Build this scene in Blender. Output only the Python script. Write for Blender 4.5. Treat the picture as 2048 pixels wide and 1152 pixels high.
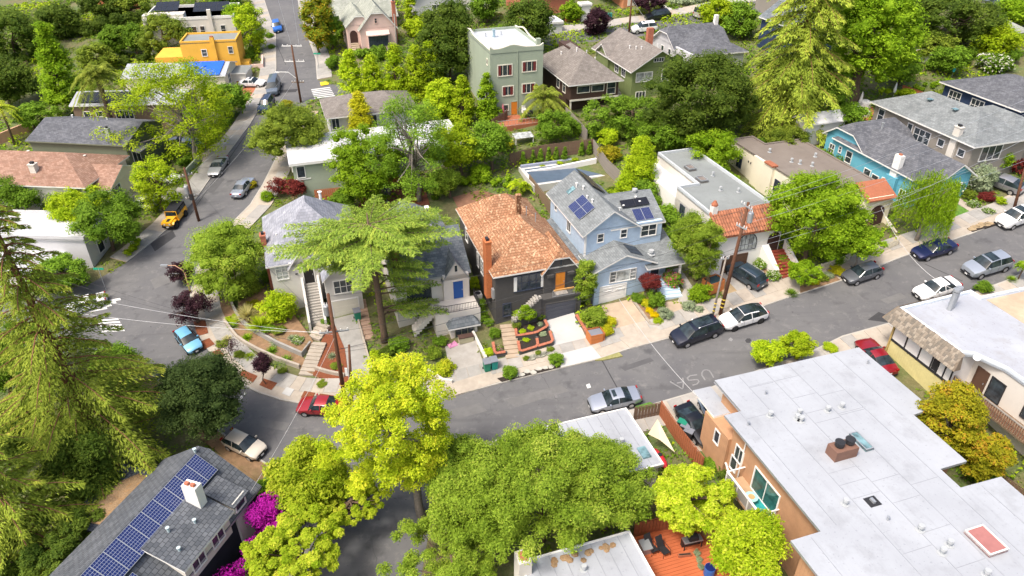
import bpy, math, random
import numpy as np
from mathutils import Vector, Matrix
S = bpy.context.scene
for o in list(bpy.data.objects): bpy.data.objects.remove(o)
COL = S.collection
R = math.radians
# ---------------------------------------------------------------- camera, sky, sun, exposure
FPX, PITCH, CH, SX, SY = 1447.0, R(32.8), 52.3, .083, .136      # hillside: z = SX*x + SY*y
cd = bpy.data.cameras.new('camera'); cam = bpy.data.objects.new('camera', cd); COL.objects.link(cam)
cam.location = (0, 0, CH); cam.rotation_euler = (math.pi/2 - PITCH, 0, 0)
cd.sensor_width = 36; cd.lens = FPX/2048*36; cd.clip_start = .5; cd.clip_end = 2000
S.camera = cam
S.render.resolution_x, S.render.resolution_y = 1024, 576
SUN_DIR = Vector((.55, .50, -1.25)).normalized()               # direction the light travels
SUN_EL = math.asin(-SUN_DIR.z)
W = bpy.data.worlds.new('World'); S.world = W; W.use_nodes = True
wn = W.node_tree.nodes; wl = W.node_tree.links
sky = wn.new('ShaderNodeTexSky'); sky.sky_type = 'NISHITA'; sky.sun_disc = False
sky.sun_elevation = SUN_EL; sky.sun_rotation = math.atan2(-SUN_DIR.x, -SUN_DIR.y)
sky.dust_density = 6.0; sky.air_density = 1.0; sky.ozone_density = .4
wl.new(sky.outputs[0], wn['Background'].inputs[0]); wn['Background'].inputs[1].default_value = .15
sl = bpy.data.lights.new('sun', 'SUN'); sun = bpy.data.objects.new('sun', sl); COL.objects.link(sun)
sl.energy = 1.7; sl.angle = R(10.0); sl.color = (1, .95, .87)
sun.rotation_euler = SUN_DIR.to_track_quat('-Z', 'Y').to_euler(); sun.location = (-40, -20, 120)
S.view_settings.view_transform = 'Standard'; S.view_settings.look = 'None'
S.view_settings.exposure = .78; S.view_settings.gamma = 1; S.view_settings.use_curve_mapping = False
S.render.engine = 'CYCLES'
try: S.cycles.max_bounces = 6
except Exception: pass
# ---------------------------------------------------------------- places
def ray(px, py):
    x = (px-1024)/FPX; y = (py-576)/FPX
    return Vector((x, math.cos(PITCH)-y*math.sin(PITCH), -math.sin(PITCH)-y*math.cos(PITCH)))
def T(x, y): return SX*x+SY*y
def G(px, py, h=0):                       # the point of the hillside seen at a photograph pixel
    d = ray(px, py); t = (CH-h)/(SX*d.x+SY*d.y-d.z)
    return Vector((t*d.x, t*d.y, CH+t*d.z))
def Zp(px, py, z):
    d = ray(px, py); t = (z-CH)/d.z
    return Vector((t*d.x, t*d.y, z))
def hgt(b, px, py):                       # height above b of what is seen at px,py straight over b
    d = ray(px, py); t = math.hypot(b.x, b.y)/math.hypot(d.x, d.y)
    return CH+t*d.z-b.z
A18 = R(18); CA, SA = math.cos(A18), math.sin(A18)
def UV(u, v, h=0):                        # street grid: u along the front street, v uphill
    x = u*CA-v*SA; y = u*SA+v*CA
    return Vector((x, y, T(x, y)+h))
def XY(u, v): return (u*CA-v*SA, u*SA+v*CA)
NRM = Vector((-SX, -SY, 1)).normalized()
# ---------------------------------------------------------------- materials
MATS = {}
def _new(name):
    m = bpy.data.materials.new(name); m.use_nodes = True
    n = m.node_tree.nodes; n.clear()
    out = n.new('ShaderNodeOutputMaterial'); b = n.new('ShaderNodeBsdfPrincipled')
    m.node_tree.links.new(b.outputs[0], out.inputs[0]); MATS[name] = m
    return m, n, m.node_tree.links, b
def c4(c, k=1): return (min(c[0]*k, 1), min(c[1]*k, 1), min(c[2]*k, 1), 1)
def mixn(n, l, fac, a, b, mode='MIX'):
    x = n.new('ShaderNodeMix'); x.data_type = 'RGBA'; x.blend_type = mode
    for i, v in ((0, fac), (6, a), (7, b)):
        if hasattr(v, 'links') or hasattr(v, 'is_linked'): l.new(v, x.inputs[i])
        else: x.inputs[i].default_value = v
    return x.outputs[2]
def noise(n, l, vec, scale, detail=4, rough=.55):
    t = n.new('ShaderNodeTexNoise'); t.inputs['Scale'].default_value = scale
    t.inputs['Detail'].default_value = detail; t.inputs['Roughness'].default_value = rough
    if vec is not None: l.new(vec, t.inputs['Vector'])
    return t.outputs['Fac']
def ramp(n, l, fac, lo, hi):
    m = n.new('ShaderNodeMapRange'); m.inputs[1].default_value = lo; m.inputs[2].default_value = hi
    l.new(fac, m.inputs[0]); return m.outputs[0]
def bumpn(n, l, b, h, s, d=.02):
    x = n.new('ShaderNodeBump'); x.inputs['Strength'].default_value = s; x.inputs['Distance'].default_value = d
    l.new(h, x.inputs['Height']); l.new(x.outputs[0], b.inputs['Normal'])
def M(name, c, rough=.8, var=.14, sc=2.0, metal=0, bump=.15, spec=.3, coat=0, stain=None, st=.35):
    if name in MATS: return MATS[name]
    m, n, l, b = _new(name)
    tc = n.new('ShaderNodeTexCoord').outputs['Object']
    f = noise(n, l, tc, sc, 6, .65)
    k = mixn(n, l, ramp(n, l, f, .3, .7), c4(c, 1-var), c4(c, 1+var))
    if stain is not None:
        g = noise(n, l, tc, sc*.23, 5, .6)
        k = mixn(n, l, ramp(n, l, g, .52, .52+st), k, c4(stain))
    g2 = noise(n, l, tc, .5, 7, .7); k = mixn(n, l, ramp(n, l, g2, .48, .9), k, c4(c, .72))
    l.new(k, b.inputs['Base Color'])
    b.inputs['Roughness'].default_value = rough; b.inputs['Metallic'].default_value = metal
    b.inputs['Specular IOR Level'].default_value = spec
    if coat: b.inputs['Coat Weight'].default_value = coat; b.inputs['Coat Roughness'].default_value = .06
    if bump: bumpn(n, l, b, noise(n, l, tc, 14, 3), bump)
    return m
def shingle(name, c1, c2, w=.34, h=.22, gap=.02, rough=.9, stain=.25, third=None):
    m, n, l, b = _new(name)
    tc = n.new('ShaderNodeTexCoord'); sp = n.new('ShaderNodeSeparateXYZ'); l.new(tc.outputs['Object'], sp.inputs[0])
    sn = n.new('ShaderNodeSeparateXYZ'); l.new(tc.outputs['Normal'], sn.inputs[0])
    def ma(op, a, bb=None):
        x = n.new('ShaderNodeMath'); x.operation = op; l.new(a, x.inputs[0])
        if bb is not None: l.new(bb, x.inputs[1])
        return x.outputs[0]
    g = ma('GREATER_THAN', ma('ABSOLUTE', sn.outputs[0]), ma('ABSOLUTE', sn.outputs[1]))
    ca = n.new('ShaderNodeCombineXYZ'); l.new(sp.outputs[0], ca.inputs[0]); l.new(sp.outputs[1], ca.inputs[1])
    cb = n.new('ShaderNodeCombineXYZ'); l.new(sp.outputs[1], cb.inputs[0]); l.new(sp.outputs[0], cb.inputs[1])
    mv = n.new('ShaderNodeMix'); mv.data_type = 'VECTOR'; l.new(g, mv.inputs[0]); l.new(ca.outputs[0], mv.inputs[4]); l.new(cb.outputs[0], mv.inputs[5])
    t = n.new('ShaderNodeTexBrick'); l.new(mv.outputs[1], t.inputs['Vector'])
    t.inputs['Scale'].default_value = 1; t.inputs['Brick Width'].default_value = w; t.inputs['Row Height'].default_value = h
    t.inputs['Mortar Size'].default_value = gap*.5; t.inputs['Mortar Smooth'].default_value = .3; t.inputs['Bias'].default_value = -.1
    t.inputs['Color1'].default_value = c4(c1); t.inputs['Color2'].default_value = c4(c2); t.inputs['Mortar'].default_value = c4(c1, .55)
    k = t.outputs['Color']
    if third is not None:
        k = mixn(n, l, ramp(n, l, noise(n, l, tc.outputs['Object'], 3.6, 2), .56, .66), k, c4(third))
    k = mixn(n, l, ramp(n, l, noise(n, l, tc.outputs['Object'], .45, 5), .35, .75), k, c4((.5, .5, .5)), 'MULTIPLY') if False else k
    f = noise(n, l, tc.outputs['Object'], .7, 6, .7)
    hs = n.new('ShaderNodeHueSaturation'); l.new(k, hs.inputs['Color'])
    v = n.new('ShaderNodeMapRange'); v.inputs[1].default_value = .3; v.inputs[2].default_value = .7; v.inputs[3].default_value = 1-stain; v.inputs[4].default_value = 1+stain*.6
    l.new(f, v.inputs[0]); l.new(v.outputs[0], hs.inputs['Value']); l.new(hs.outputs[0], b.inputs['Base Color'])
    b.inputs['Roughness'].default_value = rough; b.inputs['Specular IOR Level'].default_value = .2
    bumpn(n, l, b, t.outputs['Fac'], -.5, .02)
    return m
def roofmat(name, c, dark, pale):        # weathered roof membrane: ponding rings, streaks, speckle
    m, n, l, b = _new(name); tc = n.new('ShaderNodeTexCoord').outputs['Object']
    k = mixn(n, l, ramp(n, l, noise(n, l, tc, .22, 5, .6), .38, .66), c4(c), c4(pale))
    a = noise(n, l, tc, .55, 6, .68); s = n.new('ShaderNodeMapRange'); s.inputs[1].default_value = .52; s.inputs[2].default_value = .72; s.inputs[4].default_value = .42; l.new(a, s.inputs[0]); k = mixn(n, l, s.outputs[0], k, c4(dark))
    mp = n.new('ShaderNodeMapping'); mp.inputs['Scale'].default_value = (3.0, .22, 1); l.new(tc, mp.inputs[0]); g = n.new('ShaderNodeMapRange'); g.inputs[1].default_value = .56; g.inputs[2].default_value = .8; g.inputs[4].default_value = .28; l.new(noise(n, l, mp.outputs[0], 1, 5, .6), g.inputs[0]); k = mixn(n, l, g.outputs[0], k, c4(dark, .85))
    q = n.new('ShaderNodeMapRange'); q.inputs[1].default_value = .62; q.inputs[2].default_value = .7; q.inputs[4].default_value = .35; l.new(noise(n, l, tc, 5, 3), q.inputs[0]); k = mixn(n, l, q.outputs[0], k, c4(dark, .7))
    l.new(k, b.inputs['Base Color']); b.inputs['Roughness'].default_value = .75; b.inputs['Specular IOR Level'].default_value = .25; bumpn(n, l, b, a, .25, .05); return m
def siding(name, c, pitch=.2, vertical=False, var=.1):
    m, n, l, b = _new(name)
    tc = n.new('ShaderNodeTexCoord').outputs['Object']
    sp = n.new('ShaderNodeSeparateXYZ'); l.new(tc, sp.inputs[0])
    if vertical:
        a = n.new('ShaderNodeMath'); a.operation = 'ADD'; l.new(sp.outputs[0], a.inputs[0]); l.new(sp.outputs[1], a.inputs[1]); s0 = a.outputs[0]
    else: s0 = sp.outputs[2]
    a = n.new('ShaderNodeMath'); a.operation = 'DIVIDE'; a.inputs[1].default_value = pitch; l.new(s0, a.inputs[0])
    fr = n.new('ShaderNodeMath'); fr.operation = 'FRACT'; l.new(a.outputs[0], fr.inputs[0])
    f = noise(n, l, tc, 1.1, 6, .7)
    l.new(mixn(n, l, ramp(n, l, f, .3, .7), c4(c, 1-var), c4(c, 1+var)), b.inputs['Base Color'])
    b.inputs['Roughness'].default_value = .75; b.inputs['Specular IOR Level'].default_value = .25
    bumpn(n, l, b, fr.outputs[0], .6, .03)
    return m
def leafmat(name, c1, c2, c3=None, trans=.3):
    if name in MATS: return MATS[name]
    m, n, l, b = _new(name)
    at = n.new('ShaderNodeAttribute'); at.attribute_name = 'tint'
    cr = n.new('ShaderNodeValToRGB'); l.new(at.outputs['Fac'], cr.inputs[0])
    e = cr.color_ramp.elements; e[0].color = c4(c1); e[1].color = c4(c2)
    if c3 is not None: x = e.new(.82); x.color = c4(c2); e[-1].color = c4(c3)
    oi = n.new('ShaderNodeObjectInfo'); hs = n.new('ShaderNodeHueSaturation')
    mr = n.new('ShaderNodeMapRange'); l.new(oi.outputs['Random'], mr.inputs[0]); mr.inputs[3].default_value = .92; mr.inputs[4].default_value = 1.22
    hs.inputs['Saturation'].default_value = 1.03; l.new(mr.outputs[0], hs.inputs['Value']); l.new(cr.outputs[0], hs.inputs['Color'])
    l.new(hs.outputs[0], b.inputs['Base Color']); b.inputs['Roughness'].default_value = .6; b.inputs['Specular IOR Level'].default_value = .08
    tr = n.new('ShaderNodeBsdfTranslucent'); l.new(hs.outputs[0], tr.inputs[0])
    mx = n.new('ShaderNodeMixShader'); mx.inputs[0].default_value = trans
    l.new(b.outputs[0], mx.inputs[1]); l.new(tr.outputs[0], mx.inputs[2])
    out = [q for q in n if q.type == 'OUTPUT_MATERIAL'][0]; l.new(mx.outputs[0], out.inputs[0])
    return m
def glassmat(name, c, rough=.06):
    m, n, l, b = _new(name)
    tc = n.new('ShaderNodeTexCoord').outputs['Object']
    l.new(mixn(n, l, ramp(n, l, noise(n, l, tc, 1.6, 2), .35, .65), c4(c, .6), c4(c, 1.5)), b.inputs['Base Color'])
    b.inputs['Roughness'].default_value = rough; b.inputs['Specular IOR Level'].default_value = .6
    return m
def carpaint(name, c, metal=.25):
    if name in MATS: return MATS[name]
    m, n, l, b = _new(name); b.inputs['Base Color'].default_value = c4(c); b.inputs['Metallic'].default_value = metal
    b.inputs['Roughness'].default_value = .32; b.inputs['Coat Weight'].default_value = .8; b.inputs['Coat Roughness'].default_value = .04
    return m
def pvcells(name, c, ln, nx=6, ny=10):
    m, n, l, b = _new(name)
    tc = n.new('ShaderNodeTexCoord').outputs['Generated']
    t = n.new('ShaderNodeTexBrick'); l.new(tc, t.inputs['Vector']); t.offset = 0; t.inputs['Scale'].default_value = 1
    t.inputs['Brick Width'].default_value = 1/nx; t.inputs['Row Height'].default_value = 1/ny; t.inputs['Mortar Size'].default_value = .006; t.inputs['Mortar Smooth'].default_value = 0
    t.inputs['Color1'].default_value = c4(c); t.inputs['Color2'].default_value = c4(c, 1.25); t.inputs['Mortar'].default_value = c4(ln)
    l.new(t.outputs[0], b.inputs['Base Color']); b.inputs['Roughness'].default_value = .15; b.inputs['Specular IOR Level'].default_value = .4
    return m
WHITE = M('white_paint', (.78, .77, .74), .6, .05); GLASS = glassmat('window_glass', (.035, .045, .055))
GLASSL = glassmat('curtained_glass', (.38, .40, .40), .15); CARGLASS = glassmat('car_glass', (.02, .03, .035), .04)
BLACK = M('black_rubber', (.015, .015, .016), .7, .2); CHROME = M('bright_metal', (.6, .61, .62), .3, .06, metal=.85, bump=0)
GREYM = M('galvanised_metal', (.42, .44, .46), .45, .12, metal=.5); DARKM = M('dark_metal', (.03, .03, .033), .5, .2)
CREAM = M('cream_paint', (.70, .66, .56), .7, .06)
WOOD = M('weathered_wood', (.20, .14, .09), .85, .3, 3); REDWOOD = M('redwood_boards', (.33, .11, .05), .75, .25, 3)
POLE = M('pole_wood', (.13, .06, .035), .85, .25, 4); GREYWOOD = M('grey_wood', (.26, .23, .20), .9, .2, 3)
BRICK = M('red_brick', (.42, .15, .09), .85, .25, 6); TERRA = M('terracotta', (.36, .13, .07), .8, .2, 4)
CONC = M('pale_concrete', (.36, .34, .31), .9, .13, 1.2, stain=(.34, .31, .27)); CONCW = M('new_concrete', (.47, .465, .45), .9, .06, 1.0)
CONCT = M('tan_concrete', (.42, .33, .24), .9, .12, 1.2, stain=(.40, .32, .24)); KERB = M('kerb_concrete', (.40, .38, .34), .9, .15, 2)
MULCH = M('dark_mulch', (.035, .027, .022), .95, .4, 9, bump=.8); REDMULCH = M('red_mulch', (.20, .065, .03), .95, .35, 9, bump=.8)
DIRT = M('garden_dirt', (.24, .15, .085), .95, .3, 2, bump=.6, stain=(.15, .13, .05)); GRASS = M('lawn_grass', (.09, .20, .03), .95, .35, 5, bump=.8, stain=(.22, .24, .05))
BARK = M('brown_bark', (.14, .095, .065), .9, .3, 5, bump=.6); BARKG = M('grey_bark', (.24, .21, .18), .9, .25, 5, bump=.5); BARKR = M('redwood_bark', (.22, .10, .055), .9, .3, 5, bump=.6)
# ---------------------------------------------------------------- meshes
def tag(o, label=None, cat=None, group=None, kind=None):
    for k, v in (('label', label), ('category', cat), ('group', group), ('kind', kind)):
        if v: o[k] = v
    return o
def put(name, me, parent=None, loc=None, rot=None, sca=None):
    o = bpy.data.objects.new(name, me); COL.objects.link(o)
    if parent is not None: o.parent = parent
    if loc is not None: o.location = loc
    if rot is not None: o.rotation_euler = rot
    if sca is not None: o.scale = sca
    return o
def thing(name, label, cat, loc=(0, 0, 0), rz=0, group=None):
    return tag(put(name, None, None, loc, (0, 0, rz)), label, cat, group)
class MB:
    def __init__(s): s.v = []; s.f = []; s.m = []
    def add(s, vs, fs, m=0):
        k = len(s.v); s.v += [tuple(p) for p in vs]; s.f += [tuple(i+k for i in q) for q in fs]
        s.m += m if isinstance(m, list) else [m]*len(fs); return s
    def box(s, x0, x1, y0, y1, z0, z1, m=0):
        return s.add([(x0, y0, z0), (x1, y0, z0), (x1, y1, z0), (x0, y1, z0), (x0, y0, z1), (x1, y0, z1), (x1, y1, z1), (x0, y1, z1)],
                     [(3, 2, 1, 0), (4, 5, 6, 7), (0, 1, 5, 4), (1, 2, 6, 5), (2, 3, 7, 6), (3, 0, 4, 7)], m)
    def obox(s, o, ex, ey, ez, m=0):        # corner o and three edge vectors
        o = Vector(o); ex = Vector(ex); ey = Vector(ey); ez = Vector(ez)
        p = [o, o+ex, o+ex+ey, o+ey]; return s.add(p+[q+ez for q in p], [(3, 2, 1, 0), (4, 5, 6, 7), (0, 1, 5, 4), (1, 2, 6, 5), (2, 3, 7, 6), (3, 0, 4, 7)], m)
    def slab(s, top, th, mt=0, ms=0):       # polygon of 3D points pushed down by th
        n = len(top); top = [Vector(p) for p in top]
        a = sum(top[i].x*top[(i+1) % n].y-top[(i+1) % n].x*top[i].y for i in range(n))
        if a < 0: top = top[::-1]
        return s.add(top+[p-Vector((0, 0, th)) for p in top], [tuple(range(n)), tuple(range(2*n-1, n-1, -1))]+[(i, n+i, n+(i+1) % n, (i+1) % n) for i in range(n)], [mt, ms]+[ms]*n)
    def prism(s, pts, z0, z1, m=0, ms=None): return s.slab([(p[0], p[1], z1) for p in pts], z1-z0, m, m if ms is None else ms)
    def tube(s, pts, r, n=6, m=0, cap=True):
        pts = [Vector(p) for p in pts]; rs = r if isinstance(r, (list, tuple)) else [r]*len(pts)
        vs = []; fs = []
        for i, p in enumerate(pts):
            d = (pts[min(i+1, len(pts)-1)]-pts[max(i-1, 0)]).normalized()
            a = d.orthogonal().normalized() if abs(d.z) > .95 else Vector((-d.y, d.x, 0)).normalized()
            if abs(d.z) > .95: a = (Vector((1, 0, 0))-d*d.x).normalized()
            b = d.cross(a)
            vs += [p+rs[i]*(a*math.cos(2*math.pi*k/n)+b*math.sin(2*math.pi*k/n)) for k in range(n)]
        for i in range(len(pts)-1):
            fs += [(i*n+k, i*n+(k+1) % n, (i+1)*n+(k+1) % n, (i+1)*n+k) for k in range(n)]
        if cap: fs += [tuple(range(n-1, -1, -1)), tuple(range((len(pts)-1)*n, len(pts)*n))]
        return s.add(vs, fs, m)
    def cyl(s, x, y, z0, z1, r, n=12, m=0, r1=None): return s.tube([(x, y, z0), (x, y, z1)], [r, r if r1 is None else r1], n, m)
    def mesh(s, name, mats, smooth=False):
        me = bpy.data.meshes.new(name); me.from_pydata(s.v, [], s.f)
        for m in (mats if isinstance(mats, (list, tuple)) else [mats]): me.materials.append(m)
        if any(s.m): me.polygons.foreach_set('material_index', s.m)
        if smooth: me.polygons.foreach_set('use_smooth', [True]*len(s.f))
        me.update(); return me
    def build(s, name, mats, parent=None, loc=None, rot=None, smooth=False): return put(name, s.mesh(name, mats, smooth), parent, loc, rot)
CACHE = {}
def cached(key, fn):
    if key not in CACHE: CACHE[key] = fn()
    return CACHE[key]
# ---------------------------------------------------------------- vegetation
L_GREEN = leafmat('leaf_green', (.075, .150, .014), (.23, .37, .04)); L_DARK = leafmat('leaf_dark_green', (.045, .085, .012), (.145, .205, .03))
L_OAK = leafmat('leaf_oak', (.115, .190, .018), (.29, .40, .05), (.36, .42, .07)); L_BRIGHT = leafmat('leaf_bright', (.115, .22, .012), (.315, .46, .035))
L_YELLOW = leafmat('leaf_yellow_green', (.27, .38, .02), (.62, .68, .055), (.76, .68, .07), .38); L_GOLD = leafmat('leaf_gold', (.36, .38, .02), (.66, .62, .05), None, .42)
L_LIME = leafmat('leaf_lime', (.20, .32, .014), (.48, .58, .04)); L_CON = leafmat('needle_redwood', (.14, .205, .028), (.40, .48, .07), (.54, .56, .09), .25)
L_CEDAR = leafmat('needle_cedar', (.11, .20, .034), (.34, .45, .075), (.50, .56, .10), .25); L_CONDK = leafmat('needle_dark', (.04, .09, .02), (.12, .18, .04))
L_PALM = leafmat('palm_frond', (.15, .21, .025), (.38, .43, .08)); L_PURPLE = leafmat('leaf_purple', (.028, .012, .02), (.085, .04, .05))
L_MAPLE = leafmat('leaf_red_maple', (.087, .017, .017), (.246, .051, .043)); L_OLIVE = leafmat('leaf_olive', (.10, .155, .02), (.27, .335, .045))
L_RUST = leafmat('leaf_rust', (.15, .17, .012), (.40, .36, .03), (.46, .27, .04)); L_MAG = leafmat('flower_magenta', (.30, .012, .22), (.62, .05, .50))
L_PINK = leafmat('flower_pink', (.42, .03, .12), (.72, .10, .28)); L_WHITEF = leafmat('flower_white', (.65, .62, .5), (.85, .83, .75)); L_SAGE = leafmat('leaf_sage', (.189, .246, .145), (.392, .450, .275))
L_YFLOW = leafmat('flower_yellow', (.45, .33, .01), (.75, .58, .03)); L_ORANGE = leafmat('leaf_orange', (.319, .145, .014), (.652, .290, .029)); L_SPRING = leafmat('leaf_spring', (.22, .33, .02), (.50, .58, .055), (.60, .60, .08), .42); L_VDARK = leafmat('leaf_holly', (.028, .052, .014), (.085, .125, .034)); L_STRAW = leafmat('grass_straw', (.377, .348, .131), (.667, .623, .290)); L_TIP = leafmat('leaf_fresh_tip', (.30, .42, .03), (.62, .64, .08)); L_BROWN = leafmat('leaf_brown', (.174, .102, .058), (.377, .246, .145))
def unit(rng, n):
    d = rng.normal(size=(n, 3)); return d/np.linalg.norm(d, axis=1)[:, None]
def lumps(centers, radii, rng, squash=.8):       # closed lumpy cores that keep a crown from being see-through
    vs = []; qs = []; nu, nv = 6, 4; k = 0
    for c, r in zip(centers, radii):
        a = np.linspace(0, 2*np.pi, nu, endpoint=False); t = np.linspace(.12, np.pi-.12, nv)
        A, B = np.meshgrid(a, t); rr = r*(.85+.3*rng.random(A.shape))
        p = np.stack([rr*np.sin(B)*np.cos(A), rr*np.sin(B)*np.sin(A), rr*np.cos(B)*squash], -1)+c
        vs.append(p.reshape(-1, 3))
        i, j = np.meshgrid(np.arange(nv-1), np.arange(nu), indexing='ij')
        q = np.stack([i*nu+j, (i+1)*nu+j, (i+1)*nu+(j+1) % nu, i*nu+(j+1) % nu], -1).reshape(-1, 4)+k
        qs.append(q); k += nu*nv
    return np.concatenate(vs), np.concatenate(qs)
def leafmesh(name, Cn, Nr, size, tint, mats, rng, aspect=.6, core=None, tang=None, midx=None):
    n = len(Cn); size = np.broadcast_to(np.asarray(size, float), (n,))[:, None]
    Nr = Nr/np.maximum(np.linalg.norm(Nr, axis=1), 1e-6)[:, None]
    t = np.cross(Nr, unit(rng, n)) if tang is None else tang
    t = t/np.maximum(np.linalg.norm(t, axis=1), 1e-6)[:, None]; b = np.cross(Nr, t)
    V = np.empty((n, 3, 3)); V[:, 0] = Cn-t*size*.45+b*size*aspect*.5; V[:, 1] = Cn+t*size*.55-Nr*size*.12; V[:, 2] = Cn-t*size*.45-b*size*aspect*.5
    V = V.reshape(-1, 3); LI = np.arange(n*3); LS = np.arange(0, n*3, 3); tint = np.clip(tint, 0, 1)
    if core is not None:
        cv, cq = core; LS = np.concatenate([LS, len(LI)+np.arange(0, cq.size, 4)]); LI = np.concatenate([LI, (cq+len(V)).ravel()]); V = np.concatenate([V, cv]); tint = np.concatenate([tint, np.clip(rng.normal(.35, .18, len(cq)), 0, 1)])
        if midx is not None: midx = np.concatenate([midx, np.zeros(len(cq), int)])
    me = bpy.data.meshes.new(name); me.vertices.add(len(V)); me.vertices.foreach_set('co', V.astype(np.float32).ravel())
    me.loops.add(len(LI)); me.loops.foreach_set('vertex_index', LI.astype(np.int32))
    me.polygons.add(len(LS)); me.polygons.foreach_set('loop_start', LS.astype(np.int32))
    me.update(calc_edges=True)
    a = me.attributes.new('tint', 'FLOAT', 'FACE'); a.data.foreach_set('value', tint.astype(np.float32))
    for q in (mats if isinstance(mats, list) else [mats]): me.materials.append(q)
    if midx is not None: me.polygons.foreach_set('material_index', midx.astype(np.int32))
    me.validate(); return me
def crown(name, rng, n, rx, rz, nc, leaf, mats, rcf=.36, up=.15, gap=.0, core=True, squash=.8, lean=None, shape='round', tipmat=0, ry=None):
    ry = rx if ry is None else ry; nc = int(nc*1.7); rcf *= .80; n = int(n*1.55); leaf *= .84
    d = unit(rng, nc); d[:, 2] += up; d /= np.linalg.norm(d, axis=1)[:, None]
    f = rng.uniform(.5, .92, nc)
    if shape == 'cone':                    # pointed: radius shrinks with height
        z = rng.uniform(-.9, .95, nc); a = rng.uniform(0, 2*np.pi, nc); rr = (1-(z+.9)/2)**.8*.82*rng.uniform(.6, 1, nc)
        d = np.stack([rr*np.cos(a), rr*np.sin(a), z], -1); f = np.ones(nc)
    R3 = np.array([rx, ry, rz]); rc = min(rx, rz)*rcf*rng.uniform(.7, 1.3, nc)
    if shape == 'cone': rc = rc*(1.15-.5*(d[:, 2]+1)/2)
    c = d*f[:, None]*(R3-np.minimum(rc.mean(), R3*.6)*.55)
    if shape != 'cone':
        lob = unit(rng, 6); am = rng.uniform(-.24, .38, 6); w = 1+(np.clip(d/np.linalg.norm(d, axis=1)[:, None] @ lob.T-.35, 0, 1)*am*1.6).sum(1); c = c*w[:, None]
    k = np.repeat(np.arange(nc), np.maximum((n*rc**2/np.sum(rc**2)).astype(int), 1)); m = len(k)
    e = unit(rng, m); e[:, 2] = np.where(rng.random(m) < .6, np.abs(e[:, 2]), e[:, 2])
    rad = rc[k]*(.42+.78*rng.random(m)**.7); p = c[k]+e*rad[:, None]*np.array([1, 1, squash])
    nr = e*.5+np.array([0, 0, .85])+rng.normal(size=(m, 3))*.38
    ct = rng.normal(.5, .19, nc); tint = ct[k]+rng.normal(0, .2, m)
    keep = (np.linalg.norm(p/R3, axis=1) > .38) if core else np.ones(m, bool)
    if gap: keep &= rng.random(m) > gap
    p, nr, tint = p[keep], nr[keep], tint[keep]
    co = lumps(c, rc*.55, rng, squash) if core else None
    if lean is not None: p = p+np.outer((p[:, 2]+rz)/(2*rz), lean)
    mi = None
    if tipmat: mi = (rng.random(len(p)) < tipmat).astype(int)
    return leafmesh(name, p, nr, leaf*rng.uniform(.7, 1.3, len(p)), tint, mats, rng, core=co, midx=mi), c
def limbs(base, top, r, targets, rng, bark, parent, wob=.06, r1=.45):
    mb = MB(); base = Vector(base); top = Vector(top); L = (top-base).length
    pts = [base.lerp(top, t)+Vector((rng.normal()*wob*L*t*(1-t)*2, rng.normal()*wob*L*t*(1-t)*2, 0)) for t in (0, .12, .35, .6, .8, 1)]
    mb.tube(pts, [r*1.5, r*1.05, r*.92, r*.8, r*.65, r*r1], 8)
    for q in targets:
        q = Vector(q); a = base.lerp(top, .45+.5*rng.random())
        mid = a.lerp(q, .5)+Vector((rng.normal(), rng.normal(), rng.normal()-.3))*.07*(q-a).length
        mb.tube([a, mid, q], [r*.45, r*.3, r*.1], 5)
    return mb.build('trunk', bark, parent, smooth=True)
SEED = [7]
ORD = ('leftmost', 'second from left', 'third from left', 'fourth from left', 'fifth from left', 'sixth from left', 'seventh from left', 'eighth from left', 'ninth from left', 'tenth from left')
def pxm(b): return FPX/((b.y*math.cos(PITCH))-(b.z-CH)*math.sin(PITCH))
def spot(bpx, cpx, rpx):                   # base on the hillside, crown centre height and radii in metres
    b = G(*bpx); zc = hgt(b, b.x and cpx[0], cpx[1]) if False else None
    d = ray(cpx[0], cpx[1]); t = (b.y)/d.y; c = Vector((t*d.x, b.y, CH+t*d.z))
    s = pxm(c); rx = rpx[0]/s; de = math.atan2(CH-c.z, c.y)
    q = (rpx[1]/s)**2-(rx*math.sin(de))**2
    rz = max(math.sqrt(max(q, 0))/math.cos(de), .45*rx)
    return b, c-b, rx, rz
def tree(name, label, bpx, cpx, rpx, mat, n=9000, leaf=.3, nc=46, bark=BARK, trunk=.22, core=True, group=None, **kw):
    SEED[0] += 1; rng = np.random.default_rng(SEED[0])
    b, off, rx, rz = spot(bpx, cpx, rpx)
    rx *= 1.10; rz *= 1.08; off.z = max(off.z, rz*.55)
    t = thing(name, label, 'tree' if 'tree' in name or 'palm' in name or 'redwood' in name else name.split('_')[-1], b, 0, group)
    me, c = crown('crown', rng, n, rx, rz, nc, leaf, mat, core=core, **kw)
    put('crown', me, t, off)
    tg = [Vector(c[i])*.9+off for i in rng.choice(len(c), min(9 if core else 26, len(c)), replace=False)]
    limbs((0, 0, -.3), (off.x*.9, off.y*.9, off.z+.2*rz), trunk, tg, rng, bark, t)
    return t
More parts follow.
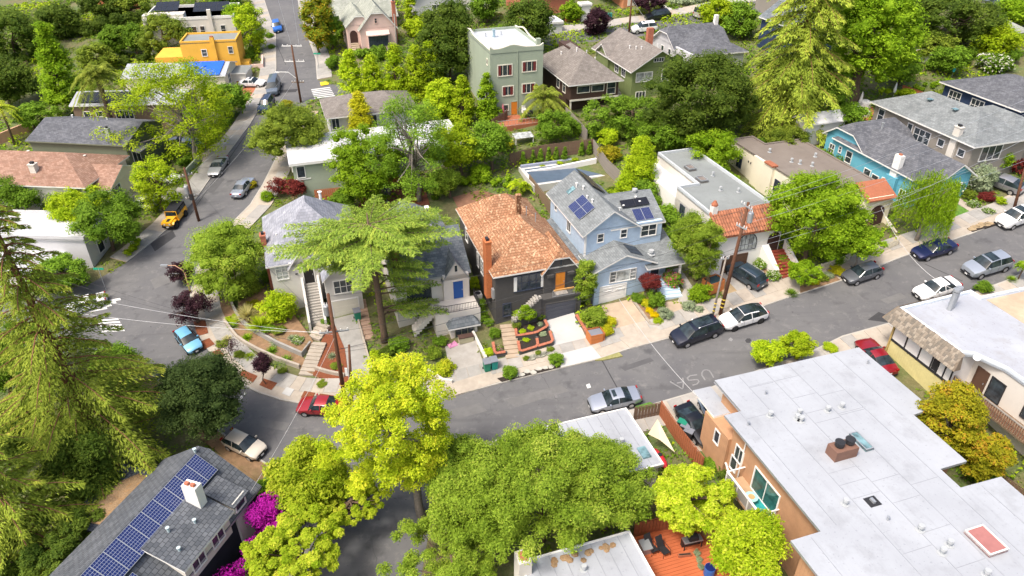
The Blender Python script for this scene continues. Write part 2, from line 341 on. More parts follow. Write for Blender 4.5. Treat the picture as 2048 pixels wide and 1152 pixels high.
def conifer(name, label, b, Ht, Lmax, mat, nb=110, per=120, leaf=.42, t0=.12, droop=.5, bark=BARKR, trunk=.55, seed=1, lean=(0, 0), power=.75, wid=.32, rise=.15):
    rng = np.random.default_rng(seed); t = thing(name, label, 'tree', b)
    P = []; N = []; TI = []; TG = []; mb = MB()
    ax = lambda h: np.array([lean[0]*h, lean[1]*h, h*Ht])
    mb.tube([ax(-.02)]+[ax(h) for h in (.05, .2, .4, .6, .8, 1)], [trunk*1.6, trunk*1.15, trunk, trunk*.75, trunk*.5, trunk*.28, .04], 9)
    for i in range(nb):
        h = t0+(1-t0)*((i+rng.random())/nb)**1.0; a = i*2.39996+rng.normal()*.35
        L = Lmax*max((1-h)/(1-t0), .02)**power*rng.uniform(.62, 1.12)+.35; o = ax(h); dr = droop*rng.uniform(.6, 1.4)
        dirh = np.array([math.cos(a), math.sin(a), 0]); side = np.array([-math.sin(a), math.cos(a), 0])
        cur = lambda s: o+dirh*(s*L)+np.array([0, 0, 1])*(s*L*rise-dr*s*s*L)
        mb.tube([cur(s) for s in (0, .35, .7, .95)], [trunk*.16+.02, .06, .04, .02], 4, cap=False)
        m = int(per*(L/Lmax)**1.1)+12; s = rng.uniform(.12, 1.0, m)**.8
        lat = rng.normal(size=m)*wid*L*np.clip(1.1-s, .12, .8)*.5
        p = np.array([cur(x) for x in s])+side[None]*lat[:, None]; p[:, 2] -= np.abs(lat)*.3+rng.random(m)*.28
        P.append(p); tn = dirh[None]*.8+side[None]*np.sign(lat)[:, None]*.55+rng.normal(size=(m, 3))*.25; tn[:, 2] -= .35; TG.append(tn)
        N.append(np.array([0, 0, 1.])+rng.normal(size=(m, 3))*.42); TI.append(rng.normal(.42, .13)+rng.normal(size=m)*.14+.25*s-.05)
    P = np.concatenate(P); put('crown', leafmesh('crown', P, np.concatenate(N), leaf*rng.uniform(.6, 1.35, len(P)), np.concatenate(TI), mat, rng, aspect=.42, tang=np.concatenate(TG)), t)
    mb.build('trunk', bark, t, smooth=True); return t
def palm(name, label, bpx, top, nf=46, L=3.0, mat=L_PALM, trunk=.26, seed=3, width=.5):
    rng = np.random.default_rng(seed); b = G(*bpx) if len(bpx) == 2 else bpx; t = thing(name, label, 'palm tree', b)
    P = []; N = []; TG = []; TI = []; mb = MB(); mb.tube([(0, 0, -.3), (.05, 0, top*.5), (0, 0, top)], [trunk*1.25, trunk, trunk*1.1], 9)
    ri = MB()
    for i in range(nf):
        a = i*2.39996; el = rng.uniform(-.35, 1.25); Lf = L*rng.uniform(.8, 1.1); dh = np.array([math.cos(a), math.sin(a), 0]); sd = np.array([-math.sin(a), math.cos(a), 0])
        f = lambda s: np.array([0, 0, top])+dh*(Lf*math.cos(el)*s)+np.array([0, 0, 1])*(Lf*math.sin(el)*s-.85*Lf*s*s*(.5+.5*math.cos(el)))
        ri.tube([f(s) for s in (0, .3, .6, 1)], [.035, .03, .02, .01], 3, cap=False); tt = rng.normal(.5, .2)
        for s in np.linspace(.16, 1, 30):
            for g in (-1, 1):
                w = width*math.sin(math.pi*min(s*.9+.1, 1))*.9+.12; p = f(s); dv = sd*g*.85+dh*.45+np.array([0, 0, -.35+.2*rng.normal()])
                P.append(p+dv*w*.5); TG.append(dv); N.append(np.array([0, 0, 1.])-dh*.2+rng.normal(size=3)*.15); TI.append(tt+rng.normal()*.12)
    P = np.array(P); put('crown', leafmesh('crown', P, np.array(N), width*1.1, np.array(TI), mat, rng, aspect=.16, tang=np.array(TG)), t)
    ri.build('frond_rib', M('frond_rib', (.30, .28, .08)), t); mb.build('trunk', BARK, t, smooth=True); return t
# ---- shrubs: a few shared unit meshes, each shrub an object with its own leaf material
def _bush(seed, n=1500, leaf=.2):
    rng = np.random.default_rng(seed); return crown('shrub', rng, n, 1, .85, 16, leaf, L_GREEN, rcf=.5, up=.2)[0]
def _fine(seed): 
    rng = np.random.default_rng(seed); return crown('shrub', rng, 3200, 1, .9, 22, .13, L_GREEN, rcf=.45, up=.15)[0]
def _tuft(seed, n=260):
    rng = np.random.default_rng(seed); a = rng.uniform(0, 6.283, n); e = rng.uniform(.3, 1.4, n); d = np.stack([np.cos(a)*np.cos(e), np.sin(a)*np.cos(e), np.sin(e)], -1)
    return leafmesh('grass_tuft', d*.5, np.cross(d, np.stack([-np.sin(a), np.cos(a), 0*a], -1)), rng.uniform(.8, 1.1, n), rng.normal(.5, .2, n), L_GREEN, rng, aspect=.07, tang=d)
def _rosette(seed):
    rng = np.random.default_rng(seed); P = []; N = []; TG = []
    for i in range(40):
        a = i*2.4; e = 1.35-1.15*i/40; d = np.array([math.cos(a)*math.cos(e), math.sin(a)*math.cos(e), math.sin(e)]); P.append(d*.5+[0, 0, .1]); TG.append(d); N.append([-math.cos(a)*math.sin(e), -math.sin(a)*math.sin(e), math.cos(e)])
    return leafmesh('rosette', np.array(P), np.array(N), 1., rng.normal(.5, .2, 40), L_GREEN, rng, aspect=.26, tang=np.array(TG))
def _flower(seed):
    rng = np.random.default_rng(seed); me, _ = crown('shrub', rng, 1700, 1, .8, 16, .19, [L_GREEN, L_WHITEF], rcf=.5, up=.2, tipmat=.22); return me
def _cone(seed):
    rng = np.random.default_rng(seed); return crown('shrub', rng, 2200, .62, 1.25, 30, .17, L_GREEN, rcf=.42, shape='cone')[0]
PROTO = {}
BEDS = [([G(x, y)[:2] for x, y in px], bh) for px, bh in (([(470, 560), (480, 630), (520, 664), (560, 690), (606, 712), (628, 690), (600, 650), (560, 600)], .5), ([(1030, 655), (1033, 680), (1072, 674), (1095, 661), (1086, 640), (1040, 640)], .42), ([(1036, 690), (1040, 711), (1106, 691), (1098, 666), (1073, 680)], .38), ([(1150, 633), (1180, 690), (1205, 672), (1195, 630)], .2))]
def shrub(kind, label, px, py, r, mat, hz=1.0, flower=None, name='shrub', cat='shrub', group=None, pos=None, dz=0):
    SEED[0] += 1; k = (kind, SEED[0] % 3)
    if k not in PROTO: PROTO[k] = {'bush': _bush, 'fine': _fine, 'tuft': _tuft, 'rosette': _rosette, 'flower': _flower, 'cone': _cone}[kind](40+SEED[0] % 3)
    b = Vector(pos) if pos is not None else G(px, py)
    for poly, bh in BEDS:
        k2 = False
        for i in range(len(poly)):
            x0, y0 = poly[i]; x1, y1 = poly[i-1]
            if (y0 > b.y) != (y1 > b.y) and b.x < (x1-x0)*(b.y-y0)/(y1-y0)+x0: k2 = not k2
        if k2: dz += bh; break
    lift = {'bush': .6, 'fine': .62, 'tuft': 0, 'rosette': 0, 'flower': .55, 'cone': 1.15}[kind]*r*hz
    o = put(name, PROTO[k], None, b+Vector((0, 0, lift+dz)), (0, 0, SEED[0]*1.7), (r, r, r*hz))
    for i, m in enumerate([mat]+([flower or L_WHITEF] if kind == 'flower' else [])):
        o.material_slots[i].link = 'OBJECT'; o.material_slots[i].material = m
    return tag(o, label, cat, group)
def hedge(label, pts, w, h, mat, n=None, leaf=.2, name='hedge', cat='hedge'):     # pts: world points along the hedge's foot
    SEED[0] += 1; rng = np.random.default_rng(SEED[0]); pts = [Vector(p) for p in pts]
    o = pts[0].copy(); L = sum((pts[i+1]-pts[i]).length for i in range(len(pts)-1)); nc = max(int(L/(.4*w))*2, 8); n = n or int(L*h*170)
    seg = [(pts[i+1]-pts[i]).length for i in range(len(pts)-1)]; cs = []
    for i in range(nc):
        s = rng.random()*L; j = 0
        while j < len(seg)-1 and s > seg[j]: s -= seg[j]; j += 1
        p = pts[j].lerp(pts[j+1], min(s/seg[j], 1))-o
        cs.append(np.array(p)+[rng.normal()*w*.18, rng.normal()*w*.18, h*rng.uniform(.2, .78)])
    cs = np.array(cs); rc = np.full(nc, min(w, h)*.45)*rng.uniform(.75, 1.15, nc); k = rng.integers(0, nc, n); e = unit(rng, n); e[:, 2] = np.where(rng.random(n) < .6, abs(e[:, 2]), e[:, 2])
    p = cs[k]+e*(rc[k]*rng.uniform(.75, 1.1, n))[:, None]; ct = rng.normal(.5, .15, nc)
    me = leafmesh('hedge', p, e*.7+[0, 0, .4]+rng.normal(size=(n, 3))*.4, leaf*rng.uniform(.7, 1.3, n), ct[k]+rng.normal(size=n)*.15, mat, rng, core=lumps(cs, rc*.8, rng))
    return tag(put(name, me, None, o), label, cat)
# ---------------------------------------------------------------- cars
TYRE = M('tyre_rubber', (.018, .018, .019), .85, .2); RIM = M('alloy_rim', (.55, .55, .56), .35, .1, metal=.7, bump=0); RIMD = M('dark_rim', (.03, .03, .03), .5, .2)
LAMP = M('headlamp_lens', (.75, .77, .78), .15, .05, bump=0, spec=.6); TAIL = M('tail_lamp', (.35, .015, .015), .2, .1, bump=0); PLATE = M('number_plate', (.75, .75, .74), .5, .05, bump=0)
TRIMB = M('black_trim', (.02, .02, .022), .55, .15)
# stations: (x fraction from the front, deck height, roof height or None); lengths in metres
CARS = {
 'sedan': dict(L=4.7, W=1.82, H=1.45, belt=.95, st=[(0, .62), (.03, .74), (.10, .82), (.26, .93), (.29, .96), (.42, 1.42), (.55, 1.45), (.66, 1.42), (.80, 1.06), (.83, 1.04), (.96, 1.0), (1, .80)], cab=(4, 5, 7, 8), wb=(.19, .775)),
 'coupe': dict(L=4.6, W=1.86, H=1.36, belt=.92, st=[(0, .60), (.03, .70), (.10, .80), (.28, .92), (.32, .95), (.46, 1.34), (.56, 1.36), (.65, 1.32), (.84, 1.02), (.87, 1.0), (.96, .97), (1, .75)], cab=(4, 5, 7, 8), wb=(.19, .78)),
 'hatch': dict(L=4.1, W=1.72, H=1.52, belt=.98, st=[(0, .65), (.03, .78), (.10, .86), (.22, .98), (.25, 1.01), (.42, 1.48), (.58, 1.52), (.84, 1.46), (.96, 1.02), (.975, .98), (.99, .92), (1, .75)], cab=(4, 5, 7, 8), wb=(.19, .80)),
 'cross': dict(L=4.75, W=1.9, H=1.62, belt=1.02, st=[(0, .66), (.03, .82), (.10, .92), (.22, 1.02), (.25, 1.05), (.41, 1.57), (.55, 1.62), (.76, 1.52), (.95, 1.12), (.97, 1.06), (.99, 1.0), (1, .75)], cab=(4, 5, 7, 8), wb=(.19, .80)),
 'suv': dict(L=4.7, W=1.88, H=1.74, belt=1.1, st=[(0, .72), (.02, .92), (.10, 1.02), (.23, 1.12), (.26, 1.15), (.39, 1.70), (.55, 1.74), (.88, 1.70), (.965, 1.14), (.975, 1.08), (.99, 1.0), (1, .75)], cab=(4, 5, 7, 8), wb=(.19, .80)),
 'minivan': dict(L=5.15, W=2.0, H=1.78, belt=1.1, st=[(0, .68), (.03, .84), (.09, .96), (.17, 1.06), (.20, 1.10), (.36, 1.70), (.55, 1.78), (.90, 1.72), (.975, 1.14), (.98, 1.08), (.99, 1.0), (1, .75)], cab=(4, 5, 7, 8), wb=(.19, .79)),
 'van': dict(L=5.3, W=2.0, H=2.1, belt=1.2, st=[(0, .75), (.02, .98), (.08, 1.12), (.15, 1.2), (.17, 1.24), (.29, 2.02), (.5, 2.1), (.95, 2.06), (.985, 1.25), (.988, 1.15), (.99, 1.05), (1, .75)], cab=(4, 5, 7, 8), wb=(.17, .78)),
}
def car_meshes(kind):
    d = CARS[kind]; L, W, bl = d['L'], d['W']*.5, d['belt']; st = d['st']; c0, c1, c2, c3 = d['cab']; rings = []
    sx = [s[0] for s in st]; zs = [s[1] for s in st]
    # extra stations around the B pillar
    ext = sorted(sx+[(sx[c1]+sx[c2])*.5-.008, (sx[c1]+sx[c2])*.5+.008])
    def ztop(x): return float(np.interp(x, sx, zs))
    for x in ext:
        z = ztop(x); end = min(x, 1-x); w = W*(.80+.20*min(1, (end/.10))**.5) if end < .10 else W
        cab = sx[c0] < x < sx[c3]; zb = .30 if .04 < x < .96 else .36
        b = min(bl, z-.04) if not cab else bl; wt = w*.90 if not cab else w*(.97-.27*min(1, (z-bl)/(d['H']-bl)))
        half = [(0, zb), (w*.88, zb), (w*.985, zb+.10), (w, zb+.30), (w*.985, b-.06), (w*.965, b), (wt, z-.05 if cab else z-.03), (wt*.86, z), (0, z+.035)]
        rings.append([(x*L, y, q) for y, q in half]+[(x*L, -y, q) for y, q in half[-2:0:-1]])
    n = len(rings[0]); parts = {k: MB() for k in ('body', 'windshield', 'rear_window', 'sl', 'sr')}
    V = [p for r in rings for p in r]; xi = {round(x, 4): i for i, x in enumerate(ext)}
    a0, a1, a2, a3 = (xi[round(sx[c], 4)] for c in (c0, c1, c2, c3)); bp = a1+1 if ext[a1+1] < sx[c2] else a1
    mids = sorted(ext.index(q) for q in ext if q not in sx); skip = mids[0]
    def emit(key, q): parts[key].add([V[i] for i in q], [(0, 1, 2, 3)])
    for i in range(len(rings)-1):
        for j in range(n):
            q = (i*n+j, i*n+(j+1) % n, (i+1)*n+(j+1) % n, (i+1)*n+j); key = 'body'
            side = j in (5, n-6); topf = j in (6, 7, 8, 9)
            if a0 <= i < a1 and topf: key = 'windshield'
            if a2 <= i < a3 and topf: key = 'rear_window'
            if side and a0 <= i < a3 and i != skip:
                key = 'sl' if j == 5 else 'sr'
                if kind == 'van' and i >= skip: key = 'body'
            emit(key, q)
    parts['body'].add(rings[0], [tuple(range(n-1, -1, -1))]); parts['body'].add(rings[-1], [tuple(range(n))])
    out = {}
    for k, mb in parts.items():
        me = mb.mesh(k, [BLACK]); 
        import bmesh
        bm = bmesh.new(); bm.from_mesh(me); bmesh.ops.remove_doubles(bm, verts=bm.verts, dist=.001); bmesh.ops.recalc_face_normals(bm, faces=bm.faces); bm.to_mesh(me); bm.free()
        me.polygons.foreach_set('use_smooth', [True]*len(me.polygons))
        if k == 'body' and hasattr(me, 'set_sharp_from_angle'): me.set_sharp_from_angle(angle=R(34))
        out[k] = me
    return out
def tyre_mesh(r): 
    mb = MB(); mb.tube([(0, -.10, 0), (0, -.11, 0), (0, .11, 0), (0, .10, 0)], [r*.9, r, r, r*.9], 18); return mb.mesh('tyre', TYRE, True)
def rim_mesh(r, m):
    mb = MB(); mb.tube([(0, -.117, 0), (0, -.113, 0)], [r*.60, r*.66], 14)
    for k in range(5):
        a = k*1.2566; mb.obox((math.cos(a)*.03-.02, -.121, math.sin(a)*.03), (math.cos(a)*r*.58, 0, math.sin(a)*r*.58), (0, .004, 0), (-math.sin(a)*.05, 0, math.cos(a)*.05))
    return mb.mesh('rim', m)
def car(kind, label, front, rear, paint, cat='car', name='parked_car', rim=RIM, group='cars parked in the neighbourhood', roofglass=None, rails=False, roof=None, k=1.0, lift=0):
    d = CARS[kind]; L, W = d['L'], d['W']; f = G(*front); r = G(*rear); h = (r-f).normalized(); mid = (f+r)*.5
    yv = NRM.cross(h).normalized(); Mx = Matrix((h, yv, NRM)).transposed().to_4x4()
    t = thing(name, label, cat, mid-h*L*k*.5+NRM*lift, 0, group); t.matrix_world = Matrix.Translation(mid-h*L*k*.5+NRM*(.012+lift)) @ Mx @ Matrix.Scale(k, 4)
    ms = cached(('car', kind), lambda: car_meshes(kind))
    for key, nm in (('body', 'body'), ('windshield', 'windshield'), ('rear_window', 'rear_window'), ('sl', 'side_window'), ('sr', 'side_window')):
        if not len(ms[key].polygons): continue
        o = put(nm, ms[key], t); o.material_slots[0].link = 'OBJECT'; o.material_slots[0].material = paint if key == 'body' else CARGLASS
    z = lambda x: float(np.interp(x, [s[0] for s in d['st']], [s[1] for s in d['st']]))
    rw = .34 if kind in ('suv', 'van', 'cross', 'minivan') else .315
    for xf in d['wb']:
        for s in (-1, 1):
            w = put('wheel', cached(('arch', rw), lambda: MB().tube([(0, -.112, 0), (0, -.10, 0)], rw*1.17, 18).mesh('wheel_arch', TRIMB)), t, (xf*L, s*(W*.5-.085), rw), (0, 0, 0 if s < 0 else math.pi))
            put('tyre', cached(('tyre', rw), lambda: tyre_mesh(rw)), w, (0, -.02, 0)); put('rim', cached(('rim', rw, rim.name), lambda: rim_mesh(rw, rim)), w, (0, -.022, 0))
    for s in (-1, 1):
        put('headlight', cached(('hl',), lambda: MB().obox((0, -.19, -.07), (.02, 0, .0), (0, .38, 0), (.14, 0, .14)).mesh('headlight', LAMP)), t, (.03*L-.03, s*W*.33, z(.02)-.10), (0, 0, R(-16)*s))
        put('tail_light', cached(('tl',), lambda: MB().box(-.03, .05, -.14, .14, -.12, .12).mesh('tail_light', TAIL)), t, (L*.985, s*W*.36, .86 if kind in ('sedan', 'coupe') else .98))
        o = put('mirror', cached(('mir',), lambda: MB().box(-.06, .06, -.11, .11, -.07, .07).mesh('mirror', BLACK)), t, (d['st'][4][0]*L+.32, s*(W*.5+.06), d['belt']+.07))
        o.material_slots[0].link = 'OBJECT'; o.material_slots[0].material = paint
        put('door_handle', cached(('dh',), lambda: MB().box(-.09, .09, -.015, .015, -.015, .015).mesh('door_handle', CHROME)), t, (L*.58, s*(W*.5-.004), d['belt']-.14))
    for s in (-1, 1):
        for xf in (.40, .60): put('door_gap', cached(('dg', kind), lambda: MB().box(-.008, .008, -.004, .004, .36, d['belt']-.02).mesh('door_gap', TRIMB)), t, (L*xf, s*(W*.5+.001), 0))
        put('sill', cached(('sill', kind), lambda: MB().box(L*.26, L*.70, -.01, .01, .27, .35).mesh('sill', TRIMB)), t, (0, s*(W*.5-.005), 0))
    put('bumper', cached(('bump', kind), lambda: MB().box(-.05, .10, -W*.40, W*.40, .28, .44).mesh('bumper', TRIMB)), t, (0, 0, 0))
    put('bumper', cached(('bump', kind), None), t, (L-.05, 0, 0))
    put('grille', cached(('gr', kind), lambda: MB().box(-.018, .05, -W*.22, W*.22, .48, .62).mesh('grille', TRIMB)), t)
    put('number_plate', cached(('pl',), lambda: MB().box(-.01, .01, -.15, .15, -.07, .07).mesh('number_plate', PLATE)), t, (-.06, 0, .38)); put('number_plate', cached(('pl',), None), t, (L+.012, 0, .62))
    if roofglass:
        x0, x1, w = roofglass; zz = [(x*L, z(x)+.060) for x in np.linspace(x0, x1, 7)]; mb = MB()
        for a, b in zip(zz, zz[1:]): mb.add([(a[0], -w, a[1]-.012), (b[0], -w, b[1]-.012), (b[0], 0, b[1]), (a[0], 0, a[1]), (b[0], w, b[1]-.012), (a[0], w, a[1]-.012)], [(0, 1, 2, 3), (3, 2, 4, 5)])
        mb.build('sunroof', CARGLASS, t)
    if rails:
        for s in (-1, 1): MB().tube([(L*.45, s*W*.33, z(.45)+.04), (L*.48, s*W*.33, z(.5)+.08), (L*.84, s*W*.33, z(.84)+.09), (L*.87, s*W*.33, z(.87)+.03)], .022, 5).build('roof_rail', CHROME if rails == 1 else TRIMB, t)
    return t
def jeep(label, front, rear, paint, top):
    f = G(*front); r = G(*rear); h = (r-f).normalized(); L = 3.95; yv = NRM.cross(h).normalized(); mid = (f+r)*.5
    t = thing('off_road_car', label, 'car', mid, 0, 'cars parked in the neighbourhood'); t.matrix_world = Matrix.Translation(mid-h*L*.5+NRM*.012) @ Matrix((h, yv, NRM)).transposed().to_4x4() @ Matrix.Scale(1.1, 4)
    b = MB(); b.box(.18, 1.45, -.52, .52, .55, 1.08); b.box(1.45, 3.75, -.76, .76, .50, 1.12); b.box(.08, .22, -.50, .50, .52, 1.05); b.build('body', paint, t)
    for s in (-1, 1):
        y = .52*s; m = MB(); y0, y1 = sorted((.50*s, .84*s))
        for q in ([(.15, .82), (.40, .97), (.95, .97), (1.30, .62), (1.45, .60)],): 
            for a, c in zip(q, q[1:]): m.add([(a[0], y0, a[1]), (c[0], y0, c[1]), (c[0], y1, c[1]), (a[0], y1, a[1]), (a[0], y0, a[1]-.06), (c[0], y0, c[1]-.06), (c[0], y1, c[1]-.06), (a[0], y1, a[1]-.06)], [(0, 1, 2, 3), (7, 6, 5, 4), (0, 4, 5, 1), (3, 2, 6, 7)])
        m.build('front_fender', paint, t); m = MB(); y0, y1 = sorted((.70*s, .88*s)); m.box(2.55, 3.55, y0, y1, .92, .99); m.build('rear_fender', paint, t)
        put('headlight', MB().tube([(.06, 0, 0), (.09, 0, 0)], .10, 12).mesh('headlight', LAMP), t, (0, .32*s, .86))
        MB().box(1.62, 2.35, s*.775-.006, s*.775+.006, 1.16, 1.60).build('side_window', CARGLASS, t); MB().box(2.5, 3.55, s*.765-.006, s*.765+.006, 1.2, 1.62).build('side_window', CARGLASS, t)
    for x in (.68, 3.05):
        for s in (-1, 1):
            w = put('wheel', MB().tube([(0, -.14, 0), (0, .13, 0)], .40, 18).mesh('wheel', TYRE), t, (x, s*.70, .40), (0, 0, 0 if s < 0 else math.pi)); put('rim', cached(('rim', .36, 'dk'), lambda: rim_mesh(.36, RIMD)), w, (0, -.03, 0))
    m = MB(); m.add([(1.45, -.70, 1.08), (1.45, .70, 1.08), (1.62, .66, 1.62), (1.62, -.66, 1.62)], [(0, 1, 2, 3)]); m.build('windshield', CARGLASS, t)
    m = MB()
    for a, c in (((1.43, -.74, 1.08), (1.60, -.70, 1.66)), ((1.43, .74, 1.08), (1.60, .70, 1.66)), ((1.60, -.70, 1.66), (1.60, .70, 1.66)), ((1.43, -.7, 1.09), (1.43, .7, 1.09))): m.tube([a, c], .045, 6)
    m.build('windshield_frame', paint, t)
    m = MB(); m.slab([(1.58, -.72, 1.72), (3.72, -.74, 1.76), (3.72, .74, 1.76), (1.58, .72, 1.72)], .10); m.box(3.62, 3.74, -.72, .72, 1.12, 1.70)
    for x in (1.62, 2.42, 3.62):
        for s in (-1, 1): m.box(x, x+.1, s*.74-.02, s*.74+.02, 1.12, 1.7)
    m.build('soft_top', top, t)
    MB().box(.35, .95, -.20, .20, 1.075, 1.10).build('hood_vent', TRIMB, t); MB().box(0, .14, -.72, .72, .50, .64).build('bumper', TRIMB, t)
    MB().box(-.012, 0, -.15, .15, .5, .62).build('number_plate', PLATE, t); put('spare_wheel', MB().tube([(0, 0, 0), (.24, 0, 0)], .38, 18).mesh('spare_wheel', TYRE), t, (3.76, 0, .95))
    return t
# ---------------------------------------------------------------- the ground, streets and pavements
EXCL = []
def struct(o): return tag(o, kind='structure')
def groundmat():
    m, n, l, b = _new('hillside_ground'); tc = n.new('ShaderNodeTexCoord').outputs['Object']
    k = mixn(n, l, ramp(n, l, noise(n, l, tc, .35, 6), .4, .6), c4((.13, .12, .05)), c4((.085, .125, .03)))
    k = mixn(n, l, ramp(n, l, noise(n, l, tc, 2.5, 5), .5, .75), k, c4((.18, .17, .08)))
    l.new(k, b.inputs['Base Color']); b.inputs['Roughness'].default_value = .95; bumpn(n, l, b, noise(n, l, tc, 6, 5), .8, .08); return m
def asphaltmat():
    m, n, l, b = _new('asphalt'); tc = n.new('ShaderNodeTexCoord').outputs['Object']
    k = mixn(n, l, ramp(n, l, noise(n, l, tc, .22, 6, .65), .35, .65), c4((.112, .112, .117)), c4((.140, .139, .139)))
    k = mixn(n, l, ramp(n, l, noise(n, l, tc, 1.3, 6, .7), .54, .74), k, c4((.185, .181, .176)))
    k = mixn(n, l, ramp(n, l, noise(n, l, tc, 2.6, 3), .66, .74), k, c4((.075, .075, .078)))
    k = mixn(n, l, ramp(n, l, noise(n, l, tc, .6, 4), .60, .74), k, c4((.085, .085, .088)))
    mp = n.new('ShaderNodeMapping'); mp.inputs['Rotation'].default_value = (0, 0, -A18); mp.inputs['Scale'].default_value = (.07, 1.1, 1); l.new(tc, mp.inputs[0])
    k = mixn(n, l, ramp(n, l, noise(n, l, mp.outputs[0], 1.0, 4), .55, .9), k, c4((.085, .085, .088)))
    vo = n.new('ShaderNodeTexVoronoi'); vo.feature = 'DISTANCE_TO_EDGE'; vo.inputs['Scale'].default_value = .16
    wv = n.new('ShaderNodeVectorMath'); wv.operation = 'ADD'; nn = n.new('ShaderNodeTexNoise'); nn.inputs['Scale'].default_value = .8; l.new(tc, nn.inputs['Vector']); l.new(nn.outputs['Color'], wv.inputs[0]); l.new(tc, wv.inputs[1]); l.new(wv.outputs[0], vo.inputs['Vector'])
    cm = n.new('ShaderNodeMath'); cm.operation = 'MULTIPLY'; l.new(ramp(n, l, vo.outputs['Distance'], .004, .0), cm.inputs[0]); l.new(ramp(n, l, noise(n, l, tc, .09, 3), .5, .6), cm.inputs[1]); k = mixn(n, l, cm.outputs[0], k, c4((.06, .06, .062)))
    l.new(k, b.inputs['Base Color']); b.inputs['Roughness'].default_value = .88; b.inputs['Specular IOR Level'].default_value = .25
    bumpn(n, l, b, noise(n, l, tc, 30, 3), .25, .01); return m
ASPH = asphaltmat(); PATCH = M('asphalt_patch', (.05, .05, .053), .9, .15, 3); ROADPAINT = M('road_paint', (.62, .62, .60), .8, .15, 6, stain=(.3, .3, .3)); CHALK = M('chalk_marks', (.225, .225, .225), .9, .15, 9)
g = MB(); q = 700
g.add([(-q, -200, T(-q, -200)), (q, -200, T(q, -200)), (q, q, T(q, q)), (-q, q, T(-q, q))], [(0, 1, 2, 3)]); struct(g.build('ground', groundmat()))
def sheet(name, px, mat, h=.02, th=.3, st=True, side=None):
    EXCL.append([(q.x, q.y) for q in (G(x, y) for x, y in px)])
    o = MB().slab([G(x, y)+Vector((0, 0, h)) for x, y in px], th, 0, 0).build(name, mat)
    return struct(o) if st else o
ROADPX = [(2130, 402), (1985, 452), (1943, 469), (1808, 514), (1683, 563), (1593, 591), (1338, 678), (1259, 699), (1201, 719), (1121, 738), (1000, 768), (930, 787), (870, 799), (800, 806), (690, 808), (600, 808), (560, 801), (520, 788), (480, 768), (440, 728), (405, 688), (385, 640), (380, 590), (392, 540), (420, 490), (460, 450), (500, 410), (525, 370), (545, 330), (575, 270), (600, 225), (622, 200), (680, 192), (760, 184), (760, 160), (672, 170), (634, 160), (631, 118), (615, 75), (600, 30), (588, -50), (518, -50), (529, 0), (552, 69), (553, 139), (545, 175), (500, 250), (440, 330), (395, 395), (340, 455), (312, 479), (254, 525), (180, 568), (60, 595), (-120, 625), (-120, 735), (60, 712), (200, 700), (300, 745), (400, 830), (470, 885), (545, 935), (620, 958), (668, 968), (690, 985), (686, 1010), (650, 1060), (600, 1152), (540, 1280), (820, 1280), (850, 1110), (862, 1040), (880, 980), (905, 925), (960, 890), (1065, 862), (1180, 840), (1271, 819), (1384, 786), (1425, 774), (1625, 702), (1684, 673), (1781, 646), (2009, 563), (2048, 545), (2140, 508)]
EXCL.append([(q.x, q.y) for q in (G(x, y) for x, y in ROADPX)])
struct(MB().slab([G(x, y)+Vector((0, 0, .012)) for x, y in ROADPX], .4).build('road', ASPH))
struct(MB().slab([G(x, y)+Vector((0, 0, .012)) for x, y in [(1060, 72), (1110, 66), (1180, 60), (1260, 47), (1300, 43), (1350, 32), (1430, 16), (1520, 2), (1640, -12), (1640, 20), (1500, 42), (1390, 58), (1300, 70), (1200, 82), (1060, 96)]], .4).build('road', ASPH))
struct(MB().slab([G(x, y)+Vector((0, 0, .012)) for x, y in [(1955, 10), (2048, 60), (2120, 96), (2120, 20), (2010, -20)]], .4).build('road', ASPH))
def offs(pts, d):                          # polyline shifted sideways (to its left for d > 0), staying on the hillside
    out = []
    for i, p in enumerate(pts):
        a = pts[max(i-1, 0)]; b = pts[min(i+1, len(pts)-1)]; t = Vector((b.x-a.x, b.y-a.y, 0)).normalized(); q = Vector((p.x-t.y*d, p.y+t.x*d, 0)); q.z = T(q.x, q.y); out.append(q)
    return out
def strip(name, pts, d0, d1, h, mat, th=.4, st=True):
    a = offs(pts, d0); b = offs(pts, d1); mb = MB(); up = Vector((0, 0, h))
    for i in range(len(pts)-1): mb.slab([a[i]+up, a[i+1]+up, b[i+1]+up, b[i]+up], th); EXCL.append([(q.x, q.y) for q in (a[i], a[i+1], b[i+1], b[i])])
    o = mb.build(name, mat); return struct(o) if st else o
def resample(pts, step):
    out = [pts[0]]; acc = 0
    for a, b in zip(pts, pts[1:]):
        L = (b-a).length; s = step-acc
        while s <= L: out.append(a.lerp(b, s/L)); s += step
        acc = (acc+L) % step if L >= step-acc else acc+L
    return out
def pavement(pts, d0, d1, mats, step=1.35, h=.13):     # a pavement of separate slabs with recessed joints
    root = struct(strip('pavement', pts, d0, d1, h-.03, CONCT)); P = resample(pts, step); a = offs(P, d0+.02); b = offs(P, d1-.02); random.seed(len(P))
    for i in range(len(P)-1):
        up = Vector((0, 0, h+random.uniform(-.008, .008))); e0 = (a[i+1]-a[i])*.012; e1 = (b[i+1]-b[i])*.012
        MB().slab([a[i]+e0+up, a[i+1]-e0+up, b[i+1]-e1+up, b[i]+e1+up], .05).build('slab', random.choice(mats), root)
CONC2 = M('grey_concrete', (.31, .30, .28), .9, .12, 1.5, stain=(.31, .29, .26)); CONC3 = M('buff_concrete', (.40, .35, .29), .9, .12, 1.3, stain=(.38, .34, .28))
NK = [G(x, y) for x, y in ROADPX[1:28]][::-1]          # kerb round the corner lot and along the front street, uphill side
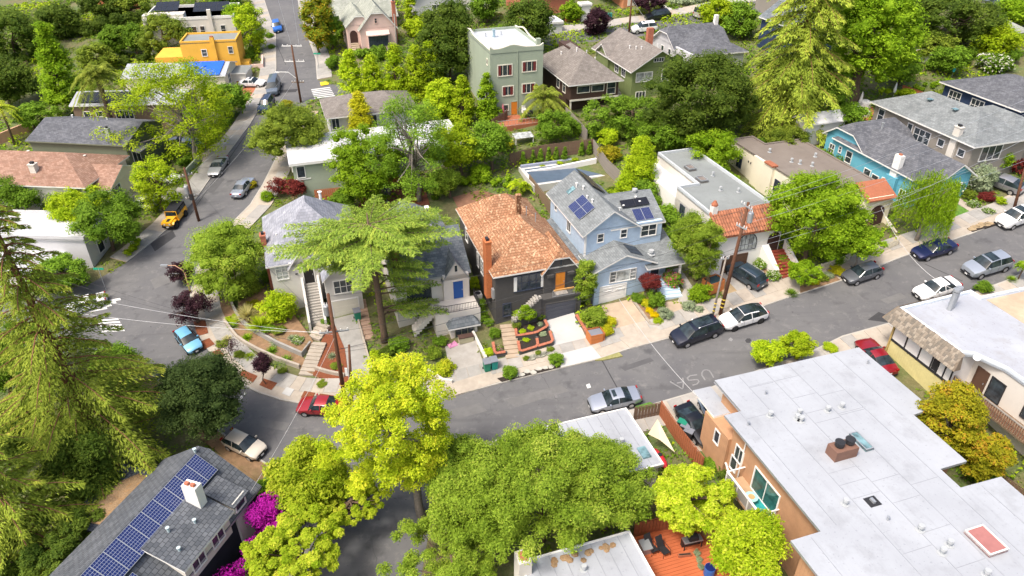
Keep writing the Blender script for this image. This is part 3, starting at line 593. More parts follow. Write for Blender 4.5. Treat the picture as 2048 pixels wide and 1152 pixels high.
north = [G(x, y) for x, y in [(2160, 391), (1985, 452), (1943, 469), (1808, 514), (1683, 563), (1593, 591), (1338, 678), (1259, 699), (1201, 719), (1121, 738), (1000, 768), (930, 787), (870, 799), (800, 806), (690, 808), (600, 808), (560, 801), (520, 788), (480, 768), (440, 728), (405, 688), (385, 640), (380, 590), (392, 540), (420, 490), (460, 450), (500, 410), (525, 370), (545, 330), (575, 270), (600, 225)]]
strip('kerb', north, 0, -.16, .12, KERB); strip('verge', north, -.16, -1.35, .10, CONC3); pavement(north, -1.35, -3.1, [CONC, CONC2, CONC3])
south = [G(x, y) for x, y in [(905, 925), (960, 890), (1065, 862), (1180, 840), (1271, 819), (1384, 786), (1425, 774), (1625, 702), (1684, 673), (1781, 646), (2009, 563), (2048, 545), (2160, 500)]]
strip('kerb', south, 0, -.16, .12, KERB); pavement(south, -.16, -2.6, [CONC, CONC2, CONC3])
left = [G(x, y) for x, y in [(518, -50), (529, 0), (552, 69), (553, 139), (545, 175), (500, 250), (440, 330), (395, 395), (340, 455), (312, 479), (254, 525)]]
strip('kerb', left, 0, -.16, .12, KERB); pavement(left, -.16, -2.9, [CONC, CONC2, CONC3], 1.6)
right = [G(x, y) for x, y in [(634, 160), (631, 118), (615, 75), (600, 30), (588, -50)]]
strip('kerb', right, 0, -.16, .12, KERB); pavement(right, -.16, -2.6, [CONC, CONC2], 1.6)
far = [G(x, y) for x, y in [(1060, 72), (1110, 66), (1180, 60), (1260, 47), (1300, 43), (1350, 32), (1430, 16), (1520, 2)]]
strip('kerb', far, 0, .16, .12, KERB); pavement(far, .16, 3.0, [CONC, CONC3], 1.6)
sw = [G(x, y) for x, y in [(300, 745), (400, 830), (470, 885), (545, 935), (620, 958), (668, 968), (690, 985), (686, 1010), (650, 1060), (600, 1152), (540, 1280)]]
strip('kerb', sw, 0, -.16, .12, KERB); strip('verge', sw[:5], -.16, -1.6, .10, DIRT); pavement(sw[3:], -.3, -2.0, [CONC, CONC2])
def tape(name, px, w, mat, h, lab=None): pass
def flat(name, px, mat, h, parent=None):
    return MB().slab([G(x, y)+Vector((0, 0, h)) for x, y in px], .004).build(name, mat, parent)
# road markings, patches, chalk letters
for i, px in enumerate([[(450, 826), (454, 828), (462, 819), (458, 817)], [(464, 812), (468, 814), (475, 806), (471, 804)], [(477, 799), (481, 801), (487, 793), (483, 791)], [(486, 789), (490, 790), (493, 786), (489, 784)]]): struct(flat('lane_dash', px, ROADPAINT, .02))
for i in range(6): struct(flat('crosswalk_stripe', [(622+i*1.2, 179+3.3*i), (660+i*1.8, 174+3.3*i), (661+i*1.8, 175.6+3.3*i), (623+i*1.2, 180.8+3.3*i)], ROADPAINT, .02))
for i in range(5): struct(flat('crosswalk_stripe', [(190+i*3, 640+i*5.5), (236+i*3, 637+i*5.5), (238+i*3, 640+i*5.5), (191+i*3, 643+i*5.5)], ROADPAINT, .02))
for i in range(4): struct(flat('crosswalk_stripe', [(186-i*9, 606+i*6), (240-i*9, 596+i*6), (242-i*9, 600+i*6), (188-i*9, 610+i*6)], ROADPAINT, .02))
PATCHL = M('worn_asphalt', (.145, .143, .141), .9, .14, 2); PATCHD = M('fresh_asphalt', (.095, .095, .098), .9, .14, 2)
for px, m in (([(1010, 800), (1120, 770), (1140, 782), (1030, 815)], PATCHL), ([(900, 820), (960, 806), (975, 822), (915, 838)], PATCHL), ([(520, 838), (580, 846), (570, 862), (515, 852)], PATCHL), ([(410, 380), (436, 352), (450, 358), (425, 388)], PATCHD), ([(1240, 735), (1300, 715), (1308, 722), (1250, 742)], PATCHD), ([(1760, 600), (1800, 586), (1815, 595), (1775, 608)], PATCHL), ([(560, 900), (640, 915), (650, 935), (590, 930)], PATCHL), ([(300, 560), (340, 545), (350, 560), (310, 578)], PATCHL)): struct(flat('road_patch', px, m, .016))
struct(flat('road_patch', [(1735, 640), (1757, 624), (1785, 634), (1782, 646)], PATCH, .018)); struct(flat('road_patch', [(300, 487), (345, 460), (352, 473), (310, 503)], PATCH, .018)); struct(flat('road_patch', [(560, 180), (596, 178), (592, 184), (556, 186)], PATCH, .018))
for a, b in (((1205, 722), (1238, 782)), ((1850, 528), (1925, 562)), ((505, 250), (380, 430)), ((540, 60), (572, 130))):
    p0, p1 = G(*a, .018), G(*b, .018); d = (p1-p0).normalized(); s = d.cross(Vector((0, 0, 1)))*.05; struct(MB().slab([p0-s, p1-s, p1+s, p0+s], .003).build('road_joint', PATCH))
def stroke(pts, w, mat, h):
    P = [G(x, y, h) for x, y in pts]; mb = MB()
    for a, b in zip(P, P[1:]):
        d = (b-a).normalized(); s = d.cross(NRM)*w*.5; mb.slab([a-s-d*w*.3, b-s+d*w*.3, b+s+d*w*.3, a+s-d*w*.3], .003)
    return mb
usa = tag(put('chalk_lettering', None, None, G(1385, 762)), 'pale chalk letters USA drawn large across the asphalt', 'lettering')
def chalk(nm, pts, w=.13):
    o = stroke(pts, w, CHALK, .022).build(nm, CHALK, usa); o.location = -usa.location
CH_HOLD = []
struct(tag(flat('manhole_cover', [(1490, 681), (1494, 677), (1500, 677), (1503, 681), (1499, 686), (1493, 686)], PATCH, .02)))
struct(flat('road_patch', [(1456, 680), (1461, 675), (1466, 679), (1463, 683)], CHALK, .02))
struct(flat('road_patch', [(1172, 770), (1179, 767), (1182, 775), (1175, 777)], ROADPAINT, .02))
# driveways, paths, beds: (name, px polygon, material, height)
for nm, px, m, h in [
 ('driveway', [(1084, 633), (1144, 620), (1180, 690), (1112, 707)], CONCW, .09), ('driveway', [(1112, 712), (1183, 694), (1202, 717), (1122, 737)], CONCW, .145),
 ('driveway', [(1203, 612), (1264, 599), (1308, 651), (1230, 673)], CONCT, .08), ('driveway', [(1238, 678), (1312, 656), (1338, 676), (1260, 698)], CONC3, .145),
 ('driveway', [(1428, 548), (1494, 526), (1572, 577), (1477, 604)], CONC, .08), ('driveway', [(1482, 608), (1580, 580), (1592, 590), (1490, 624)], CONC3, .145),
 ('dirt_patch', [(1440, 572), (1455, 563), (1484, 594), (1450, 607)], M('tan_soil', (.34, .25, .14), .95, .15, 3), .105),
 ('driveway', [(890, 694), (950, 678), (974, 748), (935, 757), (905, 765)], CONC, .08), ('driveway', [(890, 772), (980, 745), (998, 766), (900, 796)], CONC3, .145),
 ('driveway', [(662, 640), (714, 627), (742, 728), (750, 775), (700, 785)], CONC2, .08),
 ('driveway', [(1985, 405), (2048, 378), (2090, 395), (2010, 425)], CONC3, .08), ('path', [(1325, 606), (1355, 603), (1386, 630), (1348, 645)], CONCT, .10),
 ('path', [(1345, 540), (1360, 536), (1385, 575), (1392, 600), (1372, 612), (1355, 603), (1368, 580)], CONC, .09), ('path', [(1903, 400), (1915, 396), (1973, 428), (1956, 435)], CONC3, .09),
 ('lawn', [(1896, 446), (1905, 404), (1955, 434), (1911, 449)], GRASS, .10), ('lawn', [(1690, 512), (1720, 505), (1735, 515), (1700, 526)], GRASS, .08),
 ('paving_bed', [(1933, 459), (1975, 445), (1990, 452), (1945, 466)], MULCH, .16), ('mulch_bed', [(995, 759), (1116, 731), (1121, 737), (1004, 766)], MULCH, .17),
 ('driveway', [(1275, 825), (1392, 786), (1425, 900), (1380, 905), (1330, 850)], CONC3, .06), ('driveway', [(1630, 706), (1785, 650), (1760, 720), (1700, 740)], CONC2, .06),
 ('verge', [(1270, 815), (1300, 806), (1315, 815), (1282, 824)], GRASS, .14), ('verge', [(1190, 722), (1238, 706), (1245, 714), (1205, 722)], M('dry_verge_grass', (.26, .25, .10), .95, .3, 6, bump=.8), .14),
 ('path', [(1000, 655), (1020, 652), (1046, 719), (1012, 722)], CONCT, .05), ('driveway', [(1325, 10), (1352, 22), (1362, 30), (1328, 34)], CONCW, .10), ('driveway', [(395, 300), (440, 285), (455, 300), (405, 325)], CONC3, .06),
 ('driveway', [(250, 395), (330, 380), (375, 372), (368, 405), (330, 425)], CONC, .06), ('brick_drive', [(482, 172), (520, 165), (524, 205), (500, 232)], TERRA, .06),
 ('deck', [(1276, 1068), (1375, 1040), (1450, 1152), (1310, 1180)], DIRT, .03), ('verge', [(420, 905), (530, 935), (560, 960), (480, 985), (400, 930)], DIRT, .05)]:
    sheet(nm, px, m, h, .2)
for px, m in [([(387, 645), (411, 641), (417, 668), (396, 674)], REDMULCH), ([(400, 686), (419, 678), (430, 690), (409, 701)], REDMULCH), ([(424, 707), (438, 700), (450, 712), (439, 720)], REDMULCH), ([(485, 741), (516, 754), (506, 767), (481, 752)], REDMULCH), ([(528, 759), (555, 768), (543, 782), (519, 772)], REDMULCH), ([(609, 784), (631, 788), (625, 800), (602, 797)], REDMULCH), ([(574, 776), (589, 781), (580, 795), (564, 789)], CONCW), ([(640, 789), (672, 794), (668, 802), (636, 799)], REDMULCH)]:
    sheet('mulch_square' if m is REDMULCH else 'pale_slab', px, m, .15, .03)
    c = (sum(p[0] for p in px)/4, sum(p[1] for p in px)/4)
sheet('garden_bed', [(450, 646), (474, 677), (514, 702), (555, 721), (600, 737), (640, 760), (628, 742), (606, 716), (560, 690), (515, 662), (480, 628), (462, 600), (430, 605)], DIRT, .12, .2)
sheet('garden_bed', [(470, 560), (480, 630), (520, 664), (560, 690), (606, 712), (628, 690), (600, 650), (560, 600)], DIRT, .5, .6)
sheet('garden_bed', [(640, 690), (665, 640), (690, 700), (700, 780), (650, 760), (626, 752)], REDMULCH, .13, .2)
# ---------------------------------------------------------------- house kit
class House:
    def __init__(s, name, label, u, v, z0=None, da=0, cat='house', xy=None):
        x, y = XY(u, v) if xy is None else xy
        s.z = T(x, y) if z0 is None else z0; s.root = thing(name, label, cat, (x, y, s.z), A18+R(da)); s.ang = A18+R(da)
    def part(s, name, mb, mats, parent=None, smooth=False): return mb.build(name, mats, parent or s.root, smooth=smooth)
    def box(s, name, x0, x1, y0, y1, z0, z1, mat, parent=None): return s.part(name, MB().box(x0, x1, y0, y1, z0, z1), mat, parent)
    def wall(s, x0, x1, y0, y1, z1, mat, z0=-2.5):
        c, q = math.cos(s.ang), math.sin(s.ang); r = s.root.location; EXCL.append([(r.x+x*c-y*q, r.y+x*q+y*c) for x, y in ((x0-.5, y0-.5), (x1+.5, y0-.5), (x1+.5, y1+.5), (x0-.5, y1+.5))]); return s.box('wall', x0, x1, y0, y1, z0, z1, mat)
    def orient(s, face, plane, a, w):
        return {'F': ((a, plane), 0), 'R': ((plane, a), R(90)), 'B': ((a+w, plane), R(180)), 'L': ((plane, a+w), R(-90))}[face]
    def win(s, face, plane, a, z, w, h, nx=1, ny=1, fm=None, gm=None, fr=.09, name='window'):
        fm = fm or WHITE; gm = gm or GLASS; (x, y), rz = s.orient(face, plane, a, w)
        def fmesh():
            b = MB(); b.box(-fr, 0, -.07, .02, -fr, h+fr); b.box(w, w+fr, -.07, .02, -fr, h+fr); b.box(0, w, -.07, .02, h, h+fr); b.box(-.05, w+.05, -.10, .02, -fr, 0)
            for i in range(1, nx): b.box(i*w/nx-.035, i*w/nx+.035, -.055, .02, 0, h)
            for j in range(1, ny):
                for i in range(nx): b.box(i*w/nx+.036, (i+1)*w/nx-.036, -.05, .02, j*h/ny-.02, j*h/ny+.02)
            return b.mesh('window', fm)
        o = put(name, cached(('w', w, h, nx, ny, fm.name, fr), fmesh), s.root, (x, y, z), (0, 0, rz))
        for i in range(nx): put('pane', cached(('p', w, h, nx, gm.name), lambda: MB().box(.0, w/nx-.03, -.02, .015, .005, h-.005).mesh('pane', gm)), o, (i*w/nx+.015, 0, 0))
        return o
    def door(s, face, plane, a, z, w, h, mat, fm=None, name='door', panels=0):
        (x, y), rz = s.orient(face, plane, a, w); o = put(name, MB().box(0, w, -.05, .02, 0, h).mesh(name, mat), s.root, (x, y, z), (0, 0, rz))
        fm = fm or WHITE; b = MB(); b.box(-.1, 0, -.08, .02, 0, h+.1); b.box(w, w+.1, -.08, .02, 0, h+.1); b.box(0, w, -.08, .02, h, h+.1); b.build('door_frame', fm, o)
        if w < 1.6: MB().box(w-.14, w-.08, -.10, -.05, h*.45, h*.52).build('handle', GREYM, o)
        for j in range(panels):
            MB().box(.08, w-.08, -.065, -.05, .06+j*h/panels, (j+1)*h/panels-.05).build('panel', mat, o)
        return o
    def gable(s, x0, x1, y0, y1, ze, rise, axis, mat, trim=None, ov=.4, oe=.35, th=.17, wall=None, clip=0, name='roof', ends=(1, 1)):
        # ridge along axis; clip cuts the gable tips into small hips
        trim = trim or WHITE; sw = (lambda p: p) if axis == 'y' else (lambda p: (p[1], p[0], p[2]))
        a0, a1, b0, b1 = (x0, x1, y0, y1) if axis == 'y' else (y0, y1, x0, x1); m = (a0+a1)/2; k = rise/((a1-a0)/2); zo = ze-ov*k; zr = ze+rise
        c0, c1 = b0-oe*ends[0], b1+oe*ends[1]; e = clip*(a1-a0)/2; zc = zr-e*k; b = MB()
        if clip:
            L = [(a0-ov, c0, zo), (m-e, c0, zc), (m, c0+e*.8, zr), (m, c1-e*.8, zr), (m-e, c1, zc), (a0-ov, c1, zo)]; Rr = [(2*m-p[0], p[1], p[2]) for p in L]
            T0 = [(m-e, c0, zc), (m+e, c0, zc), (m, c0+e*.8, zr)]; T1 = [(m-e, c1, zc), (m, c1-e*.8, zr), (m+e, c1, zc)]
            for q in (L, Rr, T0, T1): b.slab([sw(p) for p in q], th, 0, 1)
        else:
            for q in ([(a0-ov, c0, zo), (m, c0, zr), (m, c1, zr), (a0-ov, c1, zo)], [(a1+ov, c0, zo), (m, c0, zr), (m, c1, zr), (a1+ov, c1, zo)]): b.slab([sw(p) for p in q], th, 0, 1)
        o = s.part(name, b, [mat, trim])
        if wall is not None:
            h = zr-.12-(e*k if clip else 0); hw = e if clip else 0
            for yy, on in ((b0, ends[0]), (b1, ends[1])):
                if on:
                    g = MB(); poly = [(a0, yy, ze-.1), (m-hw-.1, yy, h-.05), (m+hw+.1, yy, h-.05), (a1, yy, ze-.1)]; d = .1 if yy == b0 else -.1
                    g.add([sw(p) for p in poly]+[sw((p[0], p[1]+d, p[2])) for p in poly], [(0, 1, 2, 3), (7, 6, 5, 4), (0, 4, 5, 1), (1, 5, 6, 2), (2, 6, 7, 3), (3, 7, 4, 0)]); s.part('gable_wall', g, wall)
        return o
    def hip(s, x0, x1, y0, y1, ze, rise, mat, trim=None, ov=.4, th=.17, name='roof', axis=None, ridge=None):
        trim = trim or WHITE; X0, X1, Y0, Y1 = x0-ov, x1+ov, y0-ov, y1+ov; w, d = X1-X0, Y1-Y0; axis = axis or ('x' if w > d else 'y'); k = rise/(min(x1-x0, y1-y0)/2); z0 = ze-ov*k*.6; zr = ze+rise
        if axis == 'x': i = d/2 if ridge is None else (w-ridge)/2; r0, r1 = (X0+i, (Y0+Y1)/2, zr), (X1-i, (Y0+Y1)/2, zr)
        else: i = w/2 if ridge is None else (d-ridge)/2; r0, r1 = ((X0+X1)/2, Y0+i, zr), ((X0+X1)/2, Y1-i, zr)
        A, B, C, D = (X0, Y0, z0), (X1, Y0, z0), (X1, Y1, z0), (X0, Y1, z0); dn = lambda p: (p[0], p[1], p[2]-th)
        b = MB(); v = [A, B, C, D, r0, r1]+[dn(p) for p in (A, B, C, D)]
        f = [(0, 1, 5, 4), (1, 2, 5), (2, 3, 4, 5), (3, 0, 4)] if axis == 'x' else [(0, 1, 4), (1, 2, 5, 4), (2, 3, 5), (3, 0, 4, 5)]
        b.add(v, f+[(9, 8, 7, 6), (0, 6, 7, 1), (1, 7, 8, 2), (2, 8, 9, 3), (3, 9, 6, 0)], [0]*4+[1]*5); return s.part(name, b, [mat, trim])
    def flat(s, pts, z, mat, par=None, ph=.35, pt=.22, name='roof', th=.2, edge=None):
        b = MB(); b.slab([(p[0], p[1], z) for p in pts], th, 0, 1 if edge else 0); o = s.part(name, b, [mat]+([edge] if edge else []))
        if par is not None:
            n = len(pts); ar = sum(pts[i][0]*pts[(i+1) % n][1]-pts[(i+1) % n][0]*pts[i][1] for i in range(n)); sg = 1 if ar > 0 else -1; P = [Vector((p[0], p[1], 0)) for p in pts]; ins = []
            for i in range(n):
                d1 = (P[i]-P[i-1]).normalized(); d2 = (P[(i+1) % n]-P[i]).normalized(); n1 = Vector((-d1.y, d1.x, 0))*sg; n2 = Vector((-d2.y, d2.x, 0))*sg; q = n1+n2; ins.append(P[i]+q*(pt/max(q.dot(n1), .2)))
            m = MB()
            for i in range(n):
                j = (i+1) % n; up = Vector((0, 0, z+ph)); m.slab([P[i]+up, P[j]+up, ins[j]+up, ins[i]+up], ph+.15)
            s.part('parapet', m, par, o)
        return o
    def chimney(s, x, y, z0, z1, w=.7, d=.5, mat=None, cap=True):
        c = s.box('chimney', x, x+w, y, y+d, z0, z1, mat or BRICK)
        if cap: s.box('chimney_cap', x-.06, x+w+.06, y-.06, y+d+.06, z1, z1+.12, mat or BRICK, c); s.box('flue', x+w*.25, x+w*.75, y+d*.25, y+d*.75, z1+.12, z1+.38, DARKM, c)
    def vents(s, pts, r=.08, h=.35, mat=None):
        for x, y, z in pts: put('vent_pipe', cached(('vp', r, h, (mat or GREYM).name), lambda: MB().cyl(0, 0, -.3, h, r, 10).cyl(0, 0, h, h+.06, r*1.6, 10).mesh('vent_pipe', mat or GREYM)), s.root, (x, y, z))
    def caps(s, pts, r=.22):
        for x, y, z in pts: put('roof_vent', cached(('rv', r), lambda: MB().cyl(0, 0, -.1, .3, r*.6, 12).cyl(0, 0, .3, .5, r, 12, r1=r*.95).cyl(0, 0, -.02, .03, r*1.5, 12).mesh('roof_vent', M('painted_metal', (.40, .42, .43), .5, .08))), s.root, (x, y, z))
    def rail(s, pts, z, h=.95, mat=None, step=.16, name='railing', post=.035):
        b = MB(); mat = mat or DARKM
        for (x0, y0, za), (x1, y1, zb) in zip(pts, pts[1:]):
            b.tube([(x0, y0, z+za+h), (x1, y1, z+zb+h)], post, 5); b.tube([(x0, y0, z+za+.1), (x1, y1, z+zb+.1)], post*.7, 5); n = max(int(math.hypot(x1-x0, y1-y0)/step), 1)
            for i in range(n+1): t = i/n; b.box(x0+(x1-x0)*t-.014, x0+(x1-x0)*t+.014, y0+(y1-y0)*t-.014, y0+(y1-y0)*t+.014, z+za+(zb-za)*t+.05, z+za+(zb-za)*t+h)
        return s.part(name, b, mat)
    def steps(s, x0, x1, y0, y1, z0, z1, n, mat, axis='y', name='step'):   # from (y0,z0) to (y1,z1)
        for i in range(n):
            t0, t1 = i/n, (i+1)/n; zt = z0+(z1-z0)*t1
            if axis == 'y': a, b = sorted((y0+(y1-y0)*t0, y0+(y1-y0)*t1)); s.box(name, x0, x1, a, b, zt-.8, zt, mat)
            else: a, b = sorted((x0+(x1-x0)*t0, x0+(x1-x0)*t1)); s.box(name, a, b, y0, y1, zt-.8, zt, mat)
    def panel(s, o, ex, ey, nx, ny, mat, frame, gapf=.03, name='solar_panel', lift=.10):   # array on a roof plane from corner o along ex, ey (vectors of one panel)
        o = Vector(o); ex = Vector(ex); ey = Vector(ey); nz = ex.cross(ey).normalized()
        w, h = ex.length, ey.length; Mx = Matrix((ex.normalized(), ey.normalized(), nz)).transposed().to_4x4()
        for i in range(nx):
            for j in range(ny):
                p = put(name, cached(('sp', round(w, 2), round(h, 2), mat.name), lambda: MB().box(.02, w-.02, .02, h-.02, 0, .045).mesh(name, mat)), s.root); p.matrix_local = Matrix.Translation(o+ex*i+ey*j+nz*lift) @ Mx
                put('panel_frame', cached(('spf', round(w, 2), round(h, 2), frame.name), lambda: MB().box(.0, w-.005, 0, .03, -.01, .055).box(0, w-.005, h-.035, h-.005, -.01, .055).box(0, .03, .031, h-.036, -.01, .055).box(w-.035, w-.005, .031, h-.036, -.01, .055).mesh('panel_frame', frame)), p)
# chalk letters on the road
for nm, pts in (('letter', [(1410, 759.6), (1404, 750.6), (1403.7, 745.7), (1406.8, 740.8), (1412.4, 739.4), (1418, 740.8), (1422, 745.7), (1427, 754.7)]), ('letter', [(1385.6, 770.3), (1393.6, 768), (1398, 763), (1395, 759), (1386, 759.6), (1377.6, 760.6), (1374.5, 756), (1380.4, 751.3), (1393.6, 749.5)]), ('letter', [(1365.5, 756), (1367.2, 764.4), (1365.8, 775.6), (1364.4, 777.6), (1357, 773), (1349.2, 768.6), (1340.8, 763.4)]), ('letter_bar', [(1354.7, 766), (1366.5, 763.4)])): chalk(nm, pts)
# ---------------------------------------------------------------- roof and wall materials
R_LILAC = shingle('shingle_pale_grey', (.26, .27, .31), (.37, .38, .425), .36, .26); R_SLATE = shingle('shingle_slate', (.13, .15, .165), (.22, .24, .255), .36, .24)
R_ORANGE = shingle('shingle_orange', (.33, .16, .085), (.47, .26, .15), .34, .24, .05, third=(.56, .39, .24)); R_GREY = shingle('shingle_grey', (.175, .192, .197), (.245, .263, .27), .4, .2)
R_TAUPE = shingle('shingle_taupe', (.185, .165, .148), (.25, .225, .205), .36, .22); R_DARK = shingle('shingle_charcoal', (.10, .105, .12), (.16, .165, .18), .36, .22); R_SAGE = shingle('shingle_sage', (.30, .32, .27), (.40, .41, .36), .36, .22)
R_TERRA = shingle('shingle_terracotta', (.27, .155, .11), (.37, .235, .175), .36, .22); R_FISH = shingle('shingle_scalloped', (.095, .105, .12), (.15, .16, .175), .40, .30, .05)
F_WHITE = M('white_roof_membrane', (.55, .55, .56), .7, .05, .6, stain=(.50, .50, .50), bump=.05); F_GREY = roofmat('grey_roof_membrane', (.215, .232, .228), (.16, .165, .16), (.25, .27, .265)); F_PALE = roofmat('pale_roof_membrane', (.335, .352, .38), (.225, .232, .245), (.385, .405, .435))
F_BROWN = roofmat('brown_roof_membrane', (.19, .16, .137), (.14, .12, .105), (.22, .19, .165)); F_DIRTY = roofmat('worn_pale_roof', (.345, .36, .40), (.25, .235, .22), (.40, .42, .46))
SEAM = M('roof_seam', (.27, .285, .31), .8, .1)
S_CHAR = M('charcoal_stucco', (.075, .072, .07), .8, .1, 1.2); S_LGREY = M('light_grey_stucco', (.58, .56, .53), .85, .06, 1); S_OFF = M('off_white_stucco', (.66, .62, .56), .85, .06, 1); S_BLUE = siding('pale_blue_siding', (.45, .57, .71), .18); S_WHITE = M('white_stucco', (.76, .74, .71), .85, .04, 1)
S_CREAM = M('cream_stucco', (.74, .68, .54), .85, .05, 1); S_TURQ = M('turquoise_stucco', (.13, .40, .52), .8, .08, 1); S_TAUPE = M('taupe_stucco', (.27, .245, .215), .85, .06, 1); S_NAVY = siding('navy_siding', (.03, .05, .11), .18); S_SAGE = M('sage_stucco', (.36, .41, .32), .85, .06, 1)
S_MINT = M('mint_stucco', (.33, .38, .295), .85, .06, 1); S_BROWN = siding('brown_shingle_siding', (.075, .045, .035), .2); S_GREEN = siding('olive_green_siding', (.20, .25, .10), .2); S_PINK = M('pink_stucco', (.68, .50, .44), .85, .05, 1); S_YEL = M('yellow_stucco', (.75, .42, .06), .85, .06, 1)
S_TAN = siding('orange_tan_siding', (.46, .26, .145), .3, True, .12); S_LEM = siding('pale_yellow_siding', (.62, .55, .26), .25, True); S_DKGRN = M('dark_sage_stucco', (.17, .19, .13), .85, .08, 1); S_GREYP = M('pale_grey_paint', (.55, .55, .56), .85, .05, 1); S_SHNG = shingle('dark_shingle_wall', (.06, .065, .085), (.10, .105, .13), .3, .22)
NAVYT = M('dark_blue_trim', (.04, .05, .08), .6, .1); MAROON = M('maroon_sash', (.16, .03, .03), .6, .1); ORDOOR = M('orange_door', (.62, .22, .03), .5, .12, 3); BLUEDOOR = M('blue_door', (.02, .09, .32), .5, .08); SLATEDOOR = M('slate_garage_door', (.07, .075, .095), .6, .06); BRNDOOR = M('brown_door', (.10, .055, .035), .7, .15); REDDOOR = M('red_door', (.30, .03, .025), .5, .1); TAR = M('blue_tarp', (.02, .12, .62), .4, .15, 3, bump=.6)
PV = pvcells('pv_blue', (.012, .02, .085), (.16, .18, .28)); PVW = pvcells('pv_blue_white', (.012, .022, .10), (.30, .33, .42), 6, 10); PVB = pvcells('pv_black', (.012, .013, .018), (.03, .03, .035)); SKYL = glassmat('skylight_glass', (.14, .24, .26), .1); REDSK = M('red_skylight', (.36, .155, .14), .25, .12, bump=0)
SOFT = M('soffit_brown', (.16, .12, .09), .8, .1)
# ---------------------------------------------------------------- A: pale grey corner house
h = House('corner_house', 'pale grey stucco house with lilac grey hip roof on the corner lot', -4.2, 70.6)
h.wall(0, 9.6, 0, 11.4, 6.1, S_LGREY); h.hip(0, 9.6, 0, 11.4, 6.1, 4.3, R_LILAC, ov=.35)
h.wall(5.3, 9.0, -3.6, 0, 5.3, S_LGREY); h.gable(5.3, 9.0, -3.6, 1.5, 5.3, 1.9, 'y', R_LILAC, wall=S_LGREY, ov=.25, oe=.25, ends=(1, 0))
h.wall(2.0, 5.0, -.5, 0, 6.0, S_LGREY); h.gable(2.0, 5.0, -.5, 3, 5.6, 2.0, 'y', R_LILAC, wall=S_LGREY, ov=.2, oe=.2, ends=(1, 0))
h.win('F', 0, .6, 4.0, 1.15, 1.7, 2, 4, gm=GLASSL); h.door('F', -.5, 3.35, 3.3, 1.05, 2.1, M('near_black_door', (.02, .018, .018), .5)); h.win('F', -3.6, 6.2, 3.3, 1.9, 1.5, 3, 2)
h.door('F', -3.6, 5.75, .25, 2.7, 2.1, CREAM, name='garage_door', panels=3); h.box('wall_lamp', 2.5, 2.75, -.58, -.5, 4.6, 4.72, DARKM)
h.steps(3.2, 4.6, -4.4, -.5, .4, 3.25, 15, CONC)
for x, nm in ((2.95, 'stair_wall'), (4.6, 'stair_wall')): h.part(nm, MB().slab([(x, -.5, 4.1), (x+.25, -.5, 4.1), (x+.25, -4.0, 1.5), (x, -4.0, 1.5)], 2.6), S_LGREY); h.part(nm, MB().slab([(x, -4.0, 1.5), (x+.25, -4.0, 1.5), (x+.25, -4.9, 1.1), (x, -4.9, 1.1)], 1.6), S_LGREY)
h.chimney(-.55, 4.2, -1, 7.2, .55, .9, BRICK); h.vents([(6.6, 8.2, 8.6)], .16, 1.2, WHITE); h.vents([(2.4, 7.2, 7.9), (1.2, 4, 7.0)], .06, .4, WHITE)
# ---------------------------------------------------------------- B: house behind the cedar
h = House('cedar_house', 'pale stucco house with slate roof, blue door and curved terrace', 7.8, 62.5)
h.wall(0, 7.8, 0, 9, 5.8, S_OFF); h.gable(0, 7.8, 0, 9, 5.8, 3.0, 'x', R_SLATE, wall=S_OFF, ov=.25, oe=.15, trim=GREYM)
h.wall(4.9, 7.6, -.55, 0, 5.7, S_OFF); h.gable(4.9, 7.6, -.55, 3.2, 5.3, 2.1, 'y', R_SLATE, wall=S_OFF, ov=.15, oe=.12, trim=GREYM, ends=(1, 0))
h.door('F', -.55, 5.9, 2.85, 1.05, 2.1, BLUEDOOR, fm=S_OFF); h.win('F', -.55, 6.15, 6.1, .3, .75, 1, 1, fm=S_OFF, gm=GLASS); h.win('F', 0, 1.2, 3.2, 2.4, 1.5, 4, 1, fm=DARKM)
h.box('terrace', 3.4, 8.1, -3.0, -.55, -1.5, 2.8, S_OFF); h.rail([(3.4, -2.4, 0), (4.6, -2.95, 0), (8.05, -2.95, 0), (8.05, -.6, 0)], 2.8, .9)
h.hip(4.6, 7.6, -3.9, -2.9, 1.75, .7, R_SLATE, ov=.2, name='bay_roof'); h.wall(4.7, 7.5, -3.8, -3, 1.8, S_OFF, -1.5); h.win('F', -3.8, 5.2, .25, 1.9, 1.15, 3, 1, fm=S_DKGRN)
h.steps(1.2, 3.4, -2.2, -1.0, .6, 2.8, 8, S_OFF, 'x'); h.wall(0, 7, 9, 13.5, 6.0, S_OFF); h.gable(0, 7.4, 8.9, 13.4, 6.0, 2.2, 'y', R_SLATE, wall=S_OFF, ov=.3, oe=.2)
h.chimney(.2, 1.4, 3, 10.6, .7, .55, BRICK); h.box('skylight', 5.9, 6.4, 12.2, 12.8, 7.2, 7.35, WHITE)
# ---------------------------------------------------------------- C: charcoal house with the orange roof
h = House('charcoal_house', 'charcoal stucco house with orange shingle roof and orange front door', 17.4, 58.9)
h.wall(0, 8.6, 0, 9.6, 6.2, S_CHAR); h.hip(0, 8.6, 0, 9.8, 6.2, 3.3, R_ORANGE, ov=.35); h.wall(.2, 8.3, 9.6, 15.2, 6.2, S_CHAR); h.hip(.2, 8.3, 8.2, 15.2, 6.25, 2.8, R_ORANGE, ov=.35, axis='x')
h.wall(5.1, 8.75, -.35, 0, 5.6, S_CHAR); h.gable(5.0, 8.75, -.35, 4.2, 5.7, 2.4, 'y', R_ORANGE, wall=S_CHAR, ov=.25, oe=.2, clip=.42, ends=(1, 0))
h.win('F', 0, 2.0, 3.7, 3.1, 1.75, 4, 2, fm=NAVYT, gm=GLASS); 
for x in (1.9, 4.85): h.box('curtain', x, x+.35, -.09, -.075, 3.72, 5.42, WHITE)
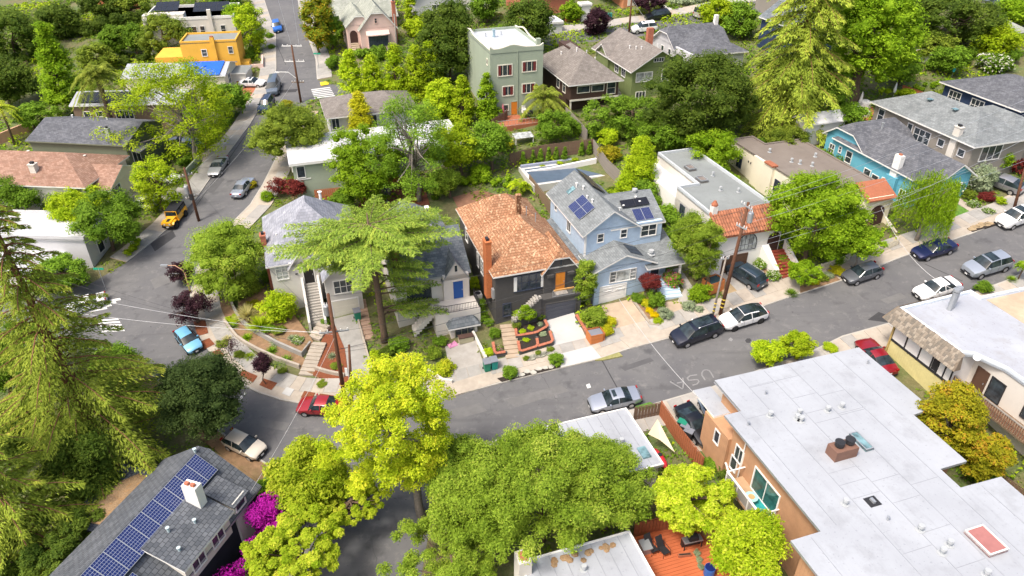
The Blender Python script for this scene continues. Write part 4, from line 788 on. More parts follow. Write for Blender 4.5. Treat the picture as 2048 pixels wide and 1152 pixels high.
h.win('F', 0, .8, .9, .75, 1.45, 1, 2, fm=NAVYT); h.door('F', -.35, 6.3, 3.1, 1.05, 2.2, ORDOOR, fm=S_CHAR); h.win('F', -.35, 6.75, 6.15, .22, .7, 1, 1, fm=S_CHAR)
h.box('terrace', 4.3, 8.75, -1.6, -.35, -1, 3.0, S_CHAR); h.box('terrace_kerb', 4.3, 8.75, -1.66, -1.5, 3.0, 3.2, S_CHAR); h.door('F', -1.6, 4.85, .55, 3.3, 1.95, SLATEDOOR, fm=S_CHAR, name='garage_door', panels=4)
h.rail([(5.6, -1.55, 0), (8.0, -1.55, 0)], 3.15, .8, GREYM, .14); h.box('entry_step', 6.2, 7.5, -1.2, -.36, 3.0, 3.14, CONC); h.box('railing_log', 5.7, 7.9, -1.62, -1.48, 3.92, 4.06, M('honey_wood', (.5, .28, .1)))
for s in (5.35, 7.6): h.box('bracket', s, s+.7, -.6, -.352, 4.95, 5.25, S_CHAR)
h.steps(1.6, 4.3, -1.5, -.15, .55, 3.0, 12, CONC, 'x'); h.part('stair_wall', MB().slab([(1.4, -1.75, 1.2), (1.4, -1.52, 1.2), (4.3, -1.52, 3.75), (4.3, -1.75, 3.75)], 2.9), S_CHAR)
for i in range(11): h.box('coping_block', 1.45+i*.26, 1.68+i*.26, -1.8, -1.47, 1.16+i*.228, 1.42+i*.228, CONC)
h.chimney(-.62, 1.2, 2.6, 9.1, .6, 1.0, M('orange_brick', (.5, .16, .06), .8, .2, 8)); h.chimney(5.0, 8.4, 7, 10.2, .55, .55, R_ORANGE, False); h.vents([(5.7, 7.2, 8.6), (6.4, 6.2, 8.2)], .05, .7, GREYM)
for y, w in ((2.6, .6), (4.4, .9), (6.2, .6)): h.win('L', 0, y, 3.4, w, 1.6, 2, 3)
h.win('L', .2, 11.5, 3.6, .9, 1.5, 1, 2); h.box('meter_box', -.25, -.01, .3, .8, 3.0, 4.1, GREYM)
# ---------------------------------------------------------------- D: pale blue two-storey house
h = House('blue_house', 'pale blue two storey house with grey roof, solar panels and white garage door', 27.7, 57.5)
h.wall(.0, 6.4, 0, 4, 4.5, S_BLUE); h.gable(0, 6.4, 0, 3.6, 4.5, 1.35, 'y', R_GREY, wall=S_BLUE, ov=.45, oe=.45, ends=(1, 0))
h.wall(-.1, 5.8, 2.9, 13, 7.4, S_BLUE); h.wall(5.8, 8.8, 2.9, 10.5, 7.35, S_BLUE); h.gable(-.1, 5.8, 2.9, 13, 7.4, 2.1, 'y', R_GREY, wall=S_BLUE, ov=.45, oe=.45); h.gable(2.8, 8.8, 3.3, 10.5, 7.35, 1.75, 'x', R_GREY, wall=S_BLUE, ov=.45, oe=.4, ends=(0, 1))
h.box('lower_wall', 6.4, 9.0, 1.4, 3, -1, 3.9, S_BLUE); h.part('porch_roof', MB().slab([(5.6, -.7, 3.85), (10.0, -.7, 3.85), (10.0, 6.5, 5.75), (8.8, 6.5, 5.75), (8.8, 2.9, 4.8), (5.6, 2.9, 4.8)], .18, 0, 1), [R_GREY, WHITE])
h.part('side_roof', MB().slab([(-1.5, 2.9, 3.7), (-.1, 2.9, 4.3), (-.1, 12.6, 4.3), (-1.5, 12.6, 3.7)], .15, 0, 1), [R_SLATE, WHITE]); h.box('side_wall', -1.3, -.1, 3.1, 12.5, -1, 3.7, S_BLUE)
h.box('porch_post', 9.55, 9.75, -.5, -.3, .5, 3.7, WHITE); h.box('porch_floor', 6.4, 10, -.6, 1.4, -.5, 1.5, CONC); h.door('F', 1.4, 7.2, 1.5, .95, 2.05, SLATEDOOR)
h.win('F', 0, 1.7, 2.55, 2.9, 1.25, 1, 1, gm=GLASSL); h.win('F', 0, 1.72, 2.58, .62, 1.2, 1, 3, fr=.06); h.win('F', 0, 4.0, 2.58, .6, 1.2, 1, 3, fr=.06); h.door('F', 0, .7, .15, 2.9, 2.0, WHITE, name='garage_door', panels=3)
for i in range(2): h.win('F', -.03, .95+i*1.5, 1.62, .95, .32, 4, 1, fr=.03)
h.win('F', 2.9, 1.35, 5.9, .62, .9, 1, 2); h.win('F', 2.9, 4.0, 6.0, .65, .9, 1, 2); h.win('F', 2.9, 6.4, 5.75, 1.7, 1.25, 2, 2, fr=.12)
h.win('L', -.1, 6.8, 5.2, .9, 1.3, 2, 1); h.win('L', -.1, 11.0, 5.9, .5, .6, 1, 1); h.box('corner_board', -.16, .08, 2.82, 2.9, 4.3, 7.2, WHITE)
k = 2.1/2.95; e = Vector((1, 0, k)).normalized(); h.panel((.15, 5.0, 7.58), e*1.05, (0, 1.65, 0), 2, 2, PV, GREYM); e2 = Vector((1, 0, -k)).normalized(); h.panel((3.15, 9.0, 9.33), e2*1.0, (0, 1.6, 0), 2, 3, PVB, DARKM); 
k2 = 1.75/3.6; e3 = Vector((0, 1, k2)).normalized(); h.panel((5.9, 3.3, 7.35), (1.05, 0, 0), e3*1.6, 2, 1, PV, GREYM); h.panel((5.0, 5.0, 8.25), (1.6, 0, 0), e3*1.0, 2, 1, PVB, DARKM)
k3 = 1.35/3.2; h.panel((4.0, .4, 5.38), Vector((1, 0, -k3)).normalized()*1.65, (0, 1.0, 0), 1, 2, PVB, DARKM)
h.part('skylight', MB().slab([(.9, 10.2, 8.25), (1.7, 10.2, 8.8), (1.7, 10.9, 8.8), (.9, 10.9, 8.25)], .12), SKYL); h.vents([(1.9, 10.4, 9), (2.2, 9.2, 9.1), (4.4, 4.4, 8.4), (5.2, 5.2, 8.2), (7.2, 5.4, 8.3), (7.0, 6.0, 8.6), (2.0, 6.2, 8.9), (1.9, 7.4, 8.8)], .08, .3, WHITE); h.caps([(7.3, 6.9, 8.9), (6.9, 1.2, 4.4)], .3)
# ---------------------------------------------------------------- E: white Spanish house
h = House('spanish_house', 'white stucco house with grey flat roof and orange clay tile front', 41.2, 56.6)
h.wall(0, 7.8, 0, 19, 5.2, S_WHITE); h.wall(0, 7.6, 1.6, 9.4, 6.3, S_OFF); h.wall(2.6, 7.7, 9.4, 19, 6.3, S_OFF); h.flat([(0, 2.0), (7.7, 2.0), (7.7, 19), (2.6, 19), (2.6, 9.4), (0, 9.4)], 6.35, F_GREY, par=M('parapet_grey', (.50, .53, .55), .8, .06), ph=.3)
n = 24; sl = MB().slab([(-.3, -.4, 5.0), (8.1, -.4, 5.0), (8.1, 2.0, 6.75), (-.3, 2.0, 6.75)], .15); sl = h.part('tile_roof', sl, TERRA); random.seed(5)
tm = [M('clay_tile_%s' % a, c, .8, .2, 5) for a, c in (('orange', (.36, .145, .08)), ('rust', (.28, .115, .065)), ('dark', (.19, .10, .07)))]
def half(): 
    b = MB(); vs = []; nn = 5
    for y, r in ((0, .155), (.52, .135)):
        vs += [(math.cos(math.pi*i/nn)*r, y, math.sin(math.pi*i/nn)*r) for i in range(nn+1)]
    b.add(vs, [(i, i+1, nn+2+i, nn+1+i) for i in range(nn)]); return b
tiles = [half().mesh('tile', m, True) for m in tm]; sl_a = math.atan2(1.75, 2.4)
for i in range(26):
    for j in range(6): put('tile', random.choice(tiles[:2] if random.random() < .75 else tiles), sl, (-.14+i*.318, -.4+j*.40, 5.03+j*.40*1.75/2.4+.012*(j % 2)), (sl_a-.03, 0, 0))
h.door('F', 0, 1.0, .15, 2.9, 2.1, BRNDOOR, fm=BRNDOOR, name='garage_door', panels=4)
arch = MB(); P = [(2.4, 2.75)]+[(3.6-1.2*math.cos(math.pi*i/12), 3.5+1.25*math.sin(math.pi*i/12)) for i in range(13)]+[(4.8, 2.75)]
arch.add([(x, -.03, z) for x, z in P]+[(x, .02, z) for x, z in P], [tuple(range(len(P)))]); aw = h.part('arched_window', arch, GLASSL)
fr = MB(); fr.tube([(x, -.05, z) for x, z in P]+[(2.4, -.05, 2.75)], .05, 5)
for i in range(1, 5): fr.box(2.4+i*.48-.02, 2.4+i*.48+.02, -.06, -.03, 2.75, 3.5+1.2*math.sin(math.acos(max(-1, min(1, (1.2-i*.48)/1.2)))))
fr.box(2.4, 4.8, -.06, -.03, 3.4, 3.44); h.part('window_frame', fr, DARKM, aw)
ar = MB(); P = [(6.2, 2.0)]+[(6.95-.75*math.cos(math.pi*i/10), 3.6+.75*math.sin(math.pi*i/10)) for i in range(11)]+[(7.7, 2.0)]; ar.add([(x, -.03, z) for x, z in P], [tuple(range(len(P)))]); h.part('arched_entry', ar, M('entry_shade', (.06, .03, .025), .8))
h.steps(6.4, 8.4, -3.4, -.1, .5, 2.1, 9, M('oxblood_paint', (.26, .055, .035), .7, .15)); h.part('stair_wall', MB().slab([(5.5, -.05, 3.0), (6.4, -.05, 3.0), (6.4, -2.6, 1.2), (5.9, -2.6, 1.2)], 3), S_WHITE); h.part('stair_wall', MB().slab([(8.4, -.05, 3.2), (8.65, -.05, 3.2), (8.65, -3.6, 1.2), (8.4, -3.6, 1.2)], 3), S_WHITE)
h.chimney(-.1, 1.7, 5, 7.6, .6, .6, S_WHITE, False); h.part('chimney_cap', MB().tube([(.2, 2, 7.6), (.2, 2, 7.75), (.2, 2, 8.15)], [.36, .36, .12], 8), TERRA)
for y, w in ((3.2, .55), (5.0, .9), (7.2, .9)): h.win('L', 0, y, 3.4, w, 1.5, 2, 2, fm=NAVYT)
h.flat([(3.2, 9.6), (4.2, 9.6), (4.2, 10.9), (3.2, 10.9)], 6.6, M('skylight_brown', (.20, .17, .15)), par=GREYM, ph=.12, pt=.1, name='skylight'); h.flat([(3.6, 13), (4.6, 13), (4.6, 14.3), (3.6, 14.3)], 6.6, M('skylight_brown', (0, 0, 0)), par=GREYM, ph=.12, pt=.1, name='skylight'); h.caps([(4.3, 7.2, 6.4), (6.0, 6.2, 6.4), (5.6, 11, 6.4)], .16)
# ---------------------------------------------------------------- F: cream Spanish house
h = House('cream_house', 'cream stucco house with brown flat roof and arched porch', 54.8, 58.8)
h.wall(0, 8.8, 0, 15, 4.7, S_CREAM); h.wall(0, 3.4, 15, 17.8, 4.7, S_CREAM); h.flat([(0, 0), (8.8, 0), (8.8, 15), (3.4, 15), (3.4, 17.8), (0, 17.8)], 4.75, F_BROWN, par=F_BROWN, ph=.14, pt=.25)
for y, w in ((14.6, .9), (10.2, .9), (6.6, .9)): h.win('L', 0, y, 2.1, w, 1.4, 2, 3, fm=NAVYT)
for y in (12.6, 13.1, 9.0): h.box('wall_vent', -.06, -.005, y, y+.16, 3.4, 3.65, DARKM)
h.box('bay', -.35, 0, 8.0, 11.9, 1, 4.9, S_CREAM); h.part('tile_coping', MB().box(-.5, .3, 7.9, 9.6, 4.9, 5.1), TERRA); h.caps([(3.0, 9.0, 4.75), (3.6, 8.2, 4.75), (4.6, 7.2, 4.75), (6.8, 9.5, 4.75), (2.3, 12.5, 4.75)], .17)
h.wall(5.6, 9.0, -1.6, 0, 4.3, S_CREAM); h.part('tile_roof', MB().slab([(5.3, -1.9, 4.1), (9.3, -1.9, 4.1), (9.3, .6, 5.35), (5.3, .6, 5.35)], .15), TERRA); h.part('tile_awning', MB().slab([(2.6, -.9, 3.6), (4.6, -.9, 3.6), (5.0, 0, 4.5), (2.2, 0, 4.5)], .12), TERRA)
ar = MB(); P = [(6.3, .6)]+[(7.3-1.0*math.cos(math.pi*i/10), 2.3+.95*math.sin(math.pi*i/10)) for i in range(11)]+[(8.3, .6)]; ar.add([(x, -1.63, z) for x, z in P], [tuple(range(len(P)))]); h.part('arched_entry', ar, MATS['entry_shade'])
h.win('F', 0, .8, 1.4, 1.8, 1.6, 3, 2, fm=NAVYT); h.steps(6.2, 8.6, -4.6, -1.6, -.5, .7, 7, CONCT); h.part('stair_wall', MB().slab([(8.6, -1.6, 1.6), (8.85, -1.6, 1.6), (8.85, -4.8, .2), (8.6, -4.8, .2)], 2), S_CREAM)
# ---------------------------------------------------------------- G: turquoise house
h = House('turquoise_house', 'turquoise stucco house with dark grey clipped gable roof and white chimney', 67.3, 58.4)
h.wall(0, 7.6, 0, 15, 4.1, S_TURQ); h.gable(0, 7.6, 8.2, 15, 4.1, 2.3, 'x', R_DARK, wall=S_TURQ, ov=.45, oe=.45, clip=.45); h.hip(0, 7.4, 0, 13, 4.05, 2.2, R_DARK, ov=.5)
h.gable(3.4, 7.6, -.8, 4, 3.9, 1.4, 'y', R_DARK, wall=S_TURQ, ov=.5, oe=.5, ends=(1, 0)); h.wall(3.4, 7.6, -.8, 0, 3.9, S_TURQ)
for y, z, w, t in ((13.2, 1.6, .8, 1.2), (11.9, 2.3, .4, .7), (9.9, 1.6, .95, 1.4), (6.3, .6, 1.0, 1.5), (4.9, .4, 1.0, 1.5), (3.5, .2, .8, 1.9), (.5, .6, .8, 1.3)): h.win('L', 0, y, z, w, t, 2 if w < .9 and t > 1.1 else 1, 4 if t > 1.7 else 2)
h.chimney(-.35, 2.2, -1, 5.6, .6, 1.0, WHITE, False); h.box('chimney_pot', -.2, .1, 2.5, 2.9, 5.6, 5.75, TERRA); h.box('chimney_base', -.5, 0, 1.9, 3.5, -1.5, 3.0, S_TURQ); h.win('F', -.8, 4.2, 1.2, 2.4, 1.5, 3, 2); h.vents([(3.2, 9.6, 6.1), (6.4, 6, 5.3)], .12, .6, GREYM)
# ---------------------------------------------------------------- H: taupe two-storey house
h = House('taupe_house', 'taupe stucco two storey house with grey hip roof and narrow chimney', 75.8, 59.2)
h.wall(0, 8.4, 0, 16, 5.6, S_TAUPE); h.hip(0, 8.4, 0, 16, 5.6, 2.2, R_GREY, ov=.6); h.wall(8.4, 15, 1.6, 12, 4.6, S_TAUPE); h.hip(7.8, 15, 1.4, 12, 4.6, 1.7, R_GREY, ov=.6)
for y, z, w, t, n in ((14.2, 3.3, .95, 1.5, 1), (9.2, 3.0, .7, 1.6, 1), (6.2, 3.0, 2.5, 1.5, 3), (4.0, 3.6, .85, .8, 1), (.9, 3.5, .85, .8, 1), (3.6, .6, .8, 1.4, 1)): h.win('L', 0, y, z, w, t, n, 2 if t > 1 else 1, fm=M('grey_white_trim', (.62, .62, .64)))
h.chimney(-.3, 2.2, -2, 6.6, .55, .9, S_OFF); h.win('F', 0, 1.5, 3.2, 3.0, 1.7, 3, 1); h.door('F', 1.6, 9.2, 2.0, 1.2, 2.2, REDDOOR); h.door('F', 0, 1.2, -.6, 4.2, 2.1, S_TAUPE, fm=S_TAUPE, name='garage_door', panels=4)
h.part('string_course', MB().box(-.06, 0, .1, 15.9, 2.5, 2.6), S_TAUPE); h.box('skylight', 2.4, 3, 6, 6.6, 7.3, 7.4, SKYL); h.box('skylight', 2.4, 3, 10, 10.6, 7.3, 7.4, SKYL)
# ---------------------------------------------------------------- I: navy house
h = House('navy_house', 'navy sided house with dark grey hip roof and white window bays', 88.9, 65.0)
h.wall(0, 11, 0, 12, 4.3, S_NAVY); h.hip(0, 11, 0, 12, 4.3, 2.0, R_DARK, ov=.6)
for y in (1.0, 5.2, 9.0): h.win('L', 0, y, 1.9, 1.9, 1.5, 3, 2)
h.win('F', 0, 1.2, 1.8, 2.4, 1.6, 4, 2)
# ---------------------------------------------------------------- J, K: white-roofed sage house, low taupe house
h = House('sage_house', 'long sage stucco house with bright white flat roof', -.1, 92.4)
h.wall(0, 23, 0, 9.4, 5.3, S_SAGE); h.flat([(-.4, -.4), (23.4, -.4), (23.4, 9.8), (-.4, 9.8)], 5.45, F_WHITE, edge=WHITE, th=.35); h.win('F', 0, .5, 3.3, .95, 1.5, 1, 1); h.win('F', 0, 5.6, 2.9, .9, 1.3, 1, 1); h.box('wall_band', 0, 2.1, -.06, -.005, 2.95, 3.1, WHITE); h.win('L', 0, 3, 3, 1.4, 1.4, 2, 1); h.vents([(14, 4, 5.4), (19, 6, 5.4)], .1, .4)
h = House('low_house', 'low grey house with broad taupe hip roof behind yellow tree', 6.2, 105.0)
h.wall(0, 12.5, 0, 8, 4.8, S_GREYP); h.hip(0, 12.5, 0, 8, 4.8, 1.7, R_TAUPE, ov=.6); h.win('F', 0, .3, 2.7, 1.0, 1.6, 2, 1); h.win('F', 0, 5.4, 2.7, 1.4, 1.5, 2, 1); h.box('skylight', 5, 5.6, 1.6, 2.2, 5.6, 5.75, SKYL)
# ---------------------------------------------------------------- L, M, N, O
h = House('mint_building', 'tall mint green stucco three storey house with curved parapet', 29.8, 102)
h.wall(0, 8.2, 0, 13, 10.0, S_MINT); h.flat([(0, 0), (8.2, 0), (8.2, 13), (0, 13)], 10.05, M('grey_blue_roof', (.44, .47, .50), .8, .06), par=S_MINT, ph=.35)
pr = MB(); N_ = 16; top = [(.0+8.2*i/N_, 10.45+.45*math.exp(-((i/N_-.42)/.16)**2)+(.35 if i in (0, N_) else 0)) for i in range(N_+1)]
pr.add([(x, -.06, z) for x, z in top]+[(x, -.06, 9.9) for x, z in top]+[(x, .16, z) for x, z in top]+[(x, .16, 9.9) for x, z in top], [(i, i+1, i+18, i+17) for i in range(N_)]+[(i, i+34, i+35, i+1) for i in range(N_)]+[(i+34, i+51, i+52, i+35) for i in range(N_)]); h.part('curved_parapet', pr, S_MINT); cr = MB(); cr.tube([(x, .05, z+.03) for x, z in top], .11, 5); h.part('coping', cr, CREAM)
ca = MB(); ca.tube([(.05, y, 10.45+.5*math.exp(-((y-11)/1.6)**2)) for y in np.linspace(0, 13, 14)], .13, 5); h.part('coping', ca, CREAM); ca = MB(); ca.tube([(8.15, y, 10.45+.6*math.exp(-((y-9)/2)**2)) for y in np.linspace(0, 13, 14)], .13, 5); h.part('coping', ca, CREAM)
for x, w, z, t, n in ((1.2, 2.1, 6.6, 1.5, 3), (5.0, 2.1, 6.9, 1.4, 3), (1.9, 1.6, 3.6, 1.3, 2), (5.0, 1.9, 3.7, 1.3, 3), (2.0, .7, 1.3, .8, 1)):
    h.win('F', 0, x, z, w, t, n, 1, fm=CREAM, fr=.13)
    if n > 1: 
        for a in (x+.02, x+w-.42): h.box('sash', a, a+.38, -.065, -.025, z+.03, z+t-.03, MAROON)
h.door('F', 0, 3.2, .5, .95, 2.0, ORDOOR, fm=S_MINT); h.win('L', 0, 1.2, 8.0, .5, .8, 1, 1, fm=CREAM); h.chimney(7.3, .3, 9.9, 11.4, .6, .6, S_MINT, False); h.vents([(3.2, 8.6, 10.1)], .2, 1.0, M('blue_metal', (.35, .48, .55), .4, .1, metal=.4)); h.vents([(2.0, 9, 10.1), (4.6, 9.4, 10.1)], .07, .5)
h.box('drainpipe', 4.15, 4.25, -.1, -.02, .5, 10, S_MINT)
dk = House('brick_terrace', 'brick red back terrace behind mint green house', 29.5, 97.4, cat='terrace'); dk.box('floor', 0, 9.4, 0, 4.4, -1.2, 1.0, TERRA); dk.rail([(0, 0, 0), (6.4, 0, 0)], 1.0, .9, GREYM, .5); dk.steps(6.6, 7.8, -1.2, 0, -.3, 1.0, 5, BRICK)
h = House('brown_house', 'dark brown shingled house with taupe hip roof over open storage porch', 40.5, 97.6)
h.wall(.3, 8.0, 1.6, 13, 5.2, S_BROWN); h.wall(.3, 8.0, 0, 1.6, 5.2, S_BROWN, 2.3); h.hip(.3, 8.0, 0, 14, 5.2, 3.0, R_TAUPE, ov=.6); h.box('band', .2, 8.1, -.08, -.005, 2.3, 2.55, CREAM); h.win('F', 0, 1.4, 3.5, 1.9, .9, 1, 1, fm=CREAM); h.win('F', 0, 3.7, 3.5, 1.9, .9, 1, 1, fm=CREAM); h.win('F', 0, 6.2, 2.9, 1.3, 1.7, 1, 2, fm=CREAM)
for x in (.35, 4.2, 7.6): h.box('post', x, x+.2, .05, .25, -1, 2.3, CREAM)
h.win('L', .3, 2.0, 3, 1.0, 1.8, 1, 2, fm=CREAM); h.win('L', .3, 4.5, 3, 1.0, 1.8, 1, 2, fm=CREAM); h.steps(8.2, 9.2, -1.5, 3.2, .3, 3.4, 10, CONC); h.box('dormer', 3.3, 5.2, 8.5, 13, 6, 7.8, S_BROWN); h.vents([(2.2, 9, 6.8), (5.6, 7, 7.2), (6.2, 5, 6.6), (3.6, 6.2, 8.0)], .08, .4, WHITE)
h = House('green_house', 'olive green sided house with taupe gable roof and white trim', 50.8, 97.8)
h.wall(0, 8.6, 0, 13.5, 5.0, S_GREEN); h.gable(0, 8.6, 0, 13.5, 5.0, 2.5, 'y', R_TAUPE, wall=S_GREEN, ov=.6, oe=.7); h.win('F', 0, .7, 2.9, 2.6, 1.3, 2, 1, gm=GLASSL); h.win('F', 0, 5.0, 2.7, 1.3, 1.7, 2, 1); h.win('F', 0, .9, -.2, 1.5, 1.5, 3, 1); h.win('F', 0, 3.4, 5.7, 1.6, .5, 4, 1, fr=.06)
for y in (2.4, 4.8, 8.4): h.win('L', 0, y, 3.0, 1.2, 1.3, 2, 2)
h.gable(-.4, 2.6, 8, 12, 5.0, 1.3, 'x', R_TAUPE, wall=S_GREEN, ov=.3, oe=.4, ends=(1, 0)); h.wall(-.4, 0, 8, 12, 5, S_GREEN); h.chimney(6.6, 8.6, 5, 8.4, 1.0, .7, BRICK, False); h.vents([(2.2, 6.0, 6.3), (3.0, 3.6, 6.7), (6, 4, 6.7), (2.6, 4.6, 6.5)], .08, .4, WHITE)
h = House('dark_roof_house', 'pale grey house with charcoal roof and white barge boards', 61.3, 99.2)
h.wall(0, 9.5, 0, 13, 4.4, S_GREYP); h.gable(0, 9.5, 5, 12, 4.4, 2.4, 'x', R_DARK, wall=S_GREYP, ov=.5, oe=.5, clip=.35); h.hip(.6, 9.5, 0, 10, 4.4, 2.2, R_DARK, ov=.5); h.chimney(8.6, 8, 4, 8, .6, .6, S_WHITE, False)
for y in (6.2, 8.6): h.win('L', 0, y, 2, .8, 1.6, 1, 2)
for x in (.9, 2.6, 4.3): h.win('F', 0, x, 1.9, 1.1, 1.6, 1, 2)
# ---------------------------------------------------------------- P and the far row
h = House('pink_house', 'pink stucco cottage with sage clipped gable roof and curved bay window', 15.7, 137.6)
h.wall(0, 6.6, 0, 12, 4.6, S_PINK); h.gable(0, 6.6, 0, 12, 4.6, 3.8, 'y', R_SAGE, wall=S_PINK, ov=.3, oe=.25, clip=.33); h.wall(-2.2, 0, 1.2, 11, 5.0, S_PINK); h.gable(-2.2, 2.5, 1.2, 11, 5.0, 2.2, 'y', R_SAGE, wall=S_PINK, ov=.25, oe=.2, clip=.3)
h.win('F', 0, 2.8, 5.4, .4, .8, 1, 2, fm=S_PINK); h.wall(1.2, 5.0, -.7, 0, 3.5, S_PINK, .2); h.win('F', -.7, 1.4, 1.5, 3.4, 1.7, 5, 2, fm=NAVYT); h.part('bay_roof', MB().slab([(1.0, -.8, 3.5), (2.0, -1.1, 3.5), (4.2, -1.1, 3.5), (5.2, -.8, 3.5), (5.2, 0, 4.1), (1.0, 0, 4.1)], .15), S_PINK)
ar = MB(); P = [(-1.8, 1.8)]+[(-1.1-.7*math.cos(math.pi*i/10), 3.3+.8*math.sin(math.pi*i/10)) for i in range(11)]+[(-.4, 1.8)]; ar.add([(x, 1.17, z) for x, z in P], [tuple(range(len(P)))]); h.part('arched_entry', ar, MATS['entry_shade']); h.steps(-1.8, -.4, -4.2, 1.1, -.8, 1.9, 11, CONCT); h.chimney(6.6, 2.5, 0, 8.2, .6, .9, BRICK)
h.wall(-3.5, 8.5, 10, 20, 4.6, S_PINK); h.gable(-3.5, 8.5, 10, 20, 4.6, 3.0, 'x', R_SAGE, wall=S_PINK, ov=.4, oe=.3)
def simple(nm, lab, u, v, w, d, e, wall, roof, kind, rise=2, wins=(), da=0, trim=None):
    q = House(nm, lab, u, v, da=da); q.wall(0, w, 0, d, e, wall)
    if kind == 'hip': q.hip(0, w, 0, d, e, rise, roof, trim, ov=.5)
    elif kind in 'xy': q.gable(0, w, 0, d, e, rise, kind, roof, trim, wall=wall, ov=.45, oe=.4)
    else: q.flat([(-.2, -.2), (w+.2, -.2), (w+.2, d+.2), (-.2, d+.2)], e+.1, roof, par=trim or wall, ph=.35)
    for a in wins: q.win(*a)
    return q
simple('grey_facade_house', 'pale grey house with tall white front window beyond the green trees', 27.5, 146, 9, 9, 5.2, S_GREYP, R_TAUPE, 'y', 3, [('F', 0, 3.6, 2.0, 2.6, 1.8, 3, 1), ('F', 0, 4, -.4, 1.6, 1.2, 2, 1)])
simple('red_tile_house', 'small white house with red tile roof edge at top of picture', 38.2, 149, 5.5, 8, 4.2, S_WHITE, TERRA, 'y', 2.2, [('F', 0, 2, 1.2, 1.4, 1.9, 1, 1)])
simple('brick_house', 'red brick house wall with pale roof beyond mint green building', 46.5, 138, 10, 9, 4.5, BRICK, R_TAUPE, 'x', 2.2, [('F', 0, 2.4, 1.6, .9, 2.0, 1, 1)])
simple('white_garage', 'small white flat roofed garage behind mint green building', 44.5, 128.5, 7, 4.5, 2.4, S_WHITE, F_PALE, 'flat', wins=[])
q = simple('terracotta_garage', 'terracotta garage building with two cream garage doors', 66, 133.5, 9.4, 8, 4.4, M('terracotta_stucco', (.52, .22, .11), .8, .08), F_GREY, 'flat'); q.door('F', 0, 1.0, .4, 3.6, 2.6, CREAM, name='garage_door', panels=3); q.door('F', 0, 5.2, .4, 3.6, 2.6, CREAM, name='garage_door', panels=3); q.box('lintel', .4, 9.2, -.15, -.01, 3.1, 3.35, CREAM)
simple('garden_kiosk', 'narrow white pillar shed beside far pavement', 56.5, 131.5, 1.8, 1.6, 2.8, S_WHITE, F_PALE, 'flat')
simple('deep_navy_house', 'dark navy gabled house glimpsed behind the tall redwood', 78, 97, 7.5, 9, 6.0, S_NAVY, R_SLATE, 'y', 2.6, [('F', 0, 2.8, 6.0, 1.5, .6, 2, 1), ('F', 0, 4.2, 3.0, 1.2, 1.3, 1, 2), ('F', 0, .5, 2.6, 3.0, 1.6, 4, 1), ('L', 0, 2, 3, 1.2, 1.3, 1, 2)])
simple('taupe_far_house', 'taupe two storey house with white windows at top beside tall trees', 87, 112, 9, 9, 7.0, S_TAUPE, R_SLATE, 'x', 2.4, [('F', 0, .6, 4.2, 2.6, 1.5, 3, 1), ('F', 0, 5.0, 1.4, 1.6, 1.8, 2, 1), ('F', 0, .8, 1.0, 1.2, 1.0, 1, 1)])
simple('far_grey_house', 'pale grey house edge between tall trees at the top right', 111, 118, 7, 8, 6, S_GREYP, R_DARK, 'x', 2.2, [('F', 0, 2, 3, 1.4, 1.6, 1, 1)])
simple('far_tan_shed', 'small shed with taupe roof among garden trees at upper right', 101, 93, 5, 4.5, 2.2, S_TAUPE, R_TAUPE, 'y', 1.2); simple('far_white_shed', 'small white roofed shed beside upper right garden fence', 96, 86.5, 4, 3.4, 1.8, S_WHITE, F_WHITE, 'x', .8); simple('sage_roof_shed', 'garden shed with sage hip roof above white flowering bush', 110.5, 88, 4.2, 4.2, 2.0, S_SAGE, R_SAGE, 'hip', 1.2); simple('east_house', 'house with pale grey gable roof at right picture edge', 112, 78, 9, 7, 3.2, S_GREYP, R_GREY, 'x', 2)
simple('blue_shed', 'little turquoise garden shed with white roof edge under the trees', 65.5, 82.5, 2.6, 2.6, 2.2, S_TURQ, F_WHITE, 'x', .7); simple('white_lean_to', 'white canvas roofed lean to behind turquoise house', 65.2, 75.0, 6, 2.4, 3.6, S_WHITE, F_WHITE, 'x', .7); simple('pale_garden_hut', 'pale pink roofed hut among bushes behind cream house', 68.0, 80.2, 3.2, 2.4, 1.9, S_PINK, F_DIRTY, 'x', .6)
# ---------------------------------------------------------------- houses across the side street
h = House('dark_green_house', 'dark sage house with low charcoal gable roof and small balcony', -35, 114, da=-25)
h.wall(0, 14.5, 0, 9.6, 6.9, S_DKGRN); h.gable(0, 14.5, 0, 9.6, 6.9, 1.5, 'x', R_DARK, wall=S_DKGRN, ov=.4, oe=.35, trim=S_DKGRN); h.win('R', 14.5, 1.0, 3.4, 1.6, 2.0, 2, 1); h.box('balcony', 14.5, 15.7, .6, 3.2, 3.0, 3.2, S_DKGRN); h.rail([(15.6, .6, 0), (15.6, 3.2, 0)], 3.2, .9); h.part('porch_roof', MB().slab([(14.4, .2, 6.0), (16.2, .2, 5.6), (16.2, 4.2, 5.6), (14.4, 4.2, 6.0)], .15), R_DARK); h.chimney(11.2, 1.2, 6, 8.4, .5, .5, S_SAGE); h.vents([(2.8, 6.4, 8), (9.0, 5.4, 8.2), (9.2, 3.0, 7.7)], .1, .3, WHITE)
h = House('terracotta_house', 'house with broad terracotta shingle roof and cream gable at left edge', -39.8, 103.8, da=-23)
